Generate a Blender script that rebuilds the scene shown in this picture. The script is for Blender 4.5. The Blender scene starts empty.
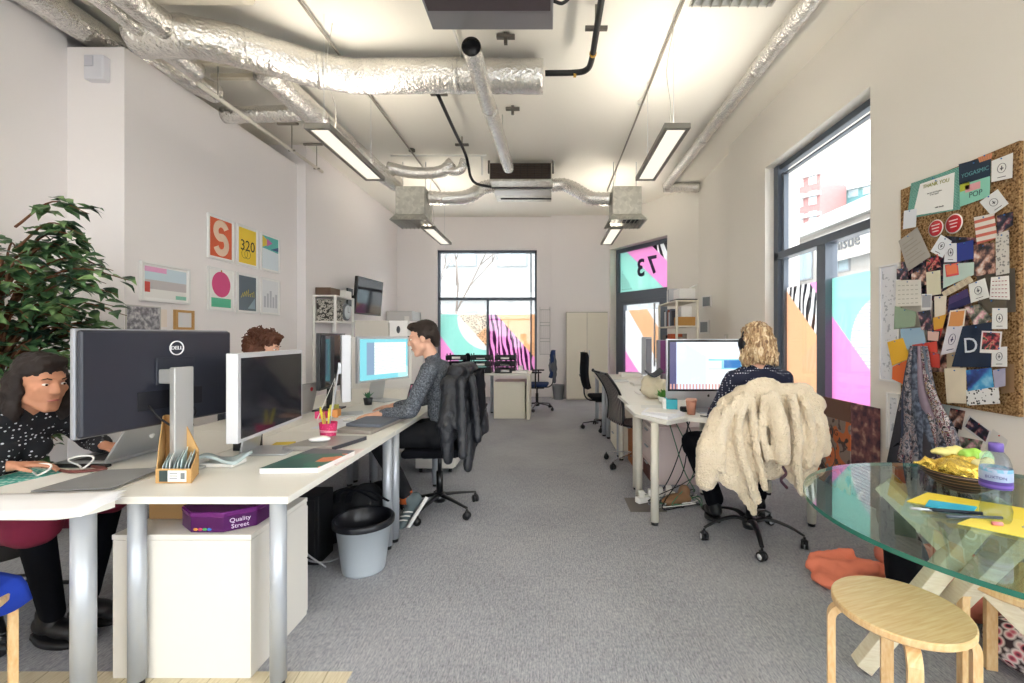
EXPO = 1.90
SKY = 2.1
LAMP = 0.32
ADDED_UPLIGHT = 8.0  # strength of the upward glow added to the light panels
import bpy, bmesh, math, random
from mathutils import Vector, Matrix, Quaternion, noise
R = math.radians
PI = math.pi
rnd = random.Random(7)
scn = bpy.context.scene
COL = scn.collection

# ------------------------------------------------------------------ materials
def hexc(h):
    h = h.lstrip('#')
    v = [int(h[i:i+2], 16)/255 for i in (0, 2, 4)]
    return tuple((c/12.92 if c <= .04045 else ((c+.055)/1.055)**2.4) for c in v) + (1,)

class E:
    """small wrapper so that shader maths can be written as python maths"""
    def __init__(s, nt, sock): s.nt, s.k = nt, sock
    def op(s, o, b=None, c=None):
        n = s.nt.nodes.new('ShaderNodeMath'); n.operation = o
        s.nt.links.new(s.k, n.inputs[0])
        for i, v in ((1, b), (2, c)):
            if v is None: continue
            if isinstance(v, E): s.nt.links.new(v.k, n.inputs[i])
            else: n.inputs[i].default_value = v
        return E(s.nt, n.outputs[0])
    def __add__(s, o): return s.op('ADD', o)
    def __sub__(s, o): return s.op('SUBTRACT', o)
    def __mul__(s, o): return s.op('MULTIPLY', o)
    def __truediv__(s, o): return s.op('DIVIDE', o)
    def __lt__(s, o): return s.op('LESS_THAN', o)
    def __gt__(s, o): return s.op('GREATER_THAN', o)
    def sin(s): return s.op('SINE')
    def sqrt(s): return s.op('SQRT')
    def frac(s): return s.op('FRACT')
    def abs(s): return s.op('ABSOLUTE')

class Shader:
    def __init__(s, name):
        s.m = bpy.data.materials.new(name); s.m.use_nodes = True
        s.nt = s.m.node_tree; s.nt.nodes.clear()
        s.out = s.n('ShaderNodeOutputMaterial')
        s._co = None
    def n(s, t, **kw):
        x = s.nt.nodes.new(t)
        for k, v in kw.items(): setattr(x, k, v)
        return x
    def link(s, a, b): s.nt.links.new(a, b)
    @property
    def co(s):
        if s._co is None: s._co = s.n('ShaderNodeTexCoord').outputs['Object']
        return s._co
    def xyz(s):
        q = s.n('ShaderNodeSeparateXYZ'); s.link(s.co, q.inputs[0])
        return [E(s.nt, o) for o in q.outputs]
    def mapped(s, scale=(1,1,1), rot=(0,0,0)):
        q = s.n('ShaderNodeMapping'); s.link(s.co, q.inputs[0])
        q.inputs['Scale'].default_value = scale; q.inputs['Rotation'].default_value = rot
        return q.outputs[0]
    def noise(s, scale=5, detail=3, vec=None, dist=0):
        q = s.n('ShaderNodeTexNoise'); s.link(vec or s.co, q.inputs['Vector'])
        q.inputs['Scale'].default_value = scale; q.inputs['Detail'].default_value = detail
        q.inputs['Distortion'].default_value = dist
        return E(s.nt, q.outputs['Fac'])
    def voronoi(s, scale=20, rand=1, vec=None, out='Distance'):
        q = s.n('ShaderNodeTexVoronoi'); s.link(vec or s.co, q.inputs['Vector'])
        q.inputs['Scale'].default_value = scale; q.inputs['Randomness'].default_value = rand
        return E(s.nt, q.outputs[out]) if out == 'Distance' else q.outputs[out]
    def mix(s, f, a, b):
        q = s.n('ShaderNodeMix'); q.data_type = 'RGBA'
        if isinstance(f, E): s.link(f.k, q.inputs[0])
        else: q.inputs[0].default_value = f
        for v, i in ((a, 6), (b, 7)):
            if isinstance(v, str): v = hexc(v)
            if isinstance(v, tuple): q.inputs[i].default_value = v
            else: s.link(v, q.inputs[i])
        return q.outputs[2]
    def ramp(s, f, stops):
        q = s.n('ShaderNodeValToRGB'); s.link(f.k, q.inputs[0])
        el = q.color_ramp.elements
        while len(el) < len(stops): el.new(.5)
        for e, (p, c) in zip(el, stops): e.position = p; e.color = hexc(c)
        return q.outputs[0]
    def principled(s, col='#888888', rough=.5, metal=0, spec=.5, bump=None, bstr=.3, bdist=.002, sheen=0, trans=0, sss=0):
        p = s.n('ShaderNodeBsdfPrincipled')
        if isinstance(col, str): col = hexc(col)
        if isinstance(col, tuple): p.inputs['Base Color'].default_value = col
        else: s.link(col, p.inputs['Base Color'])
        if isinstance(rough, E): s.link(rough.k, p.inputs['Roughness'])
        else: p.inputs['Roughness'].default_value = rough
        p.inputs['Metallic'].default_value = metal
        p.inputs['Specular IOR Level'].default_value = spec
        if sheen: p.inputs['Sheen Weight'].default_value = sheen
        if bump is not None:
            b = s.n('ShaderNodeBump'); b.inputs['Strength'].default_value = bstr; b.inputs['Distance'].default_value = bdist
            s.link(bump.k, b.inputs['Height']); s.link(b.outputs[0], p.inputs['Normal'])
        s.link(p.outputs[0], s.out.inputs[0]); s.p = p
        return s.m

_mats = {}
def plain(col, rough=.55, metal=0, spec=.4, bump=None, bstr=.25, bdist=.002, sheen=0, vary=0):
    """a principled material of one colour, optionally with a noise bump (scale) and a slight colour variation"""
    key = (col, rough, metal, spec, bump, bstr, bdist, sheen, vary)
    if key in _mats: return _mats[key]
    s = Shader('m_' + col.strip('#'))
    b = s.noise(bump, 4) if bump else None
    c = col
    if vary:
        f = s.noise(vary, 3)
        base = hexc(col)
        c = s.mix(f, tuple(x*.86 for x in base[:3]) + (1,), tuple(min(1, x*1.14) for x in base[:3]) + (1,))
    _mats[key] = s.principled(c, rough, metal, spec, b, bstr, bdist, sheen)
    return _mats[key]

def emis(col, strength):
    key = ('emis', col, strength)
    if key not in _mats:
        s = Shader('m_glow'); e = s.n('ShaderNodeEmission')
        e.inputs[0].default_value = hexc(col); e.inputs[1].default_value = strength
        s.link(e.outputs[0], s.out.inputs[0]); _mats[key] = s.m
    return _mats[key]

# ------------------------------------------------------------------ objects
def root_inv(o):
    m = Matrix.Identity(4)
    while o is not None:
        m = o.matrix_basis @ m; o = o.parent
    return m.inverted()

def tag(o, label=None, cat=None, group=None, kind=None):
    if label: o['label'] = label
    if cat: o['category'] = cat
    if group: o['group'] = group
    if kind: o['kind'] = kind
    return o

def thing(name, label, cat, loc=(0,0,0), rz=0, group=None):
    o = bpy.data.objects.new(name, None); COL.objects.link(o)
    o.location = loc; o.rotation_euler = (0, 0, rz); o.empty_display_size = .1
    return tag(o, label, cat, group)

def copy_tree(o, parent=None):
    c = o.copy(); COL.objects.link(c); c.parent = parent
    for ch in list(o.children): copy_tree(ch, c)
    return c

class MB:
    """collects shapes into one mesh"""
    def __init__(s): s.bm = bmesh.new(); s.mats = []; s.cur = 0
    def mat(s, m):
        if m not in s.mats: s.mats.append(m)
        s.cur = s.mats.index(m); return s
    def _take(s, b, smooth=False, M=None):
        if M is not None: bmesh.ops.transform(b, matrix=M, verts=b.verts)
        vm = {}
        for v in b.verts: vm[v] = s.bm.verts.new(v.co)
        for f in b.faces:
            try: nf = s.bm.faces.new([vm[v] for v in f.verts])
            except ValueError: continue
            nf.smooth = smooth; nf.material_index = s.cur
        b.free(); return s
    def box(s, x0, x1, y0, y1, z0, z1, bev=0, seg=2, M=None, smooth=False):
        b = bmesh.new()
        bmesh.ops.create_cube(b, size=1)
        bmesh.ops.transform(b, matrix=Matrix.Translation(((x0+x1)/2, (y0+y1)/2, (z0+z1)/2)) @ Matrix.Diagonal((abs(x1-x0), abs(y1-y0), abs(z1-z0), 1)), verts=b.verts)
        if bev: bmesh.ops.bevel(b, geom=list(b.edges), offset=bev, segments=seg, profile=.5, affect='EDGES')
        return s._take(b, smooth, M)
    def cbox(s, c, size, bev=0, rot=None, seg=2, smooth=False):
        M = Matrix.Translation(c)
        if rot is not None: M = M @ rot.to_4x4()
        x, y, z = (k/2 for k in size)
        return s.box(-x, x, -y, y, -z, z, bev, seg, M, smooth)
    def ell(s, c, r, rot=None, seg=20, rings=12):
        b = bmesh.new(); bmesh.ops.create_uvsphere(b, u_segments=seg, v_segments=rings, radius=1)
        M = Matrix.Translation(c)
        if rot is not None: M = M @ rot.to_4x4()
        if not hasattr(r, '__len__'): r = (r, r, r)
        return s._take(b, True, M @ Matrix.Diagonal((r[0], r[1], r[2], 1)))
    def tube(s, pts, r, seg=12, cap=True, smooth=True, flat=None, up=None):
        """a tube through pts; r a number or list; flat=(a,b) scales the section along the frame's two axes"""
        pts = [Vector(p) for p in pts]; n = len(pts)
        rs = r if hasattr(r, '__len__') else [r]*n
        b = bmesh.new(); rings = []
        T = []
        for i in range(n):
            t = (pts[min(i+1, n-1)] - pts[max(i-1, 0)])
            T.append(t.normalized() if t.length > 1e-9 else Vector((0, 0, 1)))
        ref = Vector(up) if up else (Vector((0, 0, 1)) if abs(T[0].z) < .9 else Vector((1, 0, 0)))
        u = (ref - T[0]*ref.dot(T[0])).normalized()
        fa, fb = flat or (1, 1)
        for i in range(n):
            if i:
                if up: u = Vector(up) - T[i]*Vector(up).dot(T[i])
                else: u = u - T[i]*u.dot(T[i])
                u = u.normalized() if u.length > 1e-6 else T[i].orthogonal().normalized()
            w = T[i].cross(u)
            rings.append([b.verts.new(pts[i] + (u*math.cos(a)*fa + w*math.sin(a)*fb)*rs[i]) for a in (2*PI*k/seg for k in range(seg))])
        for i in range(n-1):
            for k in range(seg):
                b.faces.new((rings[i][k], rings[i][(k+1) % seg], rings[i+1][(k+1) % seg], rings[i+1][k]))
        if cap:
            b.faces.new(rings[0][::-1]); b.faces.new(rings[-1])
        return s._take(b, smooth)
    def bar(s, p0, p1, w, h, up=(0, 0, 1), bev=0):
        """square bar from p0 to p1, w across, h along up"""
        p0, p1 = Vector(p0), Vector(p1); t = (p1-p0); L = t.length; t.normalize()
        u = Vector(up) - t*Vector(up).dot(t)
        u = u.normalized() if u.length > 1e-6 else t.orthogonal().normalized()
        w_ = t.cross(u)
        M = Matrix((w_, t, u)).transposed().to_4x4(); M.translation = (p0+p1)/2
        return s.box(-w/2, w/2, -L/2, L/2, -h/2, h/2, bev, 2, M)
    def lathe(s, prof, c=(0, 0, 0), seg=28, rot=None, sc=(1, 1), smooth=True, closed=False):
        b = bmesh.new(); rings = []
        for r_, z in prof:
            if r_ < 1e-6: rings.append([b.verts.new((0, 0, z))])
            else: rings.append([b.verts.new((r_*math.cos(2*PI*k/seg)*sc[0], r_*math.sin(2*PI*k/seg)*sc[1], z)) for k in range(seg)])
        for i in range(len(rings)-1):
            A, B = rings[i], rings[i+1]
            for k in range(seg):
                k2 = (k+1) % seg
                if len(A) == 1 and len(B) == 1: continue
                if len(A) == 1: b.faces.new((A[0], B[k2], B[k]))
                elif len(B) == 1: b.faces.new((A[k], A[k2], B[0]))
                else: b.faces.new((A[k], A[k2], B[k2], B[k]))
        bmesh.ops.recalc_face_normals(b, faces=b.faces)
        M = Matrix.Translation(c)
        if rot is not None: M = M @ rot.to_4x4()
        return s._take(b, smooth, M)
    def prism(s, poly, ext, bev=0, smooth=False):
        """poly: list of 3D points; ext: extrusion vector"""
        b = bmesh.new(); ext = Vector(ext)
        lo = [b.verts.new(Vector(p)) for p in poly]; hi = [b.verts.new(Vector(p)+ext) for p in poly]
        n = len(poly)
        b.faces.new(lo[::-1]); b.faces.new(hi)
        for k in range(n): b.faces.new((lo[k], lo[(k+1) % n], hi[(k+1) % n], hi[k]))
        bmesh.ops.recalc_face_normals(b, faces=b.faces)
        if bev: bmesh.ops.bevel(b, geom=list(b.edges), offset=bev, segments=2, profile=.5, affect='EDGES')
        return s._take(b, smooth)
    def face(s, pts, smooth=False):
        vs = [s.bm.verts.new(p) for p in pts]; f = s.bm.faces.new(vs); f.material_index = s.cur; f.smooth = smooth
        return s
    def grid(s, fn, nu, nv, thick=0, smooth=True):
        """sheet from fn(u,v)->point, optional thickness along normals"""
        b = bmesh.new()
        P = [[Vector(fn(i/nu, j/nv)) for j in range(nv+1)] for i in range(nu+1)]
        V = [[b.verts.new(p) for p in row] for row in P]
        for i in range(nu):
            for j in range(nv): b.faces.new((V[i][j], V[i+1][j], V[i+1][j+1], V[i][j+1]))
        if thick:
            b.normal_update()
            bmesh.ops.solidify(b, geom=list(b.faces), thickness=thick)
        bmesh.ops.recalc_face_normals(b, faces=b.faces)
        return s._take(b, smooth)
    def text(s, body, size, o, u, v, depth=.001, mirror=False, align='CENTER', bold=0):
        cu = bpy.data.curves.new('lettering', 'FONT'); cu.body = body; cu.size = size
        cu.align_x = align; cu.align_y = 'CENTER'; cu.extrude = depth/2; cu.resolution_u = 3; cu.offset = bold
        ob = bpy.data.objects.new('lettering', cu); COL.objects.link(ob)
        dg = bpy.context.evaluated_depsgraph_get(); dg.update()
        me = bpy.data.meshes.new_from_object(ob.evaluated_get(dg))
        b = bmesh.new(); b.from_mesh(me)
        u = Vector(u).normalized(); v = Vector(v).normalized(); w = u.cross(v)
        if mirror: u = -u
        M = Matrix((u, v, w)).transposed().to_4x4(); M.translation = Vector(o)
        s._take(b, False, M)
        bpy.data.objects.remove(ob); bpy.data.curves.remove(cu); bpy.data.meshes.remove(me)
        return s
    def build(s, name, m=None, parent=None, world=False, merge=False):
        if merge: bmesh.ops.remove_doubles(s.bm, verts=s.bm.verts, dist=1e-5)
        if parent is not None and world:
            bmesh.ops.transform(s.bm, matrix=root_inv(parent), verts=s.bm.verts)
        me = bpy.data.meshes.new(name); s.bm.to_mesh(me); s.bm.free()
        mats = s.mats if s.mats else [m]
        for q in mats: me.materials.append(q)
        o = bpy.data.objects.new(name, me); COL.objects.link(o)
        if parent is not None: o.parent = parent
        return o

def blob(prims, voxel, name, m, parent=None, smooth=4, factor=.5, world=False, disp=None, decim=None):
    """one continuous surface grown around overlapping shapes. prims: ('c',p0,p1,r0,r1) tapered limb; ('e',centre,radii,rot)"""
    mb = MB()
    for q in prims:
        if q[0] == 'c':
            p0, p1 = Vector(q[1]), Vector(q[2]); r0, r1 = q[3], q[4]
            t = p1-p0; L = t.length
            if L < 1e-6: mb.ell(p0, r0); continue
            pts, rs = [], []
            for k in range(0, 6):
                a = PI/2*k/5; pts.append(-r0*math.cos(a)); rs.append(max(r0*math.sin(a), 1e-4))
            for k in range(1, 6):
                a = PI/2*k/5; pts.append(L + r1*math.sin(a)); rs.append(max(r1*math.cos(a), 1e-4))
            pts.insert(6, L); rs.insert(6, r1)
            td = t.normalized(); sx = q[5] if len(q) > 5 else None
            mb.tube([p0 + td*x for x in pts], rs, seg=14, flat=sx, up=(q[6] if len(q) > 6 else None))
        else:
            mb.ell(q[1], q[2], q[3] if len(q) > 3 else None, 16, 10)
    tmp = mb.build('shape', m)
    md = tmp.modifiers.new('r', 'REMESH'); md.mode = 'VOXEL'; md.voxel_size = voxel; md.use_smooth_shade = True
    if smooth:
        sm = tmp.modifiers.new('s', 'SMOOTH'); sm.factor = factor; sm.iterations = smooth
    if disp:
        tx = bpy.data.textures.new('relief', 'CLOUDS'); tx.noise_scale = disp[0]
        dm = tmp.modifiers.new('d', 'DISPLACE'); dm.texture = tx; dm.strength = disp[1]; dm.mid_level = .5; dm.texture_coords = 'LOCAL'
    if decim:
        dc = tmp.modifiers.new('q', 'DECIMATE'); dc.ratio = decim
    dg = bpy.context.evaluated_depsgraph_get(); dg.update()
    me = bpy.data.meshes.new_from_object(tmp.evaluated_get(dg))
    old = tmp.data; bpy.data.objects.remove(tmp); bpy.data.meshes.remove(old)
    me.name = name
    me.materials.clear(); me.materials.append(m)
    if parent is not None and world: me.transform(root_inv(parent))
    for p in me.polygons: p.use_smooth = True
    o = bpy.data.objects.new(name, me); COL.objects.link(o)
    if parent is not None: o.parent = parent
    return o

# measured camera: eye 1.33 m above the floor looking along +Y, 450 px focal length, vanishing point (549,337)
FPX, VX, VY, EYE = 450.0, 549.0, 337.0, 1.33
def at(px, py, Y): return Vector(((px-VX)*Y/FPX, Y, EYE-(py-VY)*Y/FPX))
def on_x(px, py, X):                                # point of the plane x = X
    Y = X*FPX/(px-VX); return Vector((X, Y, EYE-(py-VY)*Y/FPX))
def on_z(px, py, Z):                                # point of the plane z = Z
    Y = (EYE-Z)*FPX/(py-VY); return Vector(((px-VX)*Y/FPX, Y, Z))
def arc(c, r, a0, a1, n, ax='xy'):
    out = []
    for k in range(n+1):
        a = a0+(a1-a0)*k/n
        d = {'xy': (math.cos(a), math.sin(a), 0), 'xz': (math.cos(a), 0, math.sin(a)), 'yz': (0, math.cos(a), math.sin(a))}[ax]
        out.append(Vector(c)+Vector(d)*r)
    return out
# ------------------------------------------------------------------ camera, render look, world
cam = bpy.data.cameras.new('camera'); camo = bpy.data.objects.new('camera', cam); COL.objects.link(camo)
camo.location = (0, 0, EYE); camo.rotation_euler = (PI/2, 0, 0)
cam.sensor_width = 36; cam.lens = 36*FPX/1024; cam.shift_x = (512-VX)/1024; cam.shift_y = (VY-341.5)/1024
cam.clip_start = .05; cam.clip_end = 300
scn.camera = camo
vs = scn.view_settings
vs.view_transform = 'Standard'; vs.look = 'None'; vs.gamma = 1; vs.exposure = EXPO; vs.use_curve_mapping = False
scn.cycles.max_bounces = 10; scn.cycles.diffuse_bounces = 5; scn.cycles.transparent_max_bounces = 12
scn.cycles.glossy_bounces = 4; scn.cycles.transmission_bounces = 6
scn.cycles.use_denoising = True
scn.cycles.sample_clamp_indirect = 6
scn.cycles.caustics_reflective = False; scn.cycles.caustics_refractive = False

w = bpy.data.worlds.new('sky'); scn.world = w; w.use_nodes = True
nt = w.node_tree; nt.nodes.clear()
wo = nt.nodes.new('ShaderNodeOutputWorld'); bg = nt.nodes.new('ShaderNodeBackground')
tc = nt.nodes.new('ShaderNodeTexCoord'); sp = nt.nodes.new('ShaderNodeSeparateXYZ'); rp = nt.nodes.new('ShaderNodeValToRGB')
nt.links.new(tc.outputs['Generated'], sp.inputs[0]); nt.links.new(sp.outputs[2], rp.inputs[0])
rp.color_ramp.elements[0].position = .0; rp.color_ramp.elements[0].color = (.80, .84, .88, 1)
rp.color_ramp.elements[1].position = .6; rp.color_ramp.elements[1].color = (.92, .97, 1.0, 1)
nt.links.new(rp.outputs[0], bg.inputs[0]); bg.inputs[1].default_value = SKY
nt.links.new(bg.outputs[0], wo.inputs[0])

# ------------------------------------------------------------------ shared materials
WALL = plain('#f1eceb', .85, spec=.2, bump=140, bstr=.05)
WALLC = plain('#ece7de', .85, spec=.2, bump=140, bstr=.05)
CEIL = plain('#f8f4ea', .9, spec=.1, bump=60, bstr=.05)
WHITE = plain('#efede8', .5, spec=.3)
DESK = plain('#e7e4dc', .38, spec=.4)
PEDW = plain('#e1ddd5', .45, spec=.35)
CREAM = plain('#e3ddcc', .45, spec=.35)
SILVER = plain('#b4b9c0', .38, metal=.35, spec=.5)
GREYLEG = plain('#aab0b8', .42, metal=.25)
CHROME = plain('#d5d6d8', .18, metal=.95)
BLACKP = plain('#17171a', .45, spec=.4)
BLACKM = plain('#101114', .3, spec=.5)
BLACKF = plain('#16171c', .92, spec=.1, bump=300, bstr=.4, sheen=.0)
FRAMED = plain('#5f6772', .4, metal=.1)
ALU = plain('#c9cbce', .32, metal=.7)
ALUW = plain('#d0d1d4', .35, metal=.15)
CARD = plain('#c9a06a', .8, spec=.1, bump=90, bstr=.1)
BIRCH_ = Shader('birch')
_g = BIRCH_.noise(9, 4, BIRCH_.mapped((1, 14, 3)), .4)
BIRCH = BIRCH_.principled(BIRCH_.ramp(_g, [(.3, '#dbae76'), (.7, '#eacb9a')]), .38, spec=.45)
_s = Shader('bleached_wood'); _g = _s.noise(7, 4, _s.mapped((3, 3, 18)), .5)
CREAMWOOD = _s.principled(_s.ramp(_g, [(.3, '#e0d3b4'), (.7, '#eee5cc')]), .5)

# crinkled aluminium foil
_s = Shader('foil')
_a = _s.noise(26, 5, dist=1.2); _b = _s.voronoi(34)
_s.principled(_s.mix(_s.noise(5, 3), '#d9d6d0', '#f4f2ee'), .24, metal=.88, bump=_a + _b*.6, bstr=.7, bdist=.016)
FOIL = _s.m
_s = Shader('galvanised'); _v = _s.voronoi(22, 1, None, 'Color')
_q = _s.n('ShaderNodeSeparateXYZ'); _s.link(_v, _q.inputs[0])
GALV = _s.principled(_s.mix(E(_s.nt, _q.outputs[0]), '#b9b7ae', '#d2d0c6'), .38, metal=.55)

def schlick(s, f0):
    lw = s.n('ShaderNodeLayerWeight'); lw.inputs[0].default_value = .5
    f = E(s.nt, lw.outputs['Facing']); return (f*f*f*f*f)*(1-f0) + f0
def glass_mat(tint='#ffffff', f0=.035, name='glass', rough=.0):
    s = Shader(name); t = s.n('ShaderNodeBsdfTransparent'); g = s.n('ShaderNodeBsdfGlossy'); m = s.n('ShaderNodeMixShader')
    t.inputs[0].default_value = hexc(tint); g.inputs['Roughness'].default_value = rough
    s.link(schlick(s, f0).k, m.inputs[0]); s.link(t.outputs[0], m.inputs[1]); s.link(g.outputs[0], m.inputs[2])
    s.link(m.outputs[0], s.out.inputs[0]); return s.m
GLASS = glass_mat()

# ------------------------------------------------------------------ floor
_s = Shader('carpet')
X, Y, Z = _s.xyz()
fine = _s.noise(150, 3, _s.mapped((1.0, .35, 1)))
fine2 = _s.noise(420, 2)
big = _s.noise(1.3, 4)
stripe = _s.noise(30, 3, _s.mapped((5.0, .5, 1), (0, 0, .25)))
tile = ((X*2).frac() < .006).op('MAXIMUM', ((Y*2).frac() < .006))
f = fine*.35 + fine2*.25 + big*.15 + stripe*.25
c1 = _s.ramp(f, [(.38, '#7c7c83'), (.5, '#a1a2a8'), (.62, '#bfbfc2')])
c1 = _s.mix(tile*.25, c1, '#6d6a68')
pl = ((X + (Y*.12)) * 9).frac()                      # bleached timber planks by the entrance strip
wd = _s.ramp(_s.noise(6, 4, _s.mapped((30, 2, 1))), [(.3, '#cbbd9c'), (.7, '#e2d8bf')])
wd = _s.mix((pl < .05)*.5, wd, '#8e7f62')
inwood = (X < -.78) * (Y < 1.79)
_s.principled(_s.mix(inwood, c1, wd), .93, spec=.1, bump=fine2 + stripe*.6, bstr=.5, bdist=.004)
CARPET = _s.m
fl = MB().box(-4.4, 3.2, -3.4, 10.6, -.12, 0); tag(fl.build('floor', CARPET), kind='structure')
cl = MB().box(-4.4, 3.2, -3.4, 10.6, 4.0, 4.15); tag(cl.build('ceiling', CEIL), kind='structure')

# ------------------------------------------------------------------ walls
def frame_m(origin, theta):
    return Matrix.Translation((origin[0], origin[1], 0)) @ Matrix.Rotation(theta, 4, 'Z')
def wall(name, origin, theta, L, t=.25, openings=(), z0=0, z1=4.0, m=None, x0=0):
    """a wall whose inner face starts at origin and runs L along theta; outward is to the left of theta"""
    M = frame_m(origin, theta); mb = MB()
    ops = sorted(openings); x = x0
    for a, b, lo, hi in ops:
        if a > x: mb.box(x, a, 0, t, z0, z1, M=M)
        if lo > z0: mb.box(a, b, 0, t, z0, lo, M=M)
        if hi < z1: mb.box(a, b, 0, t, hi, z1, M=M)
        x = b
    if x < L: mb.box(x, L, 0, t, z0, z1, M=M)
    return tag(mb.build(name, m or WALL), kind='structure')
TH_D = math.atan2(-.84, .54)
wall('wall_end', (-3.6, 10.0), 0, 3.65, .35, [(1.11, 3.33, .5, 3.27)])
wall('wall_end', (.05, 9.88), 0, 1.28, .47)
wall('wall_corner', (1.33, 9.88), TH_D, 2.42, .35, [(.02, 1.66, 0, 3.25)], m=WALLC)
wall('wall_right', (2.62, 7.9), -PI/2, 1.6, .4, m=WALLC)
wall('wall_right', (2.52, 6.3), -PI/2, 9.7, .4, [(1.05, 2.77, 0, 3.3), (5.6, 8.9, .0, 3.3)], m=WALLC)
wall('wall_left', (-3.375, 6.25), PI/2, 3.75, .7)
wall('wall_left', (-3.5, 3.71), PI/2, 2.54, .9, z1=3.72)
wall('wall_left', (-4.05, 3.71), PI/2, 2.54, .3, z0=3.72)
wall('wall_left', (-3.97, -3.4), PI/2, 7.11, .4)
wall('wall_rear', (3.0, -3.4), PI, 7.2, .3, [(.8, 3.3, .1, 3.3), (3.9, 6.4, .1, 3.3)])
tag(MB().box(-2.48, -.30, 9.985, 10.0, .50, .52).build('trim_1', WHITE), kind='structure')
# low white skirting
def skirt(name, p0, p1, t=.012, h=.09):
    tag(MB().bar((p0[0], p0[1], h/2), (p1[0], p1[1], h/2), t, h).build(name, WHITE), kind='structure')
skirt('baseboard_right', (2.51, 3.5), (2.51, -1))
skirt('baseboard_end', (.06, 9.872), (1.32, 9.872))
skirt('baseboard_left', (-3.368, 6.26), (-3.368, 9.98))

# ------------------------------------------------------------------ windows and their vinyl graphics
ORANGE, MINT, PINK, WH = '#f7d6b4', '#c4ece5', '#f8c2e8', '#f8f8f9'
def vinyl_mat(name, colour):
    """colour(shader, u, v) -> colour socket; translucent printed film"""
    s = Shader(name); x, y, z = s.xyz()
    c = colour(s, x, z)
    d = s.n('ShaderNodeBsdfDiffuse'); t = s.n('ShaderNodeBsdfTranslucent'); m = s.n('ShaderNodeMixShader'); m.inputs[0].default_value = .62
    for q in (d, t): s.link(c, q.inputs[0])
    s.link(d.outputs[0], m.inputs[1]); s.link(t.outputs[0], m.inputs[2]); s.link(m.outputs[0], s.out.inputs[0])
    return s.m
def zebra(s, a, b, scale, ang=.5, stretch=.35, th=.5):
    q = s.n('ShaderNodeTexWave'); q.bands_direction = 'X'
    s.link(s.mapped((1, 1, stretch), (0, ang, 0)), q.inputs['Vector'])
    q.inputs['Scale'].default_value = scale; q.inputs['Distortion'].default_value = 5.5; q.inputs['Detail'].default_value = 1.2
    q.inputs['Detail Scale'].default_value = 1.6
    return s.mix(E(s.nt, q.outputs['Fac']) > th, a, b)
def window(name, origin, theta, recess, glazed, frames, film=None, label=None):
    """name > frame, pane ..., film. glazed: rects (x0,x1,z0,z1); frames: rects of dark bar; film: (x0,x1,z0,z1,material)"""
    r = bpy.data.objects.new(name, None); COL.objects.link(r)
    r.location = (origin[0], origin[1], 0); r.rotation_euler = (0, 0, theta); tag(r, kind='structure')
    mb = MB()
    for a, b, lo, hi, d in frames: mb.box(a, b, recess-d/2, recess+d/2, lo, hi, .004)
    mb.build('frame', FRAMED, r)
    for a, b, lo, hi in glazed: MB().box(a, b, recess-.004, recess+.004, lo, hi).build('pane', GLASS, r)
    for a, b, lo, hi, m in (film or []):
        o = MB().box(a, b, recess+.006, recess+.0075, lo, hi).build('window_film', m, r)
    return r
# end window
def film_end(s, u, v):
    dots = s.mix(s.voronoi(34, .9, s.mapped((1, 1, 1))) < .33, s.mix(s.noise(2, 1) > .52, '#f8efe4', '#f8d9bc'), '#1f2025')
    left = s.mix((u - .10) < ((v - 1.9)*-.25 + .30), WH, MINT)
    arc_ = ((u-1.15)*(u-1.15) + (v-1.75)*(v-1.75)).sqrt()
    left = s.mix((arc_ > .72), WH, MINT)
    left = s.mix((u*-1.09 + 2.30) < v, left, dots)
    left = s.mix(v < (u*-1.35 + 1.42), left, PINK)
    right = s.mix(v < (u*-1.127 + 3.31), ORANGE, zebra(s, PINK, '#6a3a68', 3.4, .35, .35, .56))
    return s.mix(u > 1.11, left, right)
VF_END = vinyl_mat('end_film', film_end)
fr = [(0, 2.22, 3.21, 3.27, .1), (0, .05, .5, 3.27, .1), (2.17, 2.22, .5, 3.27, .1), (0, 2.22, 2.15, 2.22, .1), (1.09, 1.14, .5, 2.15, .1), (0, 2.22, .5, .56, .1), (2.07, 2.10, .56, 3.21, .05)]
window('window_1', (-2.49, 10.0), 0, .12, [(.05, 2.17, 2.22, 3.21), (.05, 1.09, .56, 2.15), (1.14, 2.17, .56, 2.15)], fr,
       [(.05, 1.09, .56, 1.84, VF_END), (1.14, 2.17, .56, 1.84, VF_END)])
# right window, local x runs towards the camera
def film_right(s, u, v):
    zb = zebra(s, '#f2f2f2', '#54555c', 3.6, -.35, .3, .55)
    left = s.mix(v > (u*-1.0 + 2.50), zb, PINK)
    left = s.mix(v < (u*-.87 + 1.99), left, '#f6d3b8')
    circ = ((u-1.66)*(u-1.66) + (v-1.26)*(v-1.26)).sqrt() < .42
    lines = s.mix((v*34).frac() < .28, '#f4f4f6', '#c9c9d4')
    right = s.mix(circ, MINT, lines)
    right = s.mix(v < (u*-.95 + 2.46), right, PINK)
    right = s.mix(circ*(v > (u*-.95+2.46)), right, lines)
    return s.mix(u > .90, left, right)
VF_R = vinyl_mat('side_film', film_right)
fr = [(0, 1.72, 3.24, 3.3, .07), (0, .10, 0, 3.3, .12), (.12, .17, .1, 3.2, .06), (1.66, 1.72, 0, 3.3, .1), (0, 1.72, 2.22, 2.30, .12), (.84, .98, .0, 2.22, .12), (0, 1.72, 0, .1, .1), (0,1.72, 3.17, 3.185, .05)]
window('window_2', (2.52, 5.25), -PI/2, .16, [(.17, 1.66, 2.30, 3.2), (.17, .84, .1, 2.22), (.98, 1.66, .1, 2.22)], fr,
       [(.17, .84, .72, 1.885, VF_R), (.98, 1.66, .72, 1.885, VF_R)])
tag(MB().box(2.54, 2.60, 3.55, 5.2, .0, .1).build('trim_2', FRAMED), kind='structure')
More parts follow.
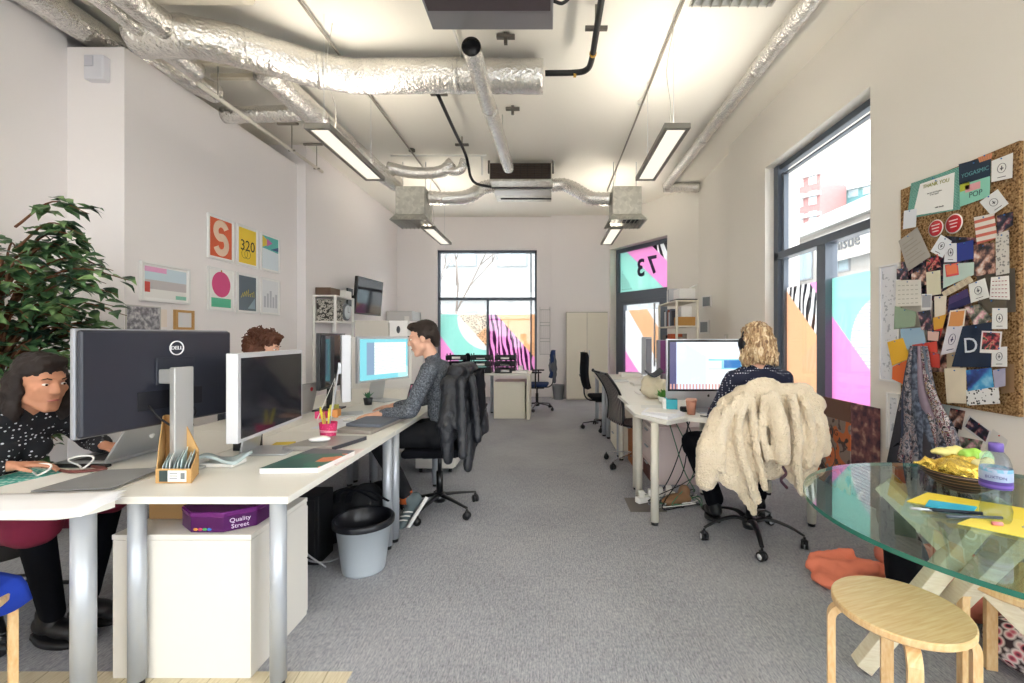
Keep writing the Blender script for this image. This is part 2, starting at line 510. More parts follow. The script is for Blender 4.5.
# unseen windows behind the camera (right and rear wall), added to let daylight in
for i, (o, th, ww) in enumerate([((2.52, .7), -PI/2, 3.3), ((2.2, -3.4), PI, 2.5), ((-.9, -3.4), PI, 2.5)]):
    z0 = 0 if i == 0 else .1
    fr = [(0, ww, 3.22, 3.3, .1), (0, .06, z0, 3.3, .1), (ww-.06, ww, z0, 3.3, .1), (0, ww, 2.22, 2.30, .1), (ww/2-.04, ww/2+.04, z0, 2.22, .1), (0, ww, z0, z0+.08, .1)]
    window('window_%d' % (i+3), o, th, .15, [(.06, ww-.06, 2.3, 3.22), (.06, ww/2-.04, z0+.08, 2.22), (ww/2+.04, ww-.06, z0+.08, 2.22)], fr)
# corner door with fanlight
def film_fan(s, u, v):
    base = s.mix(v < (u*-.82 + 3.42), PINK, MINT)
    base = s.mix((u*.9 + v) > 4.12, base, zebra(s, '#f4f4f4', '#4a4a52', 3.2, .9, .3, .55))
    fu = (u*15).frac()-.5; fv = (v*15).frac()-.5; d = (fu*fu+fv*fv) < .07
    return s.mix(d * ((u*1.3 + v) < 2.98), base, '#2c2438')
def film_door(s, u, v):
    c = s.mix((v + u*1.05) > 2.72, WH, WH)
    c = s.mix((v + u*1.25) > 2.35, c, '#f7d8bc')
    c = s.mix((v + u*1.25) > 3.05, c, WH)
    return s.mix((v + u*1.05) < 1.30, c, PINK)
VF_F, VF_D = vinyl_mat('fanlight_film', film_fan), vinyl_mat('door_film', film_door)
window('window_6', (1.33, 9.88), TH_D, .22, [(.10, 1.60, 2.30, 3.17)], [(.02, .10, 2.22, 3.25, .1), (1.60, 1.66, 2.22, 3.25, .1), (.02, 1.66, 3.17, 3.25, .1), (.02, 1.66, 2.10, 2.30, .1)],
       [(.10, 1.60, 2.30, 3.17, VF_F)])
dr = bpy.data.objects.new('door_1', None); COL.objects.link(dr); dr.location = (1.33, 9.88, 0); dr.rotation_euler = (0, 0, TH_D); tag(dr, kind='structure')
mb = MB()
for a, b, lo, hi in [(.02, .26, 0, 2.1), (1.30, 1.66, 0, 2.1), (.26, 1.30, 2.02, 2.1), (.26, 1.30, 0, .12)]: mb.box(a, b, .17, .27, lo, hi, .004)
mb.build('frame', FRAMED, dr)
MB().box(.26, 1.30, .216, .224, .12, 2.02).build('pane', GLASS, dr)
MB().box(.26, 1.30, .226, .2275, .12, 1.90, M=None).build('window_film', VF_D, dr)
mb = MB().tube([(1.22, .12, .75), (1.22, .12, 2.0)], .018, 12)
mb.bar((1.22, .12, .85), (1.22, .19, .85), .02, .02).bar((1.22, .12, 1.9), (1.22, .19, 1.9), .02, .02)
mb.build('door_handle', ALU, dr)
o = thing('house_number', 'dark number 73 on the pink fanlight above the glass door, read in reverse', 'number', (1.33, 9.88, 0), TH_D)
NUMM = plain('#3c3050', .6)
# seen from inside the characters read mirrored
MB().text('7', .50, (1.08, .205, 2.77), (-1, 0, 0), (0, 0, 1), .006, bold=.012).build('digit', NUMM, o)
MB().text('3', .50, (.75, .205, 2.75), (-1, 0, 0), (0, 0, 1), .006, bold=.012).build('digit', NUMM, o)
o.location.z = 0
# ------------------------------------------------------------------ ceiling services
def smooth_path(pts, n=6):
    """catmull-rom through pts"""
    P = [Vector(p) for p in pts]; P = [P[0]*2-P[1]] + P + [P[-1]*2-P[-2]]; out = []
    for i in range(1, len(P)-2):
        for k in range(n):
            t = k/n; a, b, c, d = P[i-1:i+3]
            out.append(.5*((2*b)+(c-a)*t+(2*a-5*b+4*c-d)*t*t+(3*b-a-3*c+d)*t**3))
    out.append(P[-2]); return out
def crinkle(pts, r, amp=.03, step=.05, seed=0):
    """resample a path and vary the radius a little, as wrapped foil does"""
    P = []
    for a, b in zip(pts[:-1], pts[1:]):
        a, b = Vector(a), Vector(b); n = max(1, int((b-a).length/step))
        P += [a.lerp(b, k/n) for k in range(n)]
    P.append(Vector(pts[-1]))
    rr = random.Random(seed); rs = [r*(1+amp*(rr.random()-.5)*2) for _ in P]
    return P, rs
def foil_duct(name, label, pts, r, rings=(), group=None, m=None, open_end=False, curved=False, seed=1, amp=.035, rib=False):
    pts = [Vector(p) for p in pts]
    o = thing(name, label, 'duct', pts[0], 0, group)
    P = smooth_path(pts, 8) if curved else pts
    big = None
    if isinstance(r, list): r, big = r
    P, rs = crinkle(P, r, amp, .045, seed)
    if big: rs = [q*big/r if p_.y > pts[-2].y-.02 else q for p_, q in zip(P, rs)]
    if rib: rs = [q*(1.05 if i % 2 else .95) for i, q in enumerate(rs)]
    mb = MB().tube(P, rs, 22, cap=not open_end)
    mb.build('duct_pipe', m or FOIL, o, True)
    for k in rings:
        a, b = P[max(0, int(k*(len(P)-1))-1)], P[min(len(P)-1, int(k*(len(P)-1))+1)]
        t = (b-a).normalized()*.025; c = P[int(k*(len(P)-1))]
        MB().tube([c-t, c+t], r*1.05, 22).build('joint_band', FOIL, o, True)
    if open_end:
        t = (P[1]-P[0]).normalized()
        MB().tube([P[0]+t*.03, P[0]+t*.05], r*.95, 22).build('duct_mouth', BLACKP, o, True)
    return o
foil_duct('foil_duct', 'wide foil-wrapped duct crossing the room under the ceiling, bending back at its left end',
          [(-.055, 4.27, 3.8), (-1.0, 4.27, 3.81), (-1.85, 4.27, 3.8), (-2.15, 4.12, 3.78), (-2.6, 3.68, 3.72), (-2.85, 3.55, 3.70), (-3.25, 3.55, 3.70)], .152, (.25, .62, .8), seed=3, amp=.025)
foil_duct('foil_duct', 'slim foil duct with an open black mouth passing under the wide cross duct',
          [(-.6, 3.47, 3.57), (-.6, 4.27, 3.60), (-.57, 5.2, 3.62), (-.55, 6.1, 3.62)], .075, (.4,), open_end=True, seed=5)
MB().tube([(-.56, 5.4, 3.66), (-.56, 5.4, 4.0)], .006, 6).build('hanging_rod', GALV, bpy.data.objects['foil_duct.001'], True)
foil_duct('foil_duct', 'foil duct running lengthwise above the near left light to the left diffuser box',
          [(-2.55, 4.05, 3.72), (-2.5, 5.2, 3.70), (-2.42, 6.4, 3.68), (-2.32, 6.85, 3.66)], .12, (.3, .7), seed=6)
foil_duct('foil_duct', 'short foil elbow with an upturned fork beside the left diffuser box',
          [(-2.35, 6.55, 3.80), (-2.0, 6.6, 3.74), (-1.6, 6.62, 3.76), (-1.42, 6.62, 3.90)], .085, curved=True, seed=7)
foil_duct('foil_duct', 'small foil stub curling up at the tip of the forked elbow',
          [(-1.55, 6.62, 3.78), (-1.32, 6.62, 3.78), (-1.24, 6.62, 3.93)], .065, curved=True, seed=17)
foil_duct('foil_duct', 'long foil duct along the top of the right wall, above the tall windows',
          [(2.02, 1.6, 3.93), (2.02, 7.75, 3.93)], .075, (.2, .45, .7), seed=8, amp=.09)
foil_duct('foil_duct', 'short foil duct end entering the right wall beyond the tall window',
          [(2.0, 7.82, 3.93), (2.60, 7.82, 3.93)], .085, seed=9, amp=.08)
foil_duct('foil_duct', 'foil duct in the upper left corner lying along the edge of the wall box',
          [(-3.82, .9, 3.87), (-3.82, 4.3, 3.87)], .12, (.5,), seed=10)
foil_duct('foil_duct', 'bright crinkled foil duct ending above the left wall just before the hanging pipe',
          [(-3.12, 1.2, 3.68), (-3.12, 3.55, 3.68), (-3.12, 3.62, 3.68), (-3.12, 3.98, 3.68)], [.062, .085], (.6,), seed=11)
foil_duct('foil_duct', 'foil duct next to the wall box, between the corner duct and the crossing duct',
          [(-2.93, 2.2, 3.70), (-2.93, 3.45, 3.70)], .10, (.6,), seed=12)
foil_duct('foil_duct', 'flat-lying foil duct behind the crossing duct, over the left wall posters',
          [(-3.5, 4.85, 3.72), (-2.72, 4.85, 3.74), (-2.66, 4.85, 3.84)], .085, (), seed=13)
foil_duct('foil_duct', 'dark ended foil duct lying on top of the left wall box',
          [(-3.62, 3.95, 3.80), (-3.40, 4.6, 3.82)], .10, (), seed=14, open_end=True)
foil_duct('cream_duct', 'plain cream duct crossing at the very top left of the ceiling',
          [(-3.4, 3.28, 3.86), (-2.2, 3.28, 3.86)], .09, (), m=plain('#d8d0c0', .6), seed=15, amp=0)
foil_duct('foil_duct', 'flexible foil duct joining the left diffuser box to the far fan coil unit',
          [(-1.84, 6.85, 3.45), (-1.55, 6.85, 3.44), (-1.25, 6.95, 3.50), (-1.05, 7.05, 3.66), (-.88, 7.1, 3.72)], .10, curved=True, seed=16, rib=True)
foil_duct('foil_duct', 'flexible foil duct joining the right diffuser box to the far fan coil unit',
          [(.03, 7.1, 3.72), (.25, 7.1, 3.73), (.45, 7.0, 3.60), (.65, 6.9, 3.46), (.94, 6.85, 3.43)], .10, curved=True, seed=18, rib=True)
# thin cross members between the ducts at the left
for (y, z, x0, x1, lab) in [(4.15, 3.86, -3.3, -2.45, 'first thin cream rail across the ducts at the upper left'), (4.45, 3.9, -3.35, -2.3, 'second thin cream rail behind the crossing duct at the upper left')]:
    tag(MB().box(x0, x1, y, y+.06, z, z+.04, .004).build('ceiling_rail', plain('#cfc8b6', .6)), lab, 'rail')
# diffuser boxes
def diffuser(x0, x1, y0, y1, z0, z1, label):
    o = thing('diffuser_box', label, 'diffuser', ((x0+x1)/2, y0, z0), 0, 'metal diffuser boxes')
    MB().box(x0, x1, y0, y1, z0+.01, z1, .006).build('box_body', GALV, o, True)
    e = .07; zz = z0
    mb = MB()
    mb.prism([(x0-e, y0-e, zz-.09), (x1+e, y0-e, zz-.09), (x1, y0, zz+.01), (x0, y0, zz+.01)], (0, .012, 0))
    mb.prism([(x0-e, y0-e, zz-.09), (x0-e, y1+e, zz-.09), (x0, y1, zz+.01), (x0, y0, zz+.01)], (.012, 0, 0))
    mb.prism([(x1+e-.012, y0-e, zz-.09), (x1+e-.012, y1+e, zz-.09), (x1-.012, y1, zz+.01), (x1-.012, y0, zz+.01)], (.012, 0, 0))
    mb.prism([(x0-e, y1+e-.012, zz-.09), (x1+e, y1+e-.012, zz-.09), (x1, y1-.012, zz+.01), (x0, y1-.012, zz+.01)], (0, .012, 0))
    mb.build('flared_skirt', GALV, o, True)
    mb = MB(); n = 9
    for k in range(n):
        x = x0-e+.03 + (x1-x0+2*e-.06)*k/(n-1)
        mb.bar((x, y0-e+.01, zz-.08), (x, y1+e-.01, zz-.08), .006, .05, up=(.5, 0, 1))
    mb.build('grille', plain('#a9a79f', .5, metal=.3), o, True)
    MB().box(x0, x1, y0, y1, zz-.02, zz-.01).build('grille_back', BLACKP, o, True)
    for sx in (x0+.04, x1-.04):
        MB().tube([(sx, (y0+y1)/2, z1), (sx, (y0+y1)/2, 4.0)], .005, 6).build('hanging_rod', SILVER, o, True)
diffuser(-2.27, -1.84, 6.65, 7.08, 3.14, 3.56, 'square galvanised diffuser box hanging above the far left light')
diffuser(.94, 1.37, 6.65, 7.08, 3.14, 3.56, 'square galvanised diffuser box hanging above the far right light')
diffuser(.99, 1.40, 2.47, 2.90, 3.60, 3.96, 'diffuser box just peeking in at the top edge of the view')
# fan coil units
def fcu(x0, x1, y0, y1, z0, z1, label, far):
    o = thing('fan_coil_unit', label, 'fan coil unit', ((x0+x1)/2, y0, z0), 0, 'ceiling fan coil units')
    gm = plain('#8f8e92', .45, metal=.4)
    if far:
        MB().box(x0, x1, y0+.02, y1, z0, z1, .006).build('unit_casing', GALV, o, True)
        mb = MB()
        for k in range(9):
            x = x0+.04+(x1-x0-.08)*k/8; mb.box(x-.004, x+.004, y0-.012, y0+.01, z0+.04, z1-.02)
        for k in range(9):
            z = z0+.04+(z1-z0-.06)*k/8; mb.box(x0+.02, x1-.02, y0-.014, y0+.006, z-.003, z+.003)
        mb.build('return_grille', plain('#3a3230', .6), o, True)
        MB().box(x0+.01, x1-.01, y0+.006, y0+.02, z0+.03, z1-.01).build('filter', plain('#55483f', .9), o, True)
        mb = MB().box(x0, x1, y0+.30, y0+.34, z0-.012, z0).box(x0+.08, x1, y0+.85, y0+.9, z0-.012, z0)
        mb.build('bottom_slot', plain('#4a4a4c', .6), o, True)
        MB().box(x0+.02, x1-.02, y0+.36, y0+.62, z0-.03, z0, .004).build('drip_tray', plain('#c4c3bf', .4, metal=.4), o, True)
    else:
        MB().box(x0, x1, y0, y1, z0, z1, .006).build('unit_casing', gm, o, True)
        MB().box(x0+.02, x1-.02, y0+.02, y1-.21, z0-.012, z0, .003).build('filter_panel', plain('#4b4247', .7, vary=8), o, True)
        for x in (x0+.12, x1-.12): MB().cbox((x, y0+.6, z0-.02), (.03, .05, .015), .003).build('catch', BLACKM, o, True)
    for sx in (x0-.02, x1+.02):
        MB().box(sx-.015, sx+.015, y0+.1, y0+.14, z1-.12, 4.0).build('hanger_bracket', plain('#6a6762', .5, metal=.5), o, True)
fcu(-.89, .04, 6.7, 7.75, 3.66, 3.93, 'far fan coil unit with a dark mesh grille between the two diffuser boxes', True)
fcu(-.87, .03, 2.3, 3.37, 3.63, 3.93, 'near fan coil unit with a dark underside at the top of the view', False)
tag(MB().tube(smooth_path([(.03, 3.2, 3.72), (.10, 3.22, 3.72), (.16, 3.2, 3.78), (.15, 3.12, 3.9), (.2, 3.1, 4.0)], 8), .012, 8).build('cable', BLACKP), 'short black cable looping up from the near fan coil unit', 'cable')
# refrigerant pipes
def pipe(name, label, pts, r, m, clips=(), cat='pipe'):
    o = thing(name, label, cat, pts[0])
    MB().tube(smooth_path(pts, 7) if len(pts) > 2 else pts, r, 10).build('pipe_run', m, o, True)
    for c in clips:
        c = Vector(c); mb = MB().box(c.x-.09, c.x+.09, c.y-.02, c.y+.02, c.z+.02, c.z+.045, .003)
        mb.build('bracket', plain('#77736c', .5, metal=.5), o, True)
        MB().box(c.x-.01, c.x+.01, c.y-.01, c.y+.01, c.z, 4.0).build('hanger', plain('#9b968c', .5, metal=.4), o, True)
    return o
pipe('black_pipe', 'thick black lagged pipe bending left near the near fan coil unit', [(.38, 1.6, 3.78), (.38, 2.6, 3.78), (.38, 3.6, 3.78), (.375, 4.0, 3.78), (.34, 4.13, 3.78), (.24, 4.17, 3.78), (-.035, 4.18, 3.78)], .026, BLACKP, [(.38, 3.62, 3.78)])
tag(MB().tube([(.228, 4.18, 3.775), (.252, 4.18, 3.775)], .031, 12).tube([(.38, 3.88, 3.78), (.38, 3.905, 3.78)], .031, 12).build('pipe_collar', plain('#c89a3c', .5)), 'yellow tape collars on the thick black pipe', 'tape')
pipe('black_pipe', 'slim black pipe running back and dropping to the far fan coil unit', [(-1.16, 4.68, 3.86), (-1.16, 5.5, 3.86), (-1.15, 6.15, 3.85), (-1.14, 6.35, 3.76), (-1.12, 6.45, 3.62), (-1.05, 6.55, 3.56), (-.85, 6.62, 3.54)], .02, BLACKP, [(-1.16, 4.75, 3.86), (-1.16, 6.0, 3.86)])
pipe('conduit', 'thin grey conduit on the ceiling above the right row of lights', [(1.05, 1.4, 3.955), (1.05, 8.1, 3.955)], .011, plain('#9a9488', .5, metal=.3), cat='conduit')
pipe('conduit', 'thin grey conduit on the ceiling above the left row of lights', [(-1.95, 2.0, 3.955), (-1.95, 8.1, 3.955)], .011, plain('#9a9488', .5, metal=.3), cat='conduit')
for x, y, lab in ((1.05, 5.1, 'round white junction box on the right ceiling conduit'), (-1.95, 6.4, 'small dark junction box on the left ceiling conduit')):
    tag(MB().lathe([(0, 0), (.045, 0), (.045, .03), (0, .03)], (x, y, 3.97)).build('junction_box', WHITE if x > 0 else plain('#6d6a63')), lab, 'junction box')
pipe('conduit', 'white conduit crossing the ceiling and dropping beside the far fan coil unit', [(-2.3, 6.55, 3.97), (-1.02, 6.55, 3.97), (-.98, 6.56, 3.95), (-.98, 6.6, 3.7)], .014, WHITE, cat='conduit')
o = pipe('hanging_pipe', 'thin white pipe hung on rods along the top of the left wall', [(-3.2, 4.1, 3.64), (-3.2, 6.35, 3.66)], .02, plain('#ddd6ca', .5), cat='pipe')
for y in (4.35, 5.6, 6.2):
    mb = MB().tube([(-3.2, y, 3.65), (-3.2, y, 3.99)], .006, 6).box(-3.38, -3.12, y-.015, y+.015, 3.97, 3.995).tube([(-3.24, y, 3.65), (-3.16, y, 3.65)], .012, 8)
    mb.build('hanging_rod', plain('#9d988d', .5, metal=.3), o, True)
pipe('conduit', 'two thin white conduits side by side behind the near fan coil unit', [(-.82, 3.3, 3.97), (-.82, 4.6, 3.97)], .012, WHITE, cat='conduit')
for x, y, lab in ((-.38, 3.95, 'small grey ceiling bracket right of the open duct mouth'), (-.55, 4.75, 'small grey ceiling bracket just behind the wide cross duct'), (-.42, 5.2, 'grey ceiling bracket to the right of the slim duct'), (-1.95, 3.4, 'dark ceiling bracket beside the left conduit')):
    mb = MB().box(x-.08, x+.08, y-.02, y+.02, 3.95, 3.98, .003).box(x-.015, x+.015, y-.015, y+.015, 3.9, 4.0)
    tag(mb.build('ceiling_bracket', plain('#6f6b64', .5, metal=.4)), lab, 'bracket')
# suspended light panels
LAMPM = emis('#fff6e2', LAMP); UPLIGHTM = emis('#fff5e4', ADDED_UPLIGHT)
def light_panel(x, y0, label, wd=.21, L=1.22, z=3.0):
    o = thing('suspended_light', label, 'light', (x, y0, z), 0, 'suspended office light panels')
    mb = MB()
    for a, b, c, d in ((-wd/2, wd/2, 0, .035), (-wd/2, wd/2, L-.035, L), (-wd/2, -wd/2+.03, .035, L-.035), (wd/2-.03, wd/2, .035, L-.035)): mb.box(a, b, c, d, 0, .045, .003)
    mb.build('panel_frame', plain('#87837c', .45, metal=.2), o)
    MB().box(-wd/2+.03, wd/2-.03, .035, L-.035, .012, .02).build('diffuser', LAMPM, o)
    MB().box(-wd/2+.03, wd/2-.03, .035, L-.035, .03, .038).build('added_uplight', UPLIGHTM, o)  # glowing upper face, added to brighten the ceiling
    for yy in (.12, L-.12):
        MB().tube([(0, yy, .05), (0, yy, 1.0)], .0015, 5).build('suspension_wire', SILVER, o)
    MB().tube(smooth_path([(0, .3, .05), (.02, .28, .3), (-.03, .22, .6), (.03, .2, .98)], 6), .003, 6).build('power_cord', plain('#b9b4aa', .5), o)
for x, y, lab in [(-1.86, 3.6, 'nearer suspended light panel on the left, under the lengthwise foil duct'), (1.03, 3.6, 'nearer suspended light panel on the right, beside the long wall duct'),
                  (-1.87, 6.95, 'farther suspended light panel on the left, below the left diffuser box'), (1.04, 6.95, 'farther suspended light panel on the right, below the right diffuser box'),
                  (-1.86, -2.2, 'unseen suspended light panel added over the left desks behind the viewpoint'), (1.03, -2.2, 'unseen suspended light panel added over the right side behind the viewpoint'),  # from here on: unseen panels continuing both rows, added for their light
                  (-1.86, .3, 'unseen suspended light panel added overhead on the left'), (1.03, .3, 'unseen suspended light panel added overhead on the right')]:
    light_panel(x, y, lab)
# alarm box on the wall column
o = thing('wall_sensor', 'small white alarm sensor box high on the column at the left', 'sensor', at(100, 82, 3.69))
MB().box(-3.77, -3.61, 3.64, 3.71, 3.42, 3.62, .012, 3).build('sensor_case', plain('#dfdee4', .4), o, True)
MB().box(-3.755, -3.685, 3.632, 3.642, 3.52, 3.605, .004).build('sensor_lens', plain('#c3c2cc', .3), o, True)
# ------------------------------------------------------------------ desks
def desk(label, poly, legs, z=.73, th=.028, group=None, legm=None, leg_r=.029, beams=()):
    """poly: 2D outline of the worktop; legs: 2D positions"""
    cx = sum(p[0] for p in poly)/len(poly); cy = sum(p[1] for p in poly)/len(poly)
    o = thing('desk', label, 'desk', (cx, cy, 0), 0, group)
    MB().prism([(x, y, z-th) for x, y in poly], (0, 0, th), .002).build('worktop', DESK, o, True)
    for x, y in legs:
        MB().tube([(x, y, .022), (x, y, z-th)], leg_r, 20).build('leg', legm or SILVER, o, True)
        lg = o.children[-1]
        MB().lathe([(0, 0), (leg_r*.8, 0), (leg_r*.8, .022), (0, .022)], (x, y, 0)).build('foot_cap', BLACKP, lg, True)
    for (p, q) in beams:
        MB().bar((p[0], p[1], z-th-.025), (q[0], q[1], z-th-.025), .03, .045).build('beam', legm or SILVER, o, True)
    return o
GL = 'white desks on the left side of the room'
def rect(x0, x1, y0, y1): return [(x0, y0), (x1, y0), (x1, y1), (x0, y1)]
desk('long white desk nearest the camera on the left, waste bin at its side', rect(-1.70, -.98, 1.690, 2.875), [(-1.035, 1.721), (-1.575, 1.721), (-1.015, 2.83), (-1.56, 2.83)], group=GL, beams=[((-1.035, 2.83), (-1.56, 2.83))])
desk('white desk with the seated man and the grey folded laptops, next behind the nearest', rect(-1.70, -.98, 2.885, 4.07), [(-1.005, 2.93), (-1.56, 2.93), (-1.015, 4.02), (-1.56, 4.02)], group=GL, beams=[((-1.01, 2.93), (-1.56, 2.93))])
desk('white desk beyond the seated man, under the lit white monitor', rect(-1.70, -1.0, 4.08, 5.25), [(-1.035, 4.13), (-1.62, 4.13), (-1.035, 5.2), (-1.62, 5.2)], group=GL)
wave = [(-2.37, 1.54)] + [(-1.70+.12*math.cos(a)-.02, 1.66+.12*math.sin(a)) for a in [-PI/2+PI/2*k/8 for k in range(9)]] + [(-1.71, 1.70), (-1.71, 2.875), (-2.37, 2.875)]
desk('white desk under loose papers and the silver laptop at lower left', wave, [(-1.655, 1.60), (-2.30, 1.60), (-1.78, 2.83), (-2.30, 2.83)], group=GL, leg_r=.035)
desk('white desk of the curly haired person, behind the white monitor', rect(-2.37, -1.71, 2.885, 4.07), [(-1.78, 2.93), (-2.3, 2.93), (-1.78, 4.02), (-2.3, 4.02)], group=GL)
desk('white desk at the far end of the left row against the wall shelf', rect(-2.37, -1.71, 4.08, 5.25), [(-1.78, 4.13), (-2.3, 4.13), (-1.78, 5.2), (-2.3, 5.2)], group=GL)
# right side
GRT = 'white desks on the right side of the room'
RLEG = plain('#d9d4c6', .45)
desk('white desk of the blonde woman, cut corner toward the aisle', [(.65, 3.42), (.81, 3.09), (1.0, 3.24), (1.22, 3.12), (1.92, 3.12), (1.92, 3.86), (.65, 3.86)], [(.75, 3.19), (1.85, 3.17), (.745, 3.73), (1.3, 3.8), (1.85, 3.8)], z=.75, legm=RLEG, group=GRT)
desk('white desk beside the mesh back chair on the right', rect(.69, 1.42, 3.87, 4.92), [(.76, 3.93), (.78, 4.86), (1.36, 4.86)], z=.75, legm=RLEG, group=GRT)
desk('white desk between the mesh chair and the far black chair', rect(.69, 1.42, 4.93, 5.97), [(.78, 5.0), (.78, 5.9), (1.36, 5.9)], z=.75, legm=SILVER, group=GRT)
desk('white desk at the far end of the right row near the glass door', rect(.69, 1.42, 5.98, 7.0), [(.74, 6.05), (.74, 6.93), (1.36, 6.93)], z=.75, legm=SILVER, group=GRT)
# far desk with letter trays
desk('white desk with black letter trays in front of the end window', rect(-1.75, -.30, 7.2, 7.95), [(-1.68, 7.26), (-1.68, 7.89), (-1.0, 7.89)], z=.74, group=None)
o = thing('desk_end_panel', 'white panel end holding up the tray desk by the blue chair', 'desk panel', (-.33, 7.3, 0))
MB().box(-.36, -.31, 7.24, 7.9, 0, .711, .003).build('panel', CREAM, o, True)

# ------------------------------------------------------------------ pedestals
def pedestal(label, x0, x1, y0, y1, h, m=PEDW, face='y', drawers=3, group='drawer pedestals', z0=0.0, castors=False):
    o = thing('drawer_pedestal', label, 'cabinet', ((x0+x1)/2, (y0+y1)/2, 0), 0, group)
    zb = .05 if castors else 0
    MB().box(x0, x1, y0, y1, zb, h-.022, .002).build('carcass', m, o, True)
    MB().box(x0-.002, x1+.002, y0-.002, y1+.002, h-.02, h, .002).build('cabinet_top', m, o, True)
    hh = (h-.05-zb)/drawers
    for k in range(drawers):
        za = zb+.012+k*hh; zc = za+hh-.006
        if face == 'y':   # drawers on the far side
            d = MB().box(x0+.004, x1-.004, y1, y1+.016, za, zc, .002).build('drawer', m, o, True)
            MB().box((x0+x1)/2-.06, (x0+x1)/2+.06, y1+.016, y1+.03, zc-.03, zc-.02).build('handle', SILVER, d, True)
        elif face == '-x':
            d = MB().box(x0-.016, x0, y0+.004, y1-.004, za, zc, .002).build('drawer', m, o, True)
            MB().box(x0-.03, x0-.016, (y0+y1)/2-.06, (y0+y1)/2+.06, zc-.03, zc-.02).build('handle', SILVER, d, True)
        else:
            d = MB().box(x1, x1+.016, y0+.004, y1-.004, za, zc, .002).build('drawer', m, o, True)
            MB().box(x1+.016, x1+.03, (y0+y1)/2-.06, (y0+y1)/2+.06, zc-.03, zc-.02).build('handle', SILVER, d, True)
    if castors:
        for x in (x0+.04, x1-.04):
            for y in (y0+.05, y1-.05): MB().tube([(x-.012, y, .025), (x+.012, y, .025)], .025, 12).build('castor', BLACKP, o, True)
    return o
pedestal('large white pedestal under the nearest desk with a purple tin on top', -1.70, -1.162, 1.753, 2.16, .56, face='y', drawers=2)
pedestal('white pedestal on the floor behind the seated man\'s chair', -1.30, -.93, 4.38, 4.98, .50, face='x', castors=True)
pedestal('cream pedestal under the far tray desk', -.90, -.39, 7.33, 7.85, .60, m=CREAM, face='y')
pedestal('white pedestal under the right desk row behind the mesh chair', .80, 1.22, 5.25, 5.75, .60, m=CREAM, face='-x')
pedestal('pale pink-white box cabinet under the desk in front of the blonde woman', .95, 1.5, 4.05, 4.55, .52, m=plain('#ead9d6', .5), face='-x')

# ------------------------------------------------------------------ office chairs (face +Y locally)
def castor(p, ang, parent, m=BLACKP, rim=None, s=1.0):
    x, y = p; d = Vector((math.cos(ang), math.sin(ang), 0)); n = Vector((-d.y, d.x, 0))
    mb = MB()
    for k in (-1, 1):
        c = Vector((x, y, .028*s)) + n*.013*k*s
        mb.mat(m).tube([c-n*.008*s, c+n*.008*s], .027*s, 18)
        if rim: mb.mat(rim).tube([c+n*.0082*s*k, c+n*.0105*s*k], .017*s, 14)
    mb.mat(m).tube([(x, y, .03*s), (x, y, .075*s)], .008*s, 8)
    mb.cbox((x, y, .052*s), (.03*s, .03*s, .02*s), .006*s)
    mb.build('castor', None, parent)
def star_base(o, m, r=.31, n=5, a0=.3, hub=.10, arch=False, rim=None, w=.045):
    MB().lathe([(0, .07), (.045, .07), (.05, .10), (.038, .14), (0, .14)]).build('hub', m, o)
    for k in range(n):
        a = a0+2*PI*k/n; d = Vector((math.cos(a), math.sin(a), 0))
        if arch: pts = [d*.03+Vector((0, 0, .12)), d*r*.35+Vector((0, 0, .145)), d*r*.7+Vector((0, 0, .125)), d*r+Vector((0, 0, .082))]
        else: pts = [d*.03+Vector((0, 0, .12)), d*r*.5+Vector((0, 0, .105)), d*r+Vector((0, 0, .082))]
        MB().tube(smooth_path(pts, 5), [w*.55-.012*i/(5*len(pts)-5) for i in range(5*(len(pts)-1)+1)], 10, flat=(.55, 1), up=(0, 0, 1)).build('base_spoke', m, o)
        castor((d.x*r, d.y*r), a+.6+k, o, BLACKP, rim)
def pad(o, name, m, w, d, z, th, y0=0, curve=.02):
    def top(u, v):
        x = (u-.5)*w; y = (v-.5)*d
        return x, y
    mb = MB()
    mb.box(-w/2, w/2, y0-d/2, y0+d/2, z, z+th, min(th*.45, .035), 4, smooth=True)
    return mb.build(name, m, o)
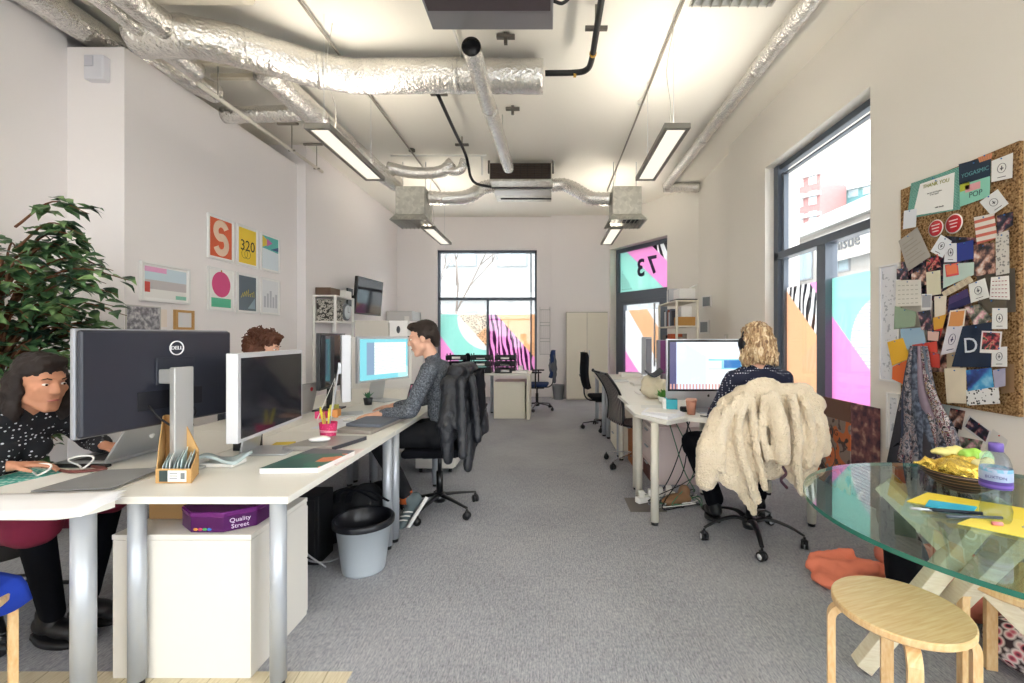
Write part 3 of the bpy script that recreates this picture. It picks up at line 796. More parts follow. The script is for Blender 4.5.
def office_chair(label, x, y, rz, group=None, fabric=BLACKF, base=BLACKM, seat=.50, back=(.45, .50), back_lean=.12, a0=.3, arms=None, arch=False, rim=None, r=.31, mesh=False, bt=None, post=True):
    o = thing('office_chair', label, 'chair', (0, 0, 0), 0, group)
    star_base(o, base, r=r, a0=a0, arch=arch, rim=rim)
    MB().tube([(0, 0, .13), (0, 0, .30)], .026, 14).build('gas_column', BLACKM if base != CHROME else CHROME, o)
    MB().tube([(0, 0, .30), (0, 0, seat-.08)], .016, 12).build('piston', CHROME if base == CHROME else BLACKM, o)
    MB().box(-.09, .09, -.14, .12, seat-.10, seat-.06, .012).build('tilt_mechanism', BLACKM, o)
    mb = MB(); mb.tube([(.09, .05, seat-.08), (.21, .07, seat-.09)], .006, 8).ell((.22, .07, seat-.09), (.02, .01, .01)); mb.build('height_lever', BLACKM, o)
    pad(o, 'seat', fabric, .47, .45, seat-.06, .06 if not mesh else .035, .02)
    if back:
        h, z0 = back[1], seat+.10
        bl = back_lean
        def bp(x, z, off=0):
            t = (z-z0)/h; yy = -.22 - bl*t - .05*math.cos(PI*(t-.2)) + .04*(1-(x/.23)**2)*-1 + off
            return Vector((x, yy, z))
        W = back[0]/2
        def fr(u, v):
            z = z0 + h*v; e = math.sin(PI*min(1, max(0, .12+.76*v)))**.5
            x = (u-.5)*2*W*(.82+.18*e) * (1 if v < .9 else 1-.5*(v-.9)/.1*.5)
            return bp(x, z)
        if mesh:
            s_ = mesh
            MB().grid(fr, 14, 16, .012).build('backrest', s_, o)
            mb = MB()
            ring = [fr(u/8, 0) for u in range(9)] + [fr(1, v/10) for v in range(1, 11)] + [fr(1-u/8, 1) for u in range(1, 9)] + [fr(0, 1-v/10) for v in range(1, 11)]
            mb.tube(ring, .014, 8).build('back_frame', BLACKM, o)
        else:
            MB().grid(fr, 12, 14, .055).build('backrest', fabric, o)
        if post: MB().tube(smooth_path([(0, -.10, seat-.08), (0, -.22, seat-.07), (0, -.285, seat+.0), (0, -.30, seat+.16), (0, -.31-bl*.4, seat+.30)], 6), .022, 10, flat=(.5, 1.2)).build('back_post', BLACKM, o)
    if arms:
        for sx in (-1, 1):
            a = MB().tube(smooth_path([(sx*.18, 0, seat-.07), (sx*.27, 0, seat-.06), (sx*.285, 0, seat+.05), (sx*.285, 0, seat+.20)], 6), .014, 10).build('armrest', arms, o)
            MB().box(sx*.285-.03, sx*.285+.03, -.11, .13, seat+.20, seat+.225, .01, 3, smooth=True).build('arm_pad', BLACKP, a)
    o.location = (x, y, 0); o.rotation_euler = (0, 0, rz)
    return o
_s = Shader('striped_mesh'); _x, _y, _z = _s.xyz()
STRIPE = _s.principled(_s.mix(((_x*190).sin() > .25), '#2a2426', '#8d8580'), .6)
_s = Shader('striped_seat'); _x, _y, _z = _s.xyz()
STRIPES = _s.principled(_s.mix(((_x*120).sin() > .55), '#221c20', '#a89a98'), .8)
# man's chair (faces -X = rz +90deg)
office_chair('black swivel chair under the seated man with a dark jacket on its back', -.84, 3.46, R(96), a0=.2, r=.30, back=(.42, .46), seat=.515)
office_chair('black high back swivel chair beyond the mesh chair on the right', .80, 6.55, R(-85), a0=.9, back=(.44, .52), seat=.49)
# mesh chair
def mesh_chair():
    o = thing('mesh_chair', 'swivel chair with slim mesh back, striped seat and chrome star base', 'chair')
    star_base(o, CHROME, r=.33, a0=.15, w=.03)
    MB().tube([(0, 0, .13), (0, 0, .40)], .02, 14).build('gas_column', CHROME, o)
    mb = MB(); mb.tube(smooth_path([(0, -.02, .40), (.2, -.02, .415), (.24, -.02, .45)], 5), .012, 8).tube(smooth_path([(0, -.02, .40), (-.2, -.02, .415), (-.24, -.02, .45)], 5), .012, 8)
    mb.box(-.07, .07, -.1, .08, .385, .415, .01); mb.build('seat_bracket', CHROME, o)
    def sf(u, v):
        x = (u-.5)*.47; y = -.22+.46*v; z = .46 - .035*math.sin(PI*v)*1 + (.0 if v < .85 else -.10*(v-.85)) + .01*((u-.5)*2)**2
        return (x, y, z)
    MB().grid(sf, 10, 12, .022).build('seat', STRIPES, o)
    def bf(u, v):
        t = v; W = .225*(1-.12*v)
        x = (u-.5)*2*W; z = .46+.50*t; y = -.22 - .17*t + .05*math.sin(PI*t*.9) - .03*math.sin(PI*t)*((u-.5)*2)**2*-1
        return (x, y, z)
    MB().grid(bf, 12, 16, .008).build('backrest', STRIPE, o)
    ring = [bf(1, v/12) for v in range(13)]; ring2 = [bf(0, v/12) for v in range(13)]
    for q in (ring, ring2): MB().tube(q, .013, 8).build('side_rail', BLACKM, o)
    MB().tube([bf(u/8, 1) for u in range(9)], .014, 8).build('top_rail', BLACKM, o)
    MB().tube(smooth_path([bf(.5, 1), (0, -.46, .985), (0, -.45, 1.0)], 5), .012, 8).build('coat_hook', BLACKM, o)
    return o
mc = mesh_chair(); mc.location = (.90, 4.72, 0); mc.rotation_euler = (0, 0, R(-78))
# far blue chair with grey cloth on its back
BLUEF = plain('#22355f', .9, bump=200)
office_chair('blue seated swivel chair with armrests beside the far tray desk', -.22, 8.25, R(86), fabric=BLUEF, a0=.5, arms=BLACKM, seat=.49, back=(.42, .5), r=.32, base=BLACKM)
# blonde woman's chair
office_chair('black arched five-star swivel chair under the sheepskin coat', 1.33, 2.98, R(-4), a0=R(-98), arch=True, rim=plain('#c9c9cc', .3), r=.315, seat=.52, back=(.38, .37), back_lean=.05)
# the left woman's chair
office_chair('black swivel chair under the woman in the dotted blouse', -2.58, 2.05, R(-72), a0=.75, r=.34, arch=True, seat=.50, back=(.44, .5))
office_chair('black swivel chair of the curly haired person at the left', -2.62, 3.45, R(-85), a0=.2, seat=.50, back=(.44, .5))

# ------------------------------------------------------------------ birch stools with bent legs
def bent_stool(label, x, y, rz, h=.45, r=.19, m=BIRCH, legs=4, leg=.038):
    o = thing('birch_stool', label, 'stool', (0, 0, 0), 0, 'round birch stools')
    MB().lathe([(0, h-.026), (r-.006, h-.026), (r, h-.020), (r, h-.004), (r-.004, h), (0, h)], seg=48, smooth=False).build('seat', m, o)
    for k in range(legs):
        a = PI/4+2*PI*k/legs; d = Vector((math.cos(a), math.sin(a), 0)); n = Vector((-d.y, d.x, 0))
        c = d*(r+.012); rr = .06; z = h-.038
        prof = [(-.12, z+.009), (-rr, z+.009)] + [(-rr+rr*math.sin(t), z+.009-rr+rr*math.cos(t)) for t in [PI/2*i/7 for i in range(1, 8)]] + [(0, 0)]
        inn = [(q[0], q[1]-.022) if i < 2 else None for i, q in enumerate(prof)]
        outer = prof; th = .024
        inner = [(-.12, z+.009-th), (-rr, z+.009-th)] + [(-rr+(rr-th)*math.sin(t), z+.009-rr+(rr-th)*math.cos(t)) for t in [PI/2*i/7 for i in range(1, 8)]] + [(-th, 0)]
        poly = outer + inner[::-1]
        MB().prism([c + d*p[0] - n*leg/2 + Vector((0, 0, p[1])) for p in poly], n*leg, .001).build('leg', m, o)
    o.location = (x, y, 0); o.rotation_euler = (0, 0, rz)
    return o
bent_stool('round birch stool with bent legs standing in front of the glass table', 1.148, 1.475, R(18))
bent_stool('birch stool tucked beneath the glass table', 1.72, 1.62, R(30))
bent_stool('birch stool at the lower left corner holding a blue cloth', -2.01, 1.44, R(10))
o = thing('blue_cloth', 'bright blue cloth folded on the stool in the lower left corner', 'cloth', (-2.01, 1.44, .45))
BLUEC = plain('#1d3fb0', .85, bump=120)
def bc(u, v):
    x = -2.24+.405*u; y = 1.22+.38*v
    z = .484+.010*math.sin(9*u+2*v)+.008*math.sin(13*v)
    if u > .93: z -= (u-.93)*1.1
    if v < .06: z -= (.06-v)*1.4
    return (x, y, z)
MB().grid(bc, 20, 20, .012).build('cloth_layer', BLUEC, o, True)
def bc2(u, v): p = bc(u*.8, v*.8+.05); return (p[0]+.01, p[1]+.01, p[2]+.03)
MB().grid(bc2, 16, 16, .018).build('cloth_fold', BLUEC, o, True)

# ------------------------------------------------------------------ glass table
TC, TR_ = (1.57, 1.47), .645
_s = Shader('table_glass'); _t = _s.n('ShaderNodeBsdfTransparent'); _t.inputs[0].default_value = hexc('#d9ede6')
_g = _s.n('ShaderNodeBsdfGlossy'); _g.inputs['Roughness'].default_value = .0; _m = _s.n('ShaderNodeMixShader')
_s.link(schlick(_s, .12).k, _m.inputs[0]); _s.link(_t.outputs[0], _m.inputs[1]); _s.link(_g.outputs[0], _m.inputs[2]); _s.link(_m.outputs[0], _s.out.inputs[0])
TGLASS = _s.m
_s = Shader('table_glass_edge'); TEDGE = _s.principled('#1c6a58', .12, spec=.8)
o = thing('glass_table', 'round glass table with a green edge on crossed pale wooden beams', 'table', (TC[0], TC[1], 0))
mb = MB()
n = 96; b = bmesh.new()
mb.mat(TGLASS)
zt, zb_ = .74, .725
ring = [(TC[0]+TR_*math.cos(2*PI*k/n), TC[1]+TR_*math.sin(2*PI*k/n)) for k in range(n)]
mb.face([(x, y, zt) for x, y in ring])
mb.mat(TEDGE)
for k in range(n):
    a, c = ring[k], ring[(k+1) % n]
    mb.face([(a[0], a[1], zb_), (c[0], c[1], zb_), (c[0], c[1], zt), (a[0], a[1], zt)], True)
mb.mat(glass_mat('#f2fbf8', name='table_glass_under'))
mb.face([(x, y, zb_) for x, y in ring[::-1]])
mb.build('glass_top', None, o, True)
for p, q in [((1.235, 1.80, .0), (1.70, 1.70, .72)), ((1.41, 1.93, .72), (1.93, 1.38, .0)), ((1.62, 1.98, .0), (1.50, 1.42, .72))]:
    v = (Vector(q)-Vector(p)).normalized()
    MB().bar(Vector(p)+v*.02, Vector(q)-v*.0, .062, .062, bev=.003).build('leg', CREAMWOOD, o, True)

# ------------------------------------------------------------------ far furniture
o = thing('cupboard', 'tall cream double door cupboard against the end wall', 'cupboard', (.8, 9.5, 0))
MB().box(.365, 1.24, 9.5, 9.86, .0, 1.86, .004).build('carcass', plain('#b5afa2', .5), o, True)
for a, b_ in ((.37, .796), (.809, 1.235)):
    d = MB().box(a, b_, 9.482, 9.5, .03, 1.84, .002).build('door', CREAM, o, True)
    MB().box(b_-.05 if a < .5 else a+.03, b_-.035 if a < .5 else a+.045, 9.466, 9.482, .9, 1.05).build('handle', SILVER, d, True)
o = thing('grey_cupboard', 'pale grey metal cupboard in the far left corner', 'cupboard', (-3.1, 9.5, 0))
MB().box(-3.36, -2.82, 9.3, 9.9, 0, 1.87, .004).build('carcass', plain('#c4c2c0', .5), o, True)
MB().box(-3.35, -2.83, 9.28, 9.3, .03, 1.84, .002).build('door', plain('#cfcdcb', .45), o, True)
MB().box(-2.98, -2.88, 9.27, 9.28, 1.6, 1.76).build('notice', WHITE, o, True)
o = thing('storage_cabinet', 'low white cabinet beyond the left desks carrying the file boxes', 'cabinet', (-2.0, 5.6, 0))
MB().box(-2.42, -1.66, 5.45, 5.95, 0, 1.33, .003).build('carcass', WHITE, o, True)
for a, b_ in ((-2.41, -2.045), (-2.035, -1.67)):
    MB().box(a, b_, 5.432, 5.45, .05, 1.30, .002).build('door', WHITE, o, True)
for (a, b_, c, lab, oval) in [(-2.36, -1.95, '#c8c3b9', 'grey-beige file box on the cabinet behind the lit monitor', 0), (-1.94, -1.72, '#efedea', 'white file box with a dark oval finger hole on the cabinet', 1)]:
    q = thing('file_box', lab, 'box', (a, 5.5, 1.33))
    MB().box(a, b_, 5.47, 5.85, 1.331, 1.515, .004).build('box_body', plain(c, .6), q, True)
    MB().box(a-.004, b_+.004, 5.466, 5.854, 1.50, 1.53, .004).build('lid', plain(c, .6), q, True)
    if oval: MB().lathe([(0, 0), (.028, 0), (.028, .004), (0, .004)], ((a+b_)/2, 5.468, 1.42), rot=Matrix.Rotation(PI/2, 3, 'X'), sc=(.8, 1.6)).build('finger_hole', plain('#5a5b5e', .5), q, True)
# left wall shelf, white frame
def frame_shelf(name, label, x0, x1, y0, y1, z0, z1, shelves, m, dividers=(), t=.03, cat='shelf'):
    o = thing(name, label, cat, ((x0+x1)/2, (y0+y1)/2, z0))
    for x in (x0, x1):
        for y in (y0, y1):
            MB().box(x-t/2, x+t/2, y-t/2, y+t/2, z0, z1).build('post', m, o, True)
    for z in shelves: MB().box(x0-t/2+.001, x1+t/2-.001, y0-t/2+.001, y1+t/2-.001, z-.022, z, .001).build('shelf_board', m, o, True)
    return o
frame_shelf('shelf_unit', 'white open shelf unit at the left wall below the wall screen', -3.35, -3.05, 6.42, 7.0, 0, 1.93, (.4, .8, 1.2, 1.56, 1.93), WHITE)
_s = Shader('speckled_print'); SPECK = _s.principled(_s.ramp(_s.voronoi(26), [(.25, '#23211f'), (.33, '#d9d4c8'), (.7, '#3a3733')]), .7)
tag(MB().box(-3.33, -3.07, 6.44, 6.7, 1.561, 1.87, .004).build('patterned_box', SPECK), 'black and white speckled box on the upper level of the left shelf unit', 'box')
q = thing('round_clock', 'small round grey clock in the open side of the left shelf unit', 'clock', (-3.05, 6.78, 1.56))
RY = Matrix.Rotation(PI/2, 3, 'Y')
MB().lathe([(0, 0), (.125, 0), (.125, .03), (.11, .035), (0, .035)], (-3.09, 6.83, 1.705), rot=RY, seg=32).build('clock_case', plain('#7c8288', .4), q, True)
MB().lathe([(0, 0), (.105, 0), (.105, .004), (0, .004)], (-3.055, 6.83, 1.705), rot=RY, seg=32).build('clock_face', plain('#d5dde0', .4), q, True)
MB().box(-3.052, -3.048, 6.827, 6.833, 1.705, 1.78).box(-3.052, -3.048, 6.83, 6.88, 1.70, 1.706).build('clock_hands', BLACKP, q, True)
tag(MB().box(-3.34, -3.12, 6.43, 6.72, 1.931, 2.04, .004).build('brown_box', plain('#6d5748', .7, vary=20)), 'brown patterned box lying on top of the left shelf unit', 'box')
tag(MB().box(-3.20, -3.06, 6.76, 6.98, 1.931, 2.03, .012, 3).build('white_box', WHITE), 'small white carton on top of the left shelf unit, beside the brown box', 'box')
tag(MB().box(-3.33, -3.1, 6.5, 6.9, 1.201, 1.30, .006).build('paper_stack', plain('#d6d6d3', .7)), 'stack of pale papers on the middle level of the left shelf unit', 'papers')
# wall screen
o = thing('wall_screen', 'dark flat television tilted out from the left wall on an arm', 'television', (-3.05, 7.5, 2.0))
a, c = Vector((-3.07, 7.12, 0)), Vector((-2.99, 8.0, 0)); u = (c-a).normalized(); nn = Vector((u.y, -u.x, 0))
def scr(p0, w, z0, z1, t, off=0, bev=.004):
    return [p0+u*off]
def plate(pa, pb, z0, z1, t, tilt=0.0, back=0.0):
    """box between plan points pa, pb, thickness t backward (away from nn)"""
    pa, pb = Vector(pa), Vector(pb)
    k = -nn*t
    return [pa+Vector((0, 0, z0)), pb+Vector((0, 0, z0)), pb+Vector((0, 0, z1)), pa+Vector((0, 0, z1))], k
P, k = plate(a, c, 1.70, 2.30, .05); tl = Vector((nn.x, nn.y, 0))*.05
P[2] = P[2]+tl; P[3] = P[3]+tl
MB().prism(P, k, .004).build('screen_case', BLACKM, o, True)
_s = Shader('tv_panel'); _x, _y, _z = _s.xyz()
TVP = _s.principled(_s.ramp(_z*1.0 + _s.noise(1.5, 1)*.0, [(.0, '#1a1a1d'), (.01, '#1a1a1d')]), .08, spec=.7)
a2, c2 = a+u*.02+nn*.004, c-u*.02+nn*.004; P, k = plate(a2, c2, 1.725, 2.28, .002)
P[2] = P[2]+tl*.95; P[3] = P[3]+tl*.95
MB().prism(P, k).build('screen_panel', plain('#2a2528', .07, spec=.8), o, True)
mb = MB().bar((-3.37, 7.6, 2.0), (-3.1, 7.56, 2.0), .05, .06).box(-3.375, -3.355, 7.5, 7.7, 1.85, 2.15); mb.build('wall_arm', BLACKM, o, True)
# right corner shelf
frame_shelf('shelf_unit', 'cream open shelf unit with books and boxes by the glass door', 1.90, 2.21, 6.7, 7.75, 0, 1.88, (.35, .75, 1.14, 1.50, 1.88), CREAM, t=.03)
bk = [(1.5, .24, '#3a3c42'), (1.5, .27, '#58616e'), (1.5, .22, '#c9cdd3'), (1.5, .26, '#8c4a3a'), (1.5, .25, '#2d3136'), (1.5, .28, '#7b8794'), (1.5, .24, '#dcdcda'), (1.5, .26, '#44484f')]
names = ['charcoal', 'slate blue', 'pale grey', 'brick red', 'black', 'blue-grey', 'off-white', 'dark grey']
yy = 6.98
for (z, h, c), nm in zip(bk, names):
    tag(MB().box(1.90, 2.12, yy, yy+.05, z+.001, z+h, .002).build('binder', plain(c, .6)), nm + ' binder standing in the row on the upper tier of the right shelf unit', 'binder', 'binders on the right shelf unit'); yy += .062
tag(MB().box(1.93, 2.18, 6.70, 6.95, 1.501, 1.63, .004).build('cardboard_box', plain('#b98a4c', .8)), 'brown cardboard box with yellow tab on the upper tier of the right shelf unit', 'box')
tag(MB().box(1.98, 2.14, 6.74, 6.9, 1.631, 1.79, .004).build('white_carton', WHITE), 'white carton on top of the brown cardboard box, right shelf unit', 'box')
tag(MB().box(1.95, 2.02, 6.72, 6.8, 1.141, 1.33, .003).box(2.03, 2.06, 6.72, 6.85, 1.141, 1.38).box(2.07, 2.17, 6.72, 6.9, 1.141, 1.26).build('paper_pile', plain('#8e8478', .8, vary=30)), 'jumble of brown and grey papers on the second tier of the right shelf unit', 'papers')
tag(MB().box(1.92, 2.14, 7.1, 7.3, 1.141, 1.38, .004).build('orange_box', plain('#b5532c', .7)), 'orange-brown box on the second tier of the right shelf unit', 'box')
tag(MB().box(1.92, 2.14, 7.4, 7.6, 1.141, 1.36, .004).build('black_box', BLACKP), 'black box on the second tier of the right shelf unit', 'box')
tag(MB().box(1.95, 2.19, 6.72, 6.98, .751, 1.02, .004).build('wooden_box', plain('#7d5a40', .7)), 'dark brown box low on the right shelf unit', 'box')
q = thing('desktop_printer', 'small white printer on a black tray on top of the right shelf unit', 'printer', (2.05, 6.9, 1.88))
MB().box(1.90, 2.22, 6.72, 7.1, 1.881, 1.90, .003).build('tray', BLACKP, q, True)
MB().box(1.95, 2.20, 6.76, 7.06, 1.901, 2.06, .012, 3).build('printer_body', WHITE, q, True)
MB().prism([(2.12, 6.8, 2.06), (2.24, 6.8, 2.13), (2.245, 6.8, 2.12), (2.13, 6.8, 2.055)], (0, .2, 0)).build('paper_support', WHITE, q, True)
for k in range(3):
    tag(MB().box(1.91+.0, 2.06, 7.16+k*.05, 7.195+k*.05, 1.881, 2.10-.01*k, .002).build('upright_folder', plain(['#c8cbd0', '#5f666f', '#dfe0e2'][k], .6)), ['pale grey', 'dark slate', 'white'][k]+' folder standing beside the printer on the right shelf unit', 'folder', 'folders beside the printer')
# wire rack on the end wall
o = thing('wire_rack', 'three tier white wire magazine rack beside the end window', 'rack', (-.06, 9.88, 1.0))
mb = MB()
for x in (-.20, 0.02):
    mb.tube([(x, 9.975, .93), (x, 9.975, 2.0)], .006, 6)
mb.build('side_wire', plain('#c2c0be', .4), o, True)
for z in (.95, 1.30, 1.65):
    mb = MB()
    for zz in (z, z+.28): mb.tube([(-.20, 9.975, zz), (-.20, 9.90, zz), (.02, 9.90, zz), (.02, 9.975, zz)], .006, 6)
    for i in range(6): x = -.2+.044*i; mb.tube([(x, 9.90, z), (x, 9.90, z+.28)], .003, 5)
    mb.build('wire_basket', plain('#b5b3b1', .4), o, True)
o = thing('mesh_bin', 'grey wire mesh waste bin on the floor beside the cream cupboard', 'bin', (.16, 9.6, 0))
_s = Shader('wire_mesh'); _x, _y, _z = _s.xyz()
MB().lathe([(.10, 0), (.10, .004), (.135, .30), (.14, .30), (.14, .31), (.13, .31), (.098, .01), (0, .01)], (.20, 9.62, 0), seg=24).build('bin_body', plain('#8d8f92', .5, metal=.4), o, True)
# letter trays
for i, (x, lab) in enumerate([(-1.52, 'leftmost stack of black letter trays on the far desk'), (-1.12, 'middle stack of black letter trays on the far desk'), (-.72, 'rightmost stack of black letter trays on the far desk')]):
    o = thing('letter_trays', lab, 'letter trays', (x, 7.5, .74), 0, 'black letter tray stacks')
    nt_ = 3 if i < 2 else 3
    for k in range(nt_):
        z = .741+.105*k; w_ = .17
        mb = MB().box(x-w_, x+w_, 7.36, 7.7, z, z+.008).box(x-w_, x-w_+.008, 7.36, 7.7, z, z+.075).box(x+w_-.008, x+w_, 7.36, 7.7, z, z+.075).box(x-w_, x+w_, 7.692, 7.7, z, z+.075)
        mb.box(x-w_, x-w_+.10, 7.350, 7.362, z, z+.075).box(x+w_-.10, x+w_, 7.350, 7.362, z, z+.075).box(x-w_, x+w_, 7.350, 7.362, z, z+.02)
        for sx in (-w_+.012, w_-.012):
            mb.box(x+sx-.008, x+sx+.008, 7.40, 7.42, z+.05, z+.106).box(x+sx-.008, x+sx+.008, 7.64, 7.66, z+.05, z+.106)
        t_ = mb.build('tray', BLACKP, o, True)
        MB().box(x-w_+.02, x+w_-.02, 7.38, 7.68, z+.009, z+.009+.012*(1+(i+k) % 3), .001).build('paper_stack', WHITE, t_, True)
q = thing('black_bag', 'black bag standing among the far letter trays', 'bag', (-1.33, 7.34, .74))
blob([('e', (-1.36, 7.42, .89), (.07, .06, .14)), ('e', (-1.34, 7.42, 1.0), (.05, .04, .07))], .012, 'bag_body', BLACKF, q, world=True)
tag(MB().box(-.60, -.36, 7.3, 7.6, .741, .775, .003).build('paper_stack', WHITE), 'white stack of papers at the right end of the far desk', 'papers')
tag(MB().tube([(-.47, 7.4, .776), (-.47, 7.4, .86)], .035, 16).build('white_cup', WHITE), 'small white cup on the papers at the right end of the far desk', 'cup')
# pictures on the wall by the right shelf, switch
def wall_card(name, label, cat, px, X, m, parts=()):
    """framed flat thing on the plane x=X from four photo corners (tl,tr,br,bl)"""
    P = [on_x(a, b, X) for a, b in px]
for (px, lab) in [(((702.5, 296), (712, 295), (712, 307), (702.5, 308)), 'upper small grey notice on the wall by the shelf unit'), (((700, 320.5), (709.5, 320), (709.5, 333.5), (700, 334)), 'lower small grey notice on the wall by the shelf unit')]:
    P = [on_x(a, b, 2.615) for a, b in px]
    o = thing('wall_notice', lab, 'notice', P[0], 0, 'small notices by the shelf unit')
    MB().prism(P, (-.012, 0, 0)).build('notice_board', plain('#e9e6e1', .6), o, True)
    c = sum(P, Vector())/4; Q = [c+(p-c)*.75+Vector((-.014, 0, 0)) for p in P]
    MB().prism(Q, (-.002, 0, 0)).build('print', plain('#848a8c', .6, vary=60), o, True)
o = thing('light_switch', 'small white switch plate on the wall above the big computer screen', 'switch', (2.6, 7, 1.3))
MB().box(2.60, 2.62, 6.58, 6.68, 1.28, 1.37, .003).build('plate', plain('#d8d3c8', .5), o, True)
MB().box(2.595, 2.602, 6.61, 6.65, 1.30, 1.35, .002).build('rocker', WHITE, o, True)
# ------------------------------------------------------------------ monitors and computers
def slab_frame(pa, pb):
    pa, pb = Vector((pa[0], pa[1], 0)), Vector((pb[0], pb[1], 0)); u = (pb-pa).normalized()
    return pa, pb, u, Vector((u.y, -u.x, 0)), (pb-pa).length
class Slab:
    """upright slab between two plan points; n points to the screen side"""
    def __init__(s, pa, pb, flip=False):
        s.pa, s.pb, s.u, s.n, s.w = slab_frame(pa, pb)
        if flip: s.n = -s.n
    def p(s, a, z, d=0): return s.pa + s.u*a + s.n*d + Vector((0, 0, z))
    def rect(s, mb, a0, a1, z0, z1, d0, d1, bev=0):
        return mb.prism([s.p(a0, z0, d0), s.p(a1, z0, d0), s.p(a1, z1, d0), s.p(a0, z1, d0)], s.n*(d1-d0), bev)
SCREEN_OFF = plain('#26262c', .1, spec=.6)
# white 27 inch display nearest
def apple_display(label, pa, pb, z0, z1, screen, thick=.045, chin=0, bez=.026, standy=True, shell=ALUW, bezel=None):
    S = Slab(pa, pb); c = S.p(S.w/2, 0)
    o = thing('monitor', label, 'monitor', (c.x, c.y, .75))
    MBx = MB(); S.rect(MBx, 0, S.w, z0, z1, -thick, 0, .003); MBx.build('shell', shell, o, True)
    if bezel:
        m = MB(); S.rect(m, .008, S.w-.008, z0+chin+.004, z1-.008, 0, .002); m.build('bezel', bezel, o, True)
    m = MB(); S.rect(m, bez, S.w-bez, z0+bez*.8+chin, z1-bez, .0005, .0035); m.build('screen', screen, o, True)
    if standy:
        zt = .731 if c.x < 0 else .751; t0, t1 = S.w/2-.10, S.w/2+.10; mid = (z0+z1)/2
        m = MB()
        m.prism([S.p(t0, zt, .10), S.p(t1, zt, .10), S.p(t1, zt, -.13), S.p(t0, zt, -.13)], (0, 0, .009), .003)
        m.prism([S.p(t0+.01, zt+.004, -.12), S.p(t1-.01, zt+.004, -.12), S.p(t1-.015, mid, -thick-.012), S.p(t0+.015, mid, -thick-.012)], S.n*-.008, .002)
        m.prism([S.p(t0+.03, mid-.05, -thick-.02), S.p(t1-.03, mid-.05, -thick-.02), S.p(t1-.03, mid+.03, -thick-.02), S.p(t0+.03, mid+.03, -thick-.02)], S.n*.022)
        m.build('stand', ALU, o, True)
    return o, S
apple_display('white framed monitor with a dark blank screen on the nearest left desk', (-1.41, 2.04), (-1.474, 2.69), .845, 1.255, SCREEN_OFF, thick=.052, bez=.022, bezel=None)
def page_screen(name, base, f, glow=.9):
    """a lit screen: colour(shader,u,v) over object coordinates"""
    s = Shader(name); x, y, z = s.xyz(); c = f(s, x, y, z)
    e = s.n('ShaderNodeEmission'); s.link(c, e.inputs[0]); e.inputs[1].default_value = glow
    g = s.n('ShaderNodeBsdfGlossy'); g.inputs['Roughness'].default_value = .12
    m = s.n('ShaderNodeMixShader'); m.inputs[0].default_value = .04
    s.link(e.outputs[0], m.inputs[1]); s.link(g.outputs[0], m.inputs[2]); s.link(m.outputs[0], s.out.inputs[0])
    return s.m
def man_page(s, x, y, z):
    # local origin (monitor centre, z=.75); y runs along the screen
    bgc = s.mix(s.noise(3, 2) > .55, '#7cc4cf', '#a8dde0')
    lines = s.mix(((z*70).frac() < .45) * (s.noise(60, 1) > .45), '#eaf6ef', '#b9cdc4')
    win = (y > -.12)*(y < .24)*(z > .235)*(z < .53)
    side = (y > -.20)*(y < -.12)*(z > .235)*(z < .53)
    c = s.mix(win, bgc, lines); c = s.mix(side, c, '#7f97ae')
    return c
apple_display('lit white monitor showing a document in front of the seated man', (-1.68, 3.95), (-1.405, 4.52), .92, 1.335, page_screen('document_screen', None, man_page, .42), thick=.03, bez=.024)
o, S = apple_display('white monitor seen almost edge-on between the black monitor and the lit one', (-1.43, 3.25), (-1.655, 3.71), .86, 1.345, SCREEN_OFF, thick=.06, bez=.02)
# black monitor with pen figures in front
S = Slab((-1.74, 3.42), (-1.80, 3.98)); o = thing('monitor', 'slim black monitor with a dark reflecting screen left of the edge-on white one', 'monitor', (-1.8, 3.7, .73))
m = MB(); S.rect(m, 0, S.w, .92, 1.36, -.03, 0, .004); m.build('shell', BLACKM, o, True)
m = MB(); S.rect(m, .015, S.w-.015, .94, 1.345, .0, .002); m.build('screen', plain('#3c3d42', .08, spec=.8), o, True)
m = MB(); m.box(-1.90, -1.72, 3.6, 3.82, .731, .745, .004); m.bar((-1.81, 3.71, .74), (-1.80, 3.71, 1.1), .05, .03); m.build('stand', BLACKM, o, True)
# the big black monitor seen from behind
S = Slab((-1.76, 1.665), (-1.635, 2.295)); S.n = Vector((S.u.y, -S.u.x, 0))
o = thing('monitor', 'large black monitor seen from behind with a white ringed logo near its top', 'monitor', (-1.6, 1.9, .73))
BACKM = plain('#292b36', .35, spec=.5)
m = MB(); S.rect(m, 0, S.w, .945, 1.362, -.02, .0, .006); m.build('bezel', plain('#9b9da3', .4, metal=.3), o, True)
m = MB(); S.rect(m, .006, S.w-.006, .950, 1.357, 0, .022, .01); m.build('back_cover', BACKM, o, True)
m = MB(); S.rect(m, .01, S.w-.01, .965, 1.35, -.023, -.02); m.build('screen', SCREEN_OFF, o, True)
m = MB(); S.rect(m, .20, .48, 1.02, 1.10, .022, .026, .002); m.build('socket_recess', plain('#1a1b22', .5), o, True)
m = MB(); S.rect(m, .27, .44, 1.12, 1.24, .022, .030, .004); m.build('mount_plate', plain('#2a2c36', .5), o, True)
LC = S.p(.362, 1.281, .0235)
ringm = MB().mat(plain('#f2f2f4', .4))
pts = [LC + S.u*math.cos(a)*.030 + Vector((0, 0, math.sin(a)*.030)) for a in [2*PI*k/32 for k in range(33)]]
ringm.tube(pts, .0028, 6); ringm.text('DELL', .023, LC, S.u, (0, 0, 1), .003); ringm.build('logo', None, o, True)
m = MB(); c = S.p(.35, 0, 0); m.prism([S.p(.275, 1.20, .09), S.p(.36, 1.20, .09), S.p(.36, .735, .09), S.p(.275, .735, .09)], S.n*.028, .004)
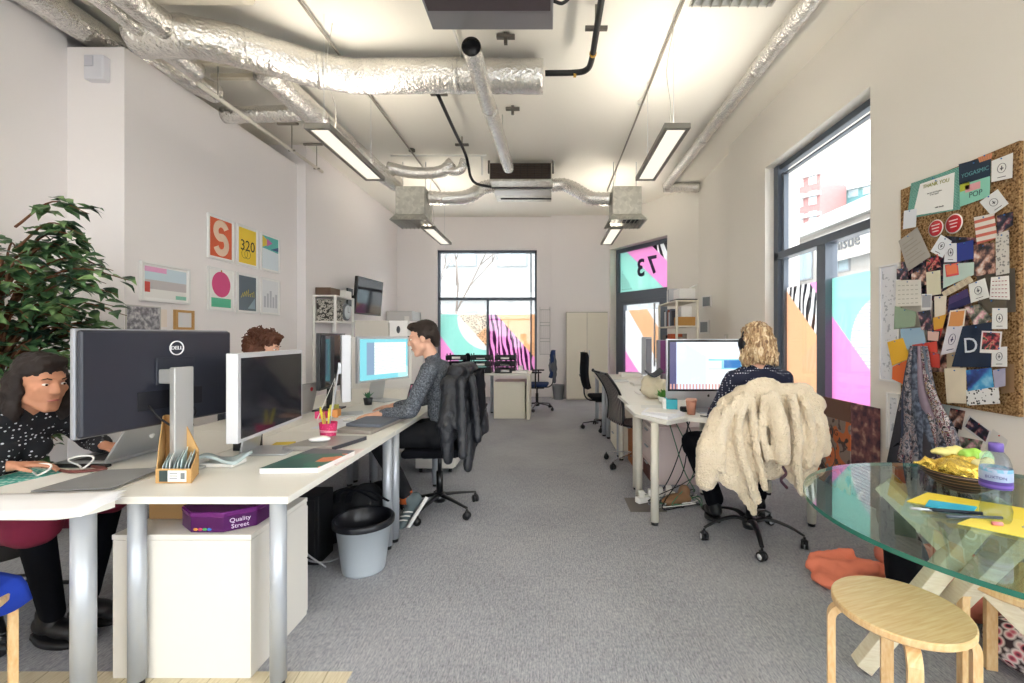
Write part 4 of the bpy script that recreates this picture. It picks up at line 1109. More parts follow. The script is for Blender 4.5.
m.prism([S.p(.28, 1.13, .026), S.p(.355, 1.13, .026), S.p(.355, 1.19, .026), S.p(.28, 1.19, .026)], S.n*.07, .003)
m.build('stand_column', plain('#b9b8b6', .35, metal=.4), o, True)
m = MB(); m.prism([S.p(.33, .731, -.10), S.p(.58, .731, -.10), S.p(.58, .731, .11), S.p(.33, .731, .11)], (0, 0, .012), .004); m.build('stand_foot', plain('#b9b8b6', .35, metal=.4), o, True)
for i, (a, b_) in enumerate([(.24, .30), (.33, .33), (.40, .345)]):
    MB().tube(smooth_path([S.p(a, 1.04, .028), S.p(a+.01, .99, .07), S.p(b_, .93, .085), S.p(b_, .86, .075)], 6), .0045, 6).build('cable', BLACKP, o, True)
# cups of cable behind
# silver laptop of the left woman
o = thing('laptop', 'open silver laptop seen from behind, below the large black monitor', 'laptop', (-2.1, 2.3, .73))
MB().prism([(-2.30, 2.10, .731), (-2.07, 2.10, .731), (-2.05, 2.44, .731), (-2.28, 2.44, .731)], (0, 0, .014), .004).build('base', ALU, o, True)
MB().prism([(-2.25, 2.13, .7455), (-2.11, 2.13, .7455), (-2.09, 2.41, .7455), (-2.23, 2.41, .7455)], (0, 0, .001)).build('keyboard', plain('#3a3a3e', .6, bump=60), o, True)
MB().prism([(-2.07, 2.10, .745), (-2.05, 2.44, .745), (-1.93, 2.43, .925), (-1.95, 2.09, .925)], (-.007, 0, .006), .002).build('lid', ALU, o, True)
MB().prism([(-2.06, 2.12, .765), (-2.045, 2.42, .765), (-1.945, 2.41, .915), (-1.96, 2.11, .915)], (-.0095, 0, .0075)).build('screen', SCREEN_OFF, o, True)
c = Vector((-1.998, 2.265, .838)); MB().ell(c, (.004, .016, .018)).build('logo', WHITE, o, True)
# dark laptop under it
tag(MB().prism([(-2.33, 2.06, .7305), (-2.03, 2.06, .7305), (-2.03, 2.09, .7305), (-2.33, 2.09, .7305)], (0, 0, .012), .003).build('black_adapter', BLACKP), 'flat black strip lying along the front of the open silver laptop', 'adapter')
# curly haired person's laptop, lid towards us with a red sticker
o = thing('laptop', 'grey laptop lid with a round red sticker beside the curly haired person', 'laptop', (-1.9, 3.45, .73))
MB().box(-2.12, -1.90, 3.3, 3.62, .731, .745, .004).build('base', ALU, o, True)
MB().prism([(-1.90, 3.24, .745), (-1.88, 3.58, .745), (-1.83, 3.58, .975), (-1.85, 3.24, .975)], (-.008, 0, .002), .002).build('lid', plain('#b9b5b2', .4, metal=.3), o, True)
MB().ell((-1.845, 3.50, .93), (.003, .022, .022)).build('sticker', plain('#d9404a', .5), o, True)
# white panel divider behind pink pen pot (low screen)
# cardboard magazine file
o = thing('magazine_file', 'open cardboard magazine file with a slanted side holding leaflets', 'magazine file', (-1.53, 1.95, .73))
def shx(x, y): return x - .55*(y-1.845)
def shq(pts): return [(shx(a, b_), b_, c) for a, b_, c in pts]
m = MB().prism(shq([(-1.612, 1.845, .731), (-1.612, 1.965, .731), (-1.612, 1.965, .99), (-1.612, 1.935, .99), (-1.612, 1.88, .88), (-1.612, 1.85, .79), (-1.612, 1.845, .79)]), (.004, 0, 0))
m.prism(shq([(-1.470, 1.845, .731), (-1.470, 1.965, .731), (-1.470, 1.965, .83), (-1.470, 1.845, .79)]), (.004, 0, 0))
m.box(-1.612, -1.466, 1.843, 1.847, .731, .79)
m.prism([(shx(-1.612, 1.963), 1.963, .731), (shx(-1.466, 1.963), 1.963, .731), (shx(-1.466, 1.963), 1.963, .84), (shx(-1.54, 1.963), 1.963, .99), (shx(-1.612, 1.963), 1.963, .99)], (0, .004, 0))
m.prism(shq([(-1.612, 1.847, .731), (-1.466, 1.847, .731), (-1.466, 1.963, .731), (-1.612, 1.963, .731)]), (0, 0, .003))
m.build('file_body', CARD, o, True)
m = MB().mat(plain('#3d4c49', .6)).box(-1.595, -1.562, 1.8405, 1.843, .738, .783).mat(WHITE).box(-1.56, -1.485, 1.8405, 1.843, .738, .783)
m.mat(plain('#7c8284', .6)).box(-1.507, -1.49, 1.84, 1.8406, .748, .774)
for k in range(3): m.box(-1.552, -1.52, 1.84, 1.8406, .75+.01*k, .753+.01*k)
m.build('label', None, o, True)
for k in range(8):
    c_ = ['#dfe9ea', '#c9dfe0', '#f0f0ee', '#b5c6ca'][k % 4]
    x = -1.600+.0155*k; zt = .83+.012*(k % 3)
    q = MB().prism(shq([(x, 1.853, .736), (x, 1.958, .736), (x+.012, 1.958, zt), (x+.012, 1.856, zt-.03)]), (.003, 0, 0)).build('leaflet', plain(c_, .5))
    tag(q, 'folded leaflets packed upright inside the cardboard magazine file', 'leaflet', 'leaflets in the magazine file')
tag(MB().grid(lambda u, v: (-1.62+.19*u, 2.05+.12*v, .775+.015*math.sin(5*u+3*v)-.01*v), 10, 8, .012).build('clear_packet', plain('#c3d4d6', .2, spec=.8)), 'crumpled pale plastic packet lying just behind the magazine file', 'packet')
tag(MB().box(-1.60, -1.45, 2.06, 2.16, .7315, .75, .003).build('white_booklet', WHITE), 'white booklet under the plastic packet behind the magazine file', 'box')
# dark desk caddy with purple books
o = thing('pen_pot', 'black pen pot with violet and blue pens behind the large black monitor', 'pen pot', (-1.6, 2.42, .73))
MB().box(-1.66, -1.57, 2.36, 2.47, .731, .86, .004).build('pot', BLACKP, o, True)
for k in range(5): MB().tube([(-1.65+.018*k, 2.41, .80), (-1.652+.02*k, 2.42, .89)], .006, 8).build('pen', plain(['#5d3f88', '#3a5a9a', '#1f5f6a', '#7a4a9a', '#e3e3e3'][k]), o, True)
# loose papers
def sheet(name, label, cat, px, z, th, m, bev=0, group=None, deco=None):
    P = [on_z(a, b, z) for a, b in px]
    o = MB().prism(P, (0, 0, th), bev).build(name, m)
    return tag(o, label, cat, group)
Z0 = .7305
_s = Shader('teal_print'); _x, _y, _z = _s.xyz()
TEALP = _s.principled(_s.mix(((_x*38).frac() < .6)*((_y*30).frac() < .55)*(_s.noise(28, 1) > .42), '#4fbdb2', '#d9efe9'), .5)
def polyz(name, label, cat, P, z, th, m):
    return tag(MB().prism([(a, b, z) for a, b in P], (0, 0, th)).build(name, m), label, cat)
def px2(pts, z): return [tuple(on_z(a, b, z)[:2]) for a, b in pts]
polyz('magazine', 'teal and white printed magazine at the left edge of the paper covered desk', 'magazine', [(-2.36, 1.60), (-2.02, 1.60), (-1.98, 1.97), (-2.33, 2.03)], Z0, .006, TEALP)
# white sheets hanging over the front edge
o = thing('paper_sheets', 'loose white paper sheets curling over the near edge of the left desk', 'papers', (-1.9, 1.55, .73))
for k in range(4):
    def pf(u, v, k=k):
        x = -2.34 + .78*u - .01*k; y = 1.50 + (.10+.015*k)*v + .05*u*v
        z = Z0+.008+.004*k + (.010*(u-.6) if u > .6 else 0)
        edge = (.5-v)
        if edge > 0: z -= edge*.035*(1+.4*math.sin(5*u))
        return (x, y, z)
    MB().grid(pf, 16, 6, .0015).build('sheet', plain('#f3f2f4', .6), o, True)
polyz('brochure', 'grey brochure lying between the white sheets and the magazine file', 'brochure', [(-1.98, 1.72), (-1.70, 1.75), (-1.74, 2.03), (-1.97, 1.99)], Z0+.008, .004, plain('#8f9091', .4, vary=9))
polyz('white_sheet', 'white sheet of paper between the teal magazine and the grey brochure', 'paper', [(-2.2, 1.66), (-1.99, 1.66), (-1.90, 1.94), (-2.12, 1.99)], Z0+.006, .002, WHITE)
tag(MB().box(-2.02, -1.97, 1.665, 1.68, Z0+.0085, Z0+.010).build('yellow_tab', plain('#d8a83a')), 'tiny yellow tab on the white sheet edge at the lower left', 'tab')
polyz('white_sheet', 'white sheet under the cardboard magazine file on the nearest desk', 'paper', [(-1.69, 1.99), (-1.63, 1.99), (-1.63, 2.2), (-1.69, 2.2)], Z0, .002, WHITE)
# white cable loops and glasses
def loop_pts(c, rx, rz_, n=20, tilt=0): return [Vector(c)+Vector((rx*math.cos(2*PI*k/n), .02*math.sin(4*PI*k/n), rz_*(1+math.sin(2*PI*k/n)))) for k in range(n+1)]
o = thing('charging_cable', 'white charging cable standing in two loops on the papers before the woman', 'cable', (-2.2, 2.0, .73))
MB().tube(loop_pts((-2.20, 1.93, .740), .055, .022), .004, 8).build('cable_loop', WHITE, o, True)
MB().tube(loop_pts((-2.10, 2.02, .740), .045, .028), .004, 8).build('cable_loop', WHITE, o, True)
tag(MB().tube(smooth_path([(-2.15, 1.98, .743), (-2.07, 1.95, .746), (-2.0, 1.97, .746), (-1.97, 2.0, .745), (-2.06, 2.03, .746)], 6), .007, 8).build('brown_strap', plain('#6d3a34', .5)), 'thin dark red-brown strap on the left desk near the laptop', 'strap')
# near desk: book stack, drive, mouse
o = thing('book', 'thick paperback with a dark teal and orange cover at the front desk corner', 'book', (-1.1, 2.1, .73))
Pb = [(-1.27, 1.975), (-1.02, 1.985), (-.985, 2.28), (-1.22, 2.33)]
MB().prism([(x, y, Z0) for x, y in Pb], (0, 0, .022)).build('page_block', plain('#efe9e6', .7), o, True)
_s = Shader('book_cover'); _x, _y, _z = _s.xyz()
_c = _s.mix(_x*1.0 > .02, '#355f58', '#e58050'); _c = _s.mix(_s.noise(9, 1) > .56, _c, '#2c6e5d'); _c = _s.mix(_y > .12, _c, '#5c5a66')
MB().prism([(x, y, Z0+.0222) for x, y in Pb], (0, 0, .002)).build('cover', _s.principled(_c, .35), o, True)
polyz('magazine', 'thin pale magazine sticking out beneath the paperback', 'magazine', [(-1.20, 2.20), (-.99, 2.10), (-.985, 2.40), (-1.18, 2.40)], Z0-.0003, .004, plain('#e9d7d2', .5))
o = thing('hard_drive', 'flat dark silver box under the white mouse near the paperback', 'drive', (-1.25, 2.45, .73))
MB().prism([(-1.40, 2.36, Z0), (-1.14, 2.36, Z0), (-1.06, 2.62, Z0), (-1.33, 2.62, Z0)], (0, 0, .026), .003).build('drive_case', plain('#a7a29c', .35, metal=.5), o, True)
MB().prism([(-1.139, 2.362, Z0+.003), (-1.062, 2.613, Z0+.003), (-1.062, 2.613, Z0+.022), (-1.139, 2.362, Z0+.022)], (.003, -.001, 0)).build('side_panel', plain('#3b3d44', .5), o, True)
o = thing('computer_mouse', 'white computer mouse resting on the flat silver box', 'mouse', (-1.27, 2.46, .757))
blob([('e', (-1.25, 2.47, .771), (.052, .034, .017)), ('e', (-1.27, 2.47, .769), (.05, .036, .014))], .004, 'mouse_body', WHITE, o, world=True, smooth=6)
for v in (0, 0): pass
tag(MB().prism([(-1.52, 2.45, Z0), (-1.42, 2.47, Z0), (-1.44, 2.56, Z0), (-1.54, 2.54, Z0)], (0, 0, .006)).build('yellow_notes', plain('#e4c53a')), 'yellow note pad lying behind the foot of the nearest white monitor', 'note pad')
# pink pen cup
o = thing('pen_cup', 'pink mesh pen cup with rubber band, yellow highlighters and pencils', 'pen cup', (-1.29, 2.63, .73))
_s = Shader('pink_mesh'); PKM = _s.principled(_s.mix(_s.voronoi(90) < .35, '#c9245f', '#e0457c'), .4)
MB().lathe([(.040, 0), (.050, .10), (.0475, .10), (.038, .004), (0, .004), (0, 0)], (-1.29, 2.63, .731)).build('cup', PKM, o, True)
for z in (.045, .052):
    MB().tube([Vector((-1.29+.0475*math.cos(a), 2.63+.0475*math.sin(a), .731+z+.008*math.cos(a+z*40))) for a in [2*PI*k/24 for k in range(25)]], .0015, 6).build('rubber_band', plain('#f0d3d8', .5), o, True)
for (dx, dy, tx, ty, h, r_, c_) in [(-.015, 0, -.055, 0, .17, .008, '#f1e14a'), (.005, .01, .0, .01, .16, .008, '#efe04e'), (-.02, .01, -.04, .02, .14, .004, '#d0a04a'), (.015, -.01, .02, -.01, .12, .004, '#8c8f96'), (.0, -.02, -.025, -.02, .13, .004, '#caa45a')]:
    MB().tube([(-1.29+dx*.4, 2.63+dy*.4, .745), (-1.29+tx*.8, 2.63+ty, .731+h)], r_, 8).tube([(-1.29+tx*.8, 2.63+ty, .731+h), (-1.29+tx*.86, 2.63+ty, .731+h+.02)], [r_*.8, r_*.5], 8).build('pen', plain(c_, .4), o, True)
# folded grey laptops
def quadbox(name, P, z, th, m, bev=.003, parent=None): return MB().prism([(a, b, z) for a, b in P], (0, 0, th), bev).build(name, m, parent, parent is not None)
P1 = [(-1.33, 2.80), (-1.09, 2.76), (-1.03, 3.34), (-1.30, 3.38)]
tag(quadbox('closed_laptop', P1, Z0, .022, plain('#a19a92', .5, metal=.2)), 'beige-grey closed laptop at the bottom of the pair on the desk edge', 'laptop')
P2 = [(-1.31, 2.90), (-1.07, 2.86), (-1.03, 3.30), (-1.27, 3.40)]
tag(quadbox('felt_sleeve', P2, Z0+.0225, .02, plain('#656a75', .7, bump=200)), 'slate grey laptop sleeve lying on top of the closed laptop', 'sleeve')
# keyboard, mouse and bits of the man
o = thing('keyboard', 'white keyboard on the desk in front of the seated man', 'keyboard', (-1.4, 3.4, .73))
Pk = [(-1.46, 3.18), (-1.34, 3.16), (-1.28, 3.60), (-1.40, 3.63)]
MB().prism([(a, b, Z0) for a, b in Pk], (0, 0, .010), .002).build('key_bed', ALU, o, True)
m = MB()
for i in range(5):
    for j in range(14):
        a = Vector(Pk[0]+(0,)).lerp(Vector(Pk[3]+(0,)), (j+.5)/14); b_ = Vector(Pk[1]+(0,)).lerp(Vector(Pk[2]+(0,)), (j+.5)/14)
        c = a.lerp(b_, .1+.2*i); m.box(c.x-.009, c.x+.009, c.y-.013, c.y+.013, Z0+.010, Z0+.014, .001)
m.build('keys', WHITE, o, True)
o = thing('phone', 'small tablet leaning beside the seated man\'s arm', 'tablet', (-1.2, 3.9, .73))
MB().prism([(-1.22, 3.80, .731), (-1.10, 3.86, .731), (-1.06, 3.90, .93), (-1.18, 3.84, .93)], (-.004, .008, 0), .001).build('tablet_body', BLACKM, o, True)
_s = Shader('tablet_picture'); _x, _y, _z = _s.xyz()
MB().prism([(-1.213, 3.799, .74), (-1.103, 3.854, .74), (-1.066, 3.892, .92), (-1.176, 3.837, .92)], (.001, -.002, 0)).build('tablet_screen', _s.principled(_s.ramp(_s.noise(9, 2), [(.35, '#2d3a66'), (.5, '#c4788e'), (.65, '#e8d9d9')]), .2), o, True)
tag(MB().lathe([(0, 0), (.03, 0), (.04, .06), (.036, .06), (.028, .004), (0, .004)], (-1.60, 3.98, .731)).build('plant_pot', plain('#3a3b3c')), 'small dark pot in front of the lit white monitor', 'pot')
rr = random.Random(5)
o = thing('desk_plant', 'small green leafy plant under the lit white monitor', 'plant', (-1.60, 3.98, .79))
m = MB()
for k in range(16):
    a = rr.uniform(0, 2*PI); l = rr.uniform(.04, .09); d = Vector((math.cos(a), math.sin(a), 1.1)).normalized(); b0 = Vector((-1.60, 3.98, .785)); n_ = Vector((-d.y, d.x, 0)).normalized()*.012
    m.face([b0, b0+d*l*.5+n_, b0+d*l, b0+d*l*.5-n_])
m.build('leaves', plain('#4e8a63', .5), o, True)
items = [('pink_note_block', (-1.72, 3.30, -1.64, 3.36), .05, '#e0457c', 'pink paper block at the foot of the black monitor', 'note block'), ('orange_note_block', (-1.62, 3.34, -1.57, 3.40), .06, '#e9a05a', 'small orange block beside the pink paper block', 'note block'),
         ('yellow_note_block', (-1.66, 3.40, -1.61, 3.45), .085, '#d9d76a', 'yellow-green block behind the orange one below the black monitor', 'note block'), ('red_tin', (-1.30, 4.10, -1.22, 4.16), .02, '#b8324a', 'flat dark red tin on the desk under the lit white monitor', 'tin'),
         ('white_dish', (-1.33, 4.2, -1.22, 4.3), .03, '#e9e2d8', 'shallow pale dish behind the flat red tin', 'dish')]
for n_, (a, b_, c_, d_), h, col, lab, cat in items: tag(MB().box(a, c_, b_, d_, .731, .731+h, .003).build(n_, plain(col)), lab, cat)
o = thing('wire_stand', 'white wire easel leaning before the slim black monitor', 'stand', (-1.62, 3.35, .73))
MB().tube([(-1.66, 3.22, .735), (-1.60, 3.36, 1.02), (-1.57, 3.24, .735)], .004, 6).tube([(-1.60, 3.36, 1.02), (-1.62, 3.45, .735)], .004, 6).build('wire', WHITE, o, True)
polyz('white_sheet', 'thin translucent sheet on the desk between the pen cup and keyboard', 'paper', [(-1.56, 2.95), (-1.38, 2.93), (-1.36, 3.35), (-1.52, 3.35)], Z0, .002, plain('#e3e8f0', .4))
# ------------------------------------------------------------------ under the left desks
o = thing('sweet_tin', 'purple eight-sided sweet tin lying on the white pedestal', 'tin', (-1.35, 1.95, .575))
PURP = plain('#52165a', .28, metal=.3, vary=40)
oc = []
for k in range(8):
    a = PI/8+2*PI*k/8; oc.append((-1.345+.165*math.cos(a), 1.885+.125*math.sin(a)))
MB().prism([(x, y, .561) for x, y in oc], (0, 0, .068), .003).build('tin_body', PURP, o, True)
oc2 = [(-1.345+(x+1.345)*1.02, 1.885+(y-1.885)*1.02) for x, y in oc]
MB().prism([(x, y, .618) for x, y in oc2], (0, 0, .022), .006).build('tin_lid', plain('#6a2472', .25, metal=.3), o, True)
fx = [p for p in oc]
e1 = (Vector((oc[5][0], oc[5][1], 0)), Vector((oc[6][0], oc[6][1], 0)))
u_ = (e1[1]-e1[0]).normalized(); nrm = Vector((u_.y, -u_.x, 0))
e2 = (Vector((oc[6][0], oc[6][1], 0)), Vector((oc[7][0], oc[7][1], 0))); u2 = (e2[1]-e2[0]).normalized(); n2 = Vector((u2.y, -u2.x, 0))
MB().text('Quality\nStreet', .024, (e2[0]+e2[1])/2+Vector((0, 0, .590))+n2*.002, u2, (0, 0, 1), .001).build('lettering', plain('#e9d6f0', .4), o, True)
for k, c_ in enumerate(['#d08a3a', '#c23a6a', '#4a9a5a', '#3a6ac2']):
    MB().ell((e1[0]+u_*(.02+.018*k)+Vector((0, 0, .574))+nrm*.002), (.009, .002, .006)).build('sweet_print', plain(c_), o, True)
tag(MB().box(-1.69, -1.53, 1.9, 2.14, .561, .64, .003).build('cardboard_box', plain('#a98455', .8)), 'brown cardboard box behind the purple tin, under the desk', 'box')
# waste bin
o = thing('waste_bin', 'round grey waste bin with a black liner beside the nearest desk', 'bin', (-1.06, 2.57, 0))
BC = (-1.065, 2.59, 0); BING = plain('#b4bcc2', .4)
MB().lathe([(0, .0), (.115, .0), (.118, .012), (.15, .27), (.162, .272), (.166, .285), (.158, .292), (.150, .288), (.113, .02), (0, .018)], BC, 40).build('bin_shell', BING, o, True)
def liner(k): return 0
MB().lathe([(.168, .262), (.170, .288), (.160, .300), (.150, .292), (.135, .20), (.11, .05), (0, .04)], BC, 40).build('bin_liner', plain('#15161c', .3, bump=60, bstr=.6), o, True)
# black backpack
o = thing('backpack', 'black backpack slumped under the desk behind the waste bin', 'backpack', (-1.25, 2.95, 0))
blob([('e', (-1.30, 2.95, .17), (.16, .17, .18)), ('e', (-1.18, 2.90, .20), (.13, .13, .19)), ('e', (-1.42, 2.9, .10), (.13, .12, .10))], .014, 'bag_body', plain('#15161a', .8, bump=90), o, world=True, disp=(.08, .02))
for dx in (0, .07):
    MB().tube(smooth_path([(-1.32+dx, 2.80, .30), (-1.27+dx, 2.74, .385), (-1.16+dx, 2.74, .39), (-1.07+dx, 2.80, .31)], 6), .014, 8, flat=(.4, 1.3)).build('strap', BLACKF, o, True)
o = thing('black_bag', 'flat black bag on the floor under the second left desk', 'bag', (-1.5, 3.6, 0))
blob([('e', (-1.5, 3.55, .07), (.25, .20, .07)), ('e', (-1.35, 3.6, .10), (.12, .16, .07))], .014, 'bag_body', plain('#121316', .8), o, world=True)
o = thing('black_case', 'black computer case standing under the left desk by the inner legs', 'computer', (-1.38, 2.62, 0))
MB().box(-1.50, -1.34, 2.62, 2.80, .0, .40, .006).build('case_body', plain('#131418', .5), o, True)
MB().box(-1.48, -1.36, 2.612, 2.62, .02, .38, .004).build('front_panel', BLACKP, o, True)
for i, pts in enumerate([[(-1.50, 2.55, .60), (-1.48, 2.56, .3), (-1.42, 2.58, .08), (-1.30, 2.62, .02), (-1.20, 2.75, .02)], [(-1.52, 2.7, .6), (-1.46, 2.6, .2), (-1.38, 2.54, .12), (-1.27, 2.56, .02)]]):
    tag(MB().tube(smooth_path(pts, 8), .005, 6).build('cable', plain('#9b9ca0', .5)), ['grey cable hanging down to the floor beside the large pedestal', 'second grey cable looping near the floor by the inner desk legs'][i], 'cable')
# ------------------------------------------------------------------ right row of desks
def wom_page(s, x, y, z):
    # local origin at the monitor centre, z = .75; screen spans x -.32...32, z .17...55
    c = s.mix(x < -.02, '#dfe7ef', s.mix((z+x*.6) > .42, '#cfdcf2', '#e9f2fb'))
    c = s.mix((x < -.25), c, '#5a5878')
    c = s.mix((x > .0)*(z > .33)*(z < .41), c, '#8cc9dc')
    c = s.mix((x > .12)*(x < .25)*(z > .34)*(z < .40), c, '#2f6fae')
    c = s.mix((x > -.0)*(x < .1)*(z > .335)*(z < .395), c, '#eef6f6')
    c = s.mix((z < .215)*((x*40).frac() < .5), c, '#c99a92')
    return c
o, S = apple_display('large aluminium desktop computer with a bright screen in front of the blonde woman', (.915, 3.50), (1.565, 3.50), .84, 1.315, page_screen('web_screen', None, wom_page, .42), thick=.035, chin=.065, bez=.024, shell=ALU, bezel=BLACKM)
MB().ell((1.24, 3.499, .873), (.009, .002, .010)).cbox((1.244, 3.498, .886), (.004, .002, .006)).build('logo', plain('#2d2d30'), o, True)
# monitors on the mesh chair desk
S = Slab((1.02, 4.75), (1.14, 4.92)); o = thing('monitor', 'grey curved monitor turned edge-on behind the bright computer', 'monitor', (1.02, 4.9, .75))
m = MB(); S.rect(m, 0, .17, .93, 1.33, -.05, 0, .006); m.build('shell', plain('#a3a6aa', .45), o, True)
m = MB(); S.rect(m, .01, .16, .95, 1.31, 0, .002); m.build('screen', plain('#7c7f88', .2), o, True)
m = MB(); m.tube([(1.08, 4.86, .751), (1.08, 4.86, .95)], .018, 10).lathe([(0, 0), (.1, 0), (.1, .012), (0, .012)], (1.08, 4.86, .751)); m.build('stand', BLACKM, o, True)
S = Slab((1.10, 4.55), (1.24, 4.60)); o = thing('monitor', 'small monitor with a dark purple screen beside the bright computer', 'monitor', (1.2, 4.6, .75))
m = MB(); S.rect(m, 0, .145, .95, 1.30, -.03, 0, .004); m.build('shell', plain('#7f7d84', .5), o, True)
m = MB(); S.rect(m, .03, .143, .96, 1.295, 0, .002); m.build('screen', plain('#6a3a64', .25), o, True)
m = MB(); m.box(1.12, 1.24, 4.58, 4.68, .751, .765, .003).box(1.16, 1.2, 4.61, 4.64, .765, 1.0); m.build('stand', plain('#7f7d84', .5), o, True)
# paper bag, plant, papers
o = thing('paper_bag', 'crumpled cream paper bag on the desk beside the bright computer', 'bag', (.95, 4.2, .75))
blob([('e', (.99, 4.25, .83), (.125, .12, .08)), ('e', (.97, 4.27, .90), (.10, .09, .07)), ('e', (1.05, 4.2, .87), (.07, .07, .07))], .012, 'bag_body', plain('#d8ceb4', .7, bump=30, bstr=.6), o, world=True, disp=(.06, .03))
tag(MB().grid(lambda u, v: (.92+.14*u, 4.16+.15*v, .995-.03*math.sin(4*u)+.02*v), 8, 6, .01).build('dark_cloth', plain('#44474d', .8)), 'dark crumpled cover lying on top of the cream paper bag', 'cover')
o = thing('desk_plant', 'low green plant between the cream bag and the bright computer', 'plant', (1.05, 3.95, .75))
m = MB(); rr = random.Random(8)
for k in range(40):
    a = rr.uniform(0, 2*PI); l = rr.uniform(.05, .12); d = Vector((math.cos(a), math.sin(a), rr.uniform(.3, 1.4))).normalized(); b0 = Vector((1.02+rr.uniform(-.03, .03), 4.0+rr.uniform(-.03, .03), .79)); n_ = Vector((-d.y, d.x, .1)).normalized()*.018
    m.face([b0, b0+d*l*.5+n_, b0+d*l, b0+d*l*.5-n_])
m.build('leaves', plain('#5f9a4a', .5), o, True)
MB().lathe([(0, 0), (.04, 0), (.05, .05), (.045, .05), (.037, .004), (0, .004)], (1.02, 4.0, .751)).build('pot', WHITE, o, True)
ZR = .7505
polyz('paper_pad', 'thick pad of white paper on the cut corner of the blonde woman\'s desk', 'paper pad', [(.69, 3.36), (.83, 3.14), (1.01, 3.33), (.98, 3.52), (.78, 3.58)], ZR, .018, plain('#eceef2', .6))
polyz('white_sheet', 'single white sheet lying on the thick paper pad', 'paper', [(.72, 3.38), (.92, 3.28), (1.0, 3.45), (.80, 3.56)], ZR+.0185, .003, WHITE)
o = thing('coffee_cup', 'pinkish brown takeaway coffee cup on the woman\'s desk', 'cup', (1.05, 3.35, .75))
MB().lathe([(0, 0), (.028, 0), (.040, .105), (.037, .105), (.026, .004), (0, .004)], (1.065, 3.37, .751)).build('cup_body', plain('#b9826c', .6), o, True)
MB().lathe([(0, .105), (.042, .105), (.042, .115), (.036, .12), (0, .12)], (1.065, 3.37, .751)).build('cup_lid', plain('#c99a86', .5), o, True)
tag(MB().box(.91, 1.0, 3.50, 3.55, .751, .855, .003).build('teal_card', plain('#45b4c4', .5)), 'teal and white card propped under the left edge of the bright computer', 'card')
tag(MB().box(.885, .91, 3.49, 3.54, .751, .85, .003).build('white_card', WHITE), 'narrow white card standing left of the teal card', 'card')
tag(MB().box(1.02, 1.08, 3.46, 3.52, .751, .79, .01).build('black_gadget', BLACKP), 'small black gadget between the teal card and the coffee cup', 'gadget')
tag(MB().prism([(1.22, 3.42, ZR), (1.32, 3.40, ZR), (1.33, 3.46, ZR), (1.23, 3.47, ZR)], (0, 0, .03), .002).build('red_box', plain('#b8243f')), 'small dark red box below the logo of the bright computer', 'box')
tag(MB().box(1.36, 1.40, 3.42, 3.46, .751, .86, .004).build('teal_box', plain('#2a9fb8')), 'teal block peeking out beside the woman\'s elbow', 'box')
for i, (P, c_, lab) in enumerate([([(1.12, 3.22), (1.2, 3.17), (1.25, 3.24), (1.17, 3.28)], '#f1f1f1', 'white note beside the woman\'s elbow'), ([(1.16, 3.34), (1.30, 3.30), (1.32, 3.37), (1.19, 3.40)], '#d7dbe0', 'grey-white note behind the small black pen'), ([(.75, 3.66), (1.0, 3.60), (1.02, 3.78), (.78, 3.82)], '#dcdcd8', 'loose papers behind the thick pad on the aisle corner'), ([(.85, 3.95), (1.05, 3.93), (1.05, 4.08), (.86, 4.1)], '#e8e8e4', 'papers on the mesh chair desk near the paper bag')]):
    polyz('loose_paper', lab, 'paper', P, ZR+.0004*i, .002, plain(c_, .6))
tag(MB().tube([(1.10, 3.27, .757), (1.19, 3.20, .757)], .005, 8).build('pen', BLACKP), 'black pen on the desk beside the coffee cup', 'pen')
tag(MB().tube([(1.20, 3.29, .757), (1.28, 3.26, .757)], .005, 8).build('pen', plain('#33384a')), 'dark blue pen lying nearer the woman\'s elbow', 'pen')
o = thing('keyboard', 'flat white keyboard before the bright computer', 'keyboard', (1.35, 3.3, .75)); MB().box(1.28, 1.6, 3.2, 3.31, .751, .76, .002).build('key_bed', ALU, o, True)
m = MB()
for i in range(4):
    for j in range(12): m.box(1.29+.026*j, 1.312+.026*j, 3.208+.025*i, 3.228+.025*i, .76, .764, .001)
m.build('keys', WHITE, o, True)
for i, (x, y, w_, d_, h, c_, lab, nm) in enumerate([(1.0, 5.3, .3, .25, .03, '#dcdad4', 'flat white papers on the far part of the right desk row', 'papers'), (.80, 5.75, .22, .2, .02, '#cfcfd0', 'grey folder near the far chair on the right desk row', 'folder'), (1.05, 6.5, .3, .3, .05, '#e2e0da', 'white stack at the end of the right desk row', 'papers'), (.9, 4.5, .2, .25, .006, '#e5e2dc', 'single sheet in front of the mesh back chair', 'paper')]):
    tag(MB().box(x, x+w_, y, y+d_, .7508, .7508+h, .002).build('flat_'+nm, plain(c_, .6)), lab, nm)
# under-desk clutter
tag(MB().box(.86, 1.02, 4.62, 4.9, 0, .38, .004).build('cardboard_box', plain('#a5663c', .8)), 'brown cardboard box under the right desks near the mesh chair', 'box')
tag(MB().box(.93, 1.15, 4.15, 4.45, .0, .0+.14, .004).build('dark_box', plain('#6a4540', .7)), 'dark red-brown box on the floor under the right desk', 'box')
o = thing('power_strip', 'white power strip with plugs on the floor under the woman\'s desk', 'power strip', (.85, 3.6, 0))
MB().bar((.70, 3.58, .03), (1.03, 3.74, .03), .06, .045, bev=.006).build('strip_body', WHITE, o, True)
for k in range(4):
    c = Vector((.74, 3.60, .052)).lerp(Vector((.99, 3.72, .052)), k/3)
    MB().cbox(c+Vector((0, 0, .025)), (.045, .045, .05), .008).build('plug', WHITE if k % 2 else plain('#e5e3dc'), o, True)
rr = random.Random(11)
cols = [('white', '#e8e6e0'), ('black', '#1a1a1c'), ('grey', '#8a8d90'), ('green', '#4a7a5a')]
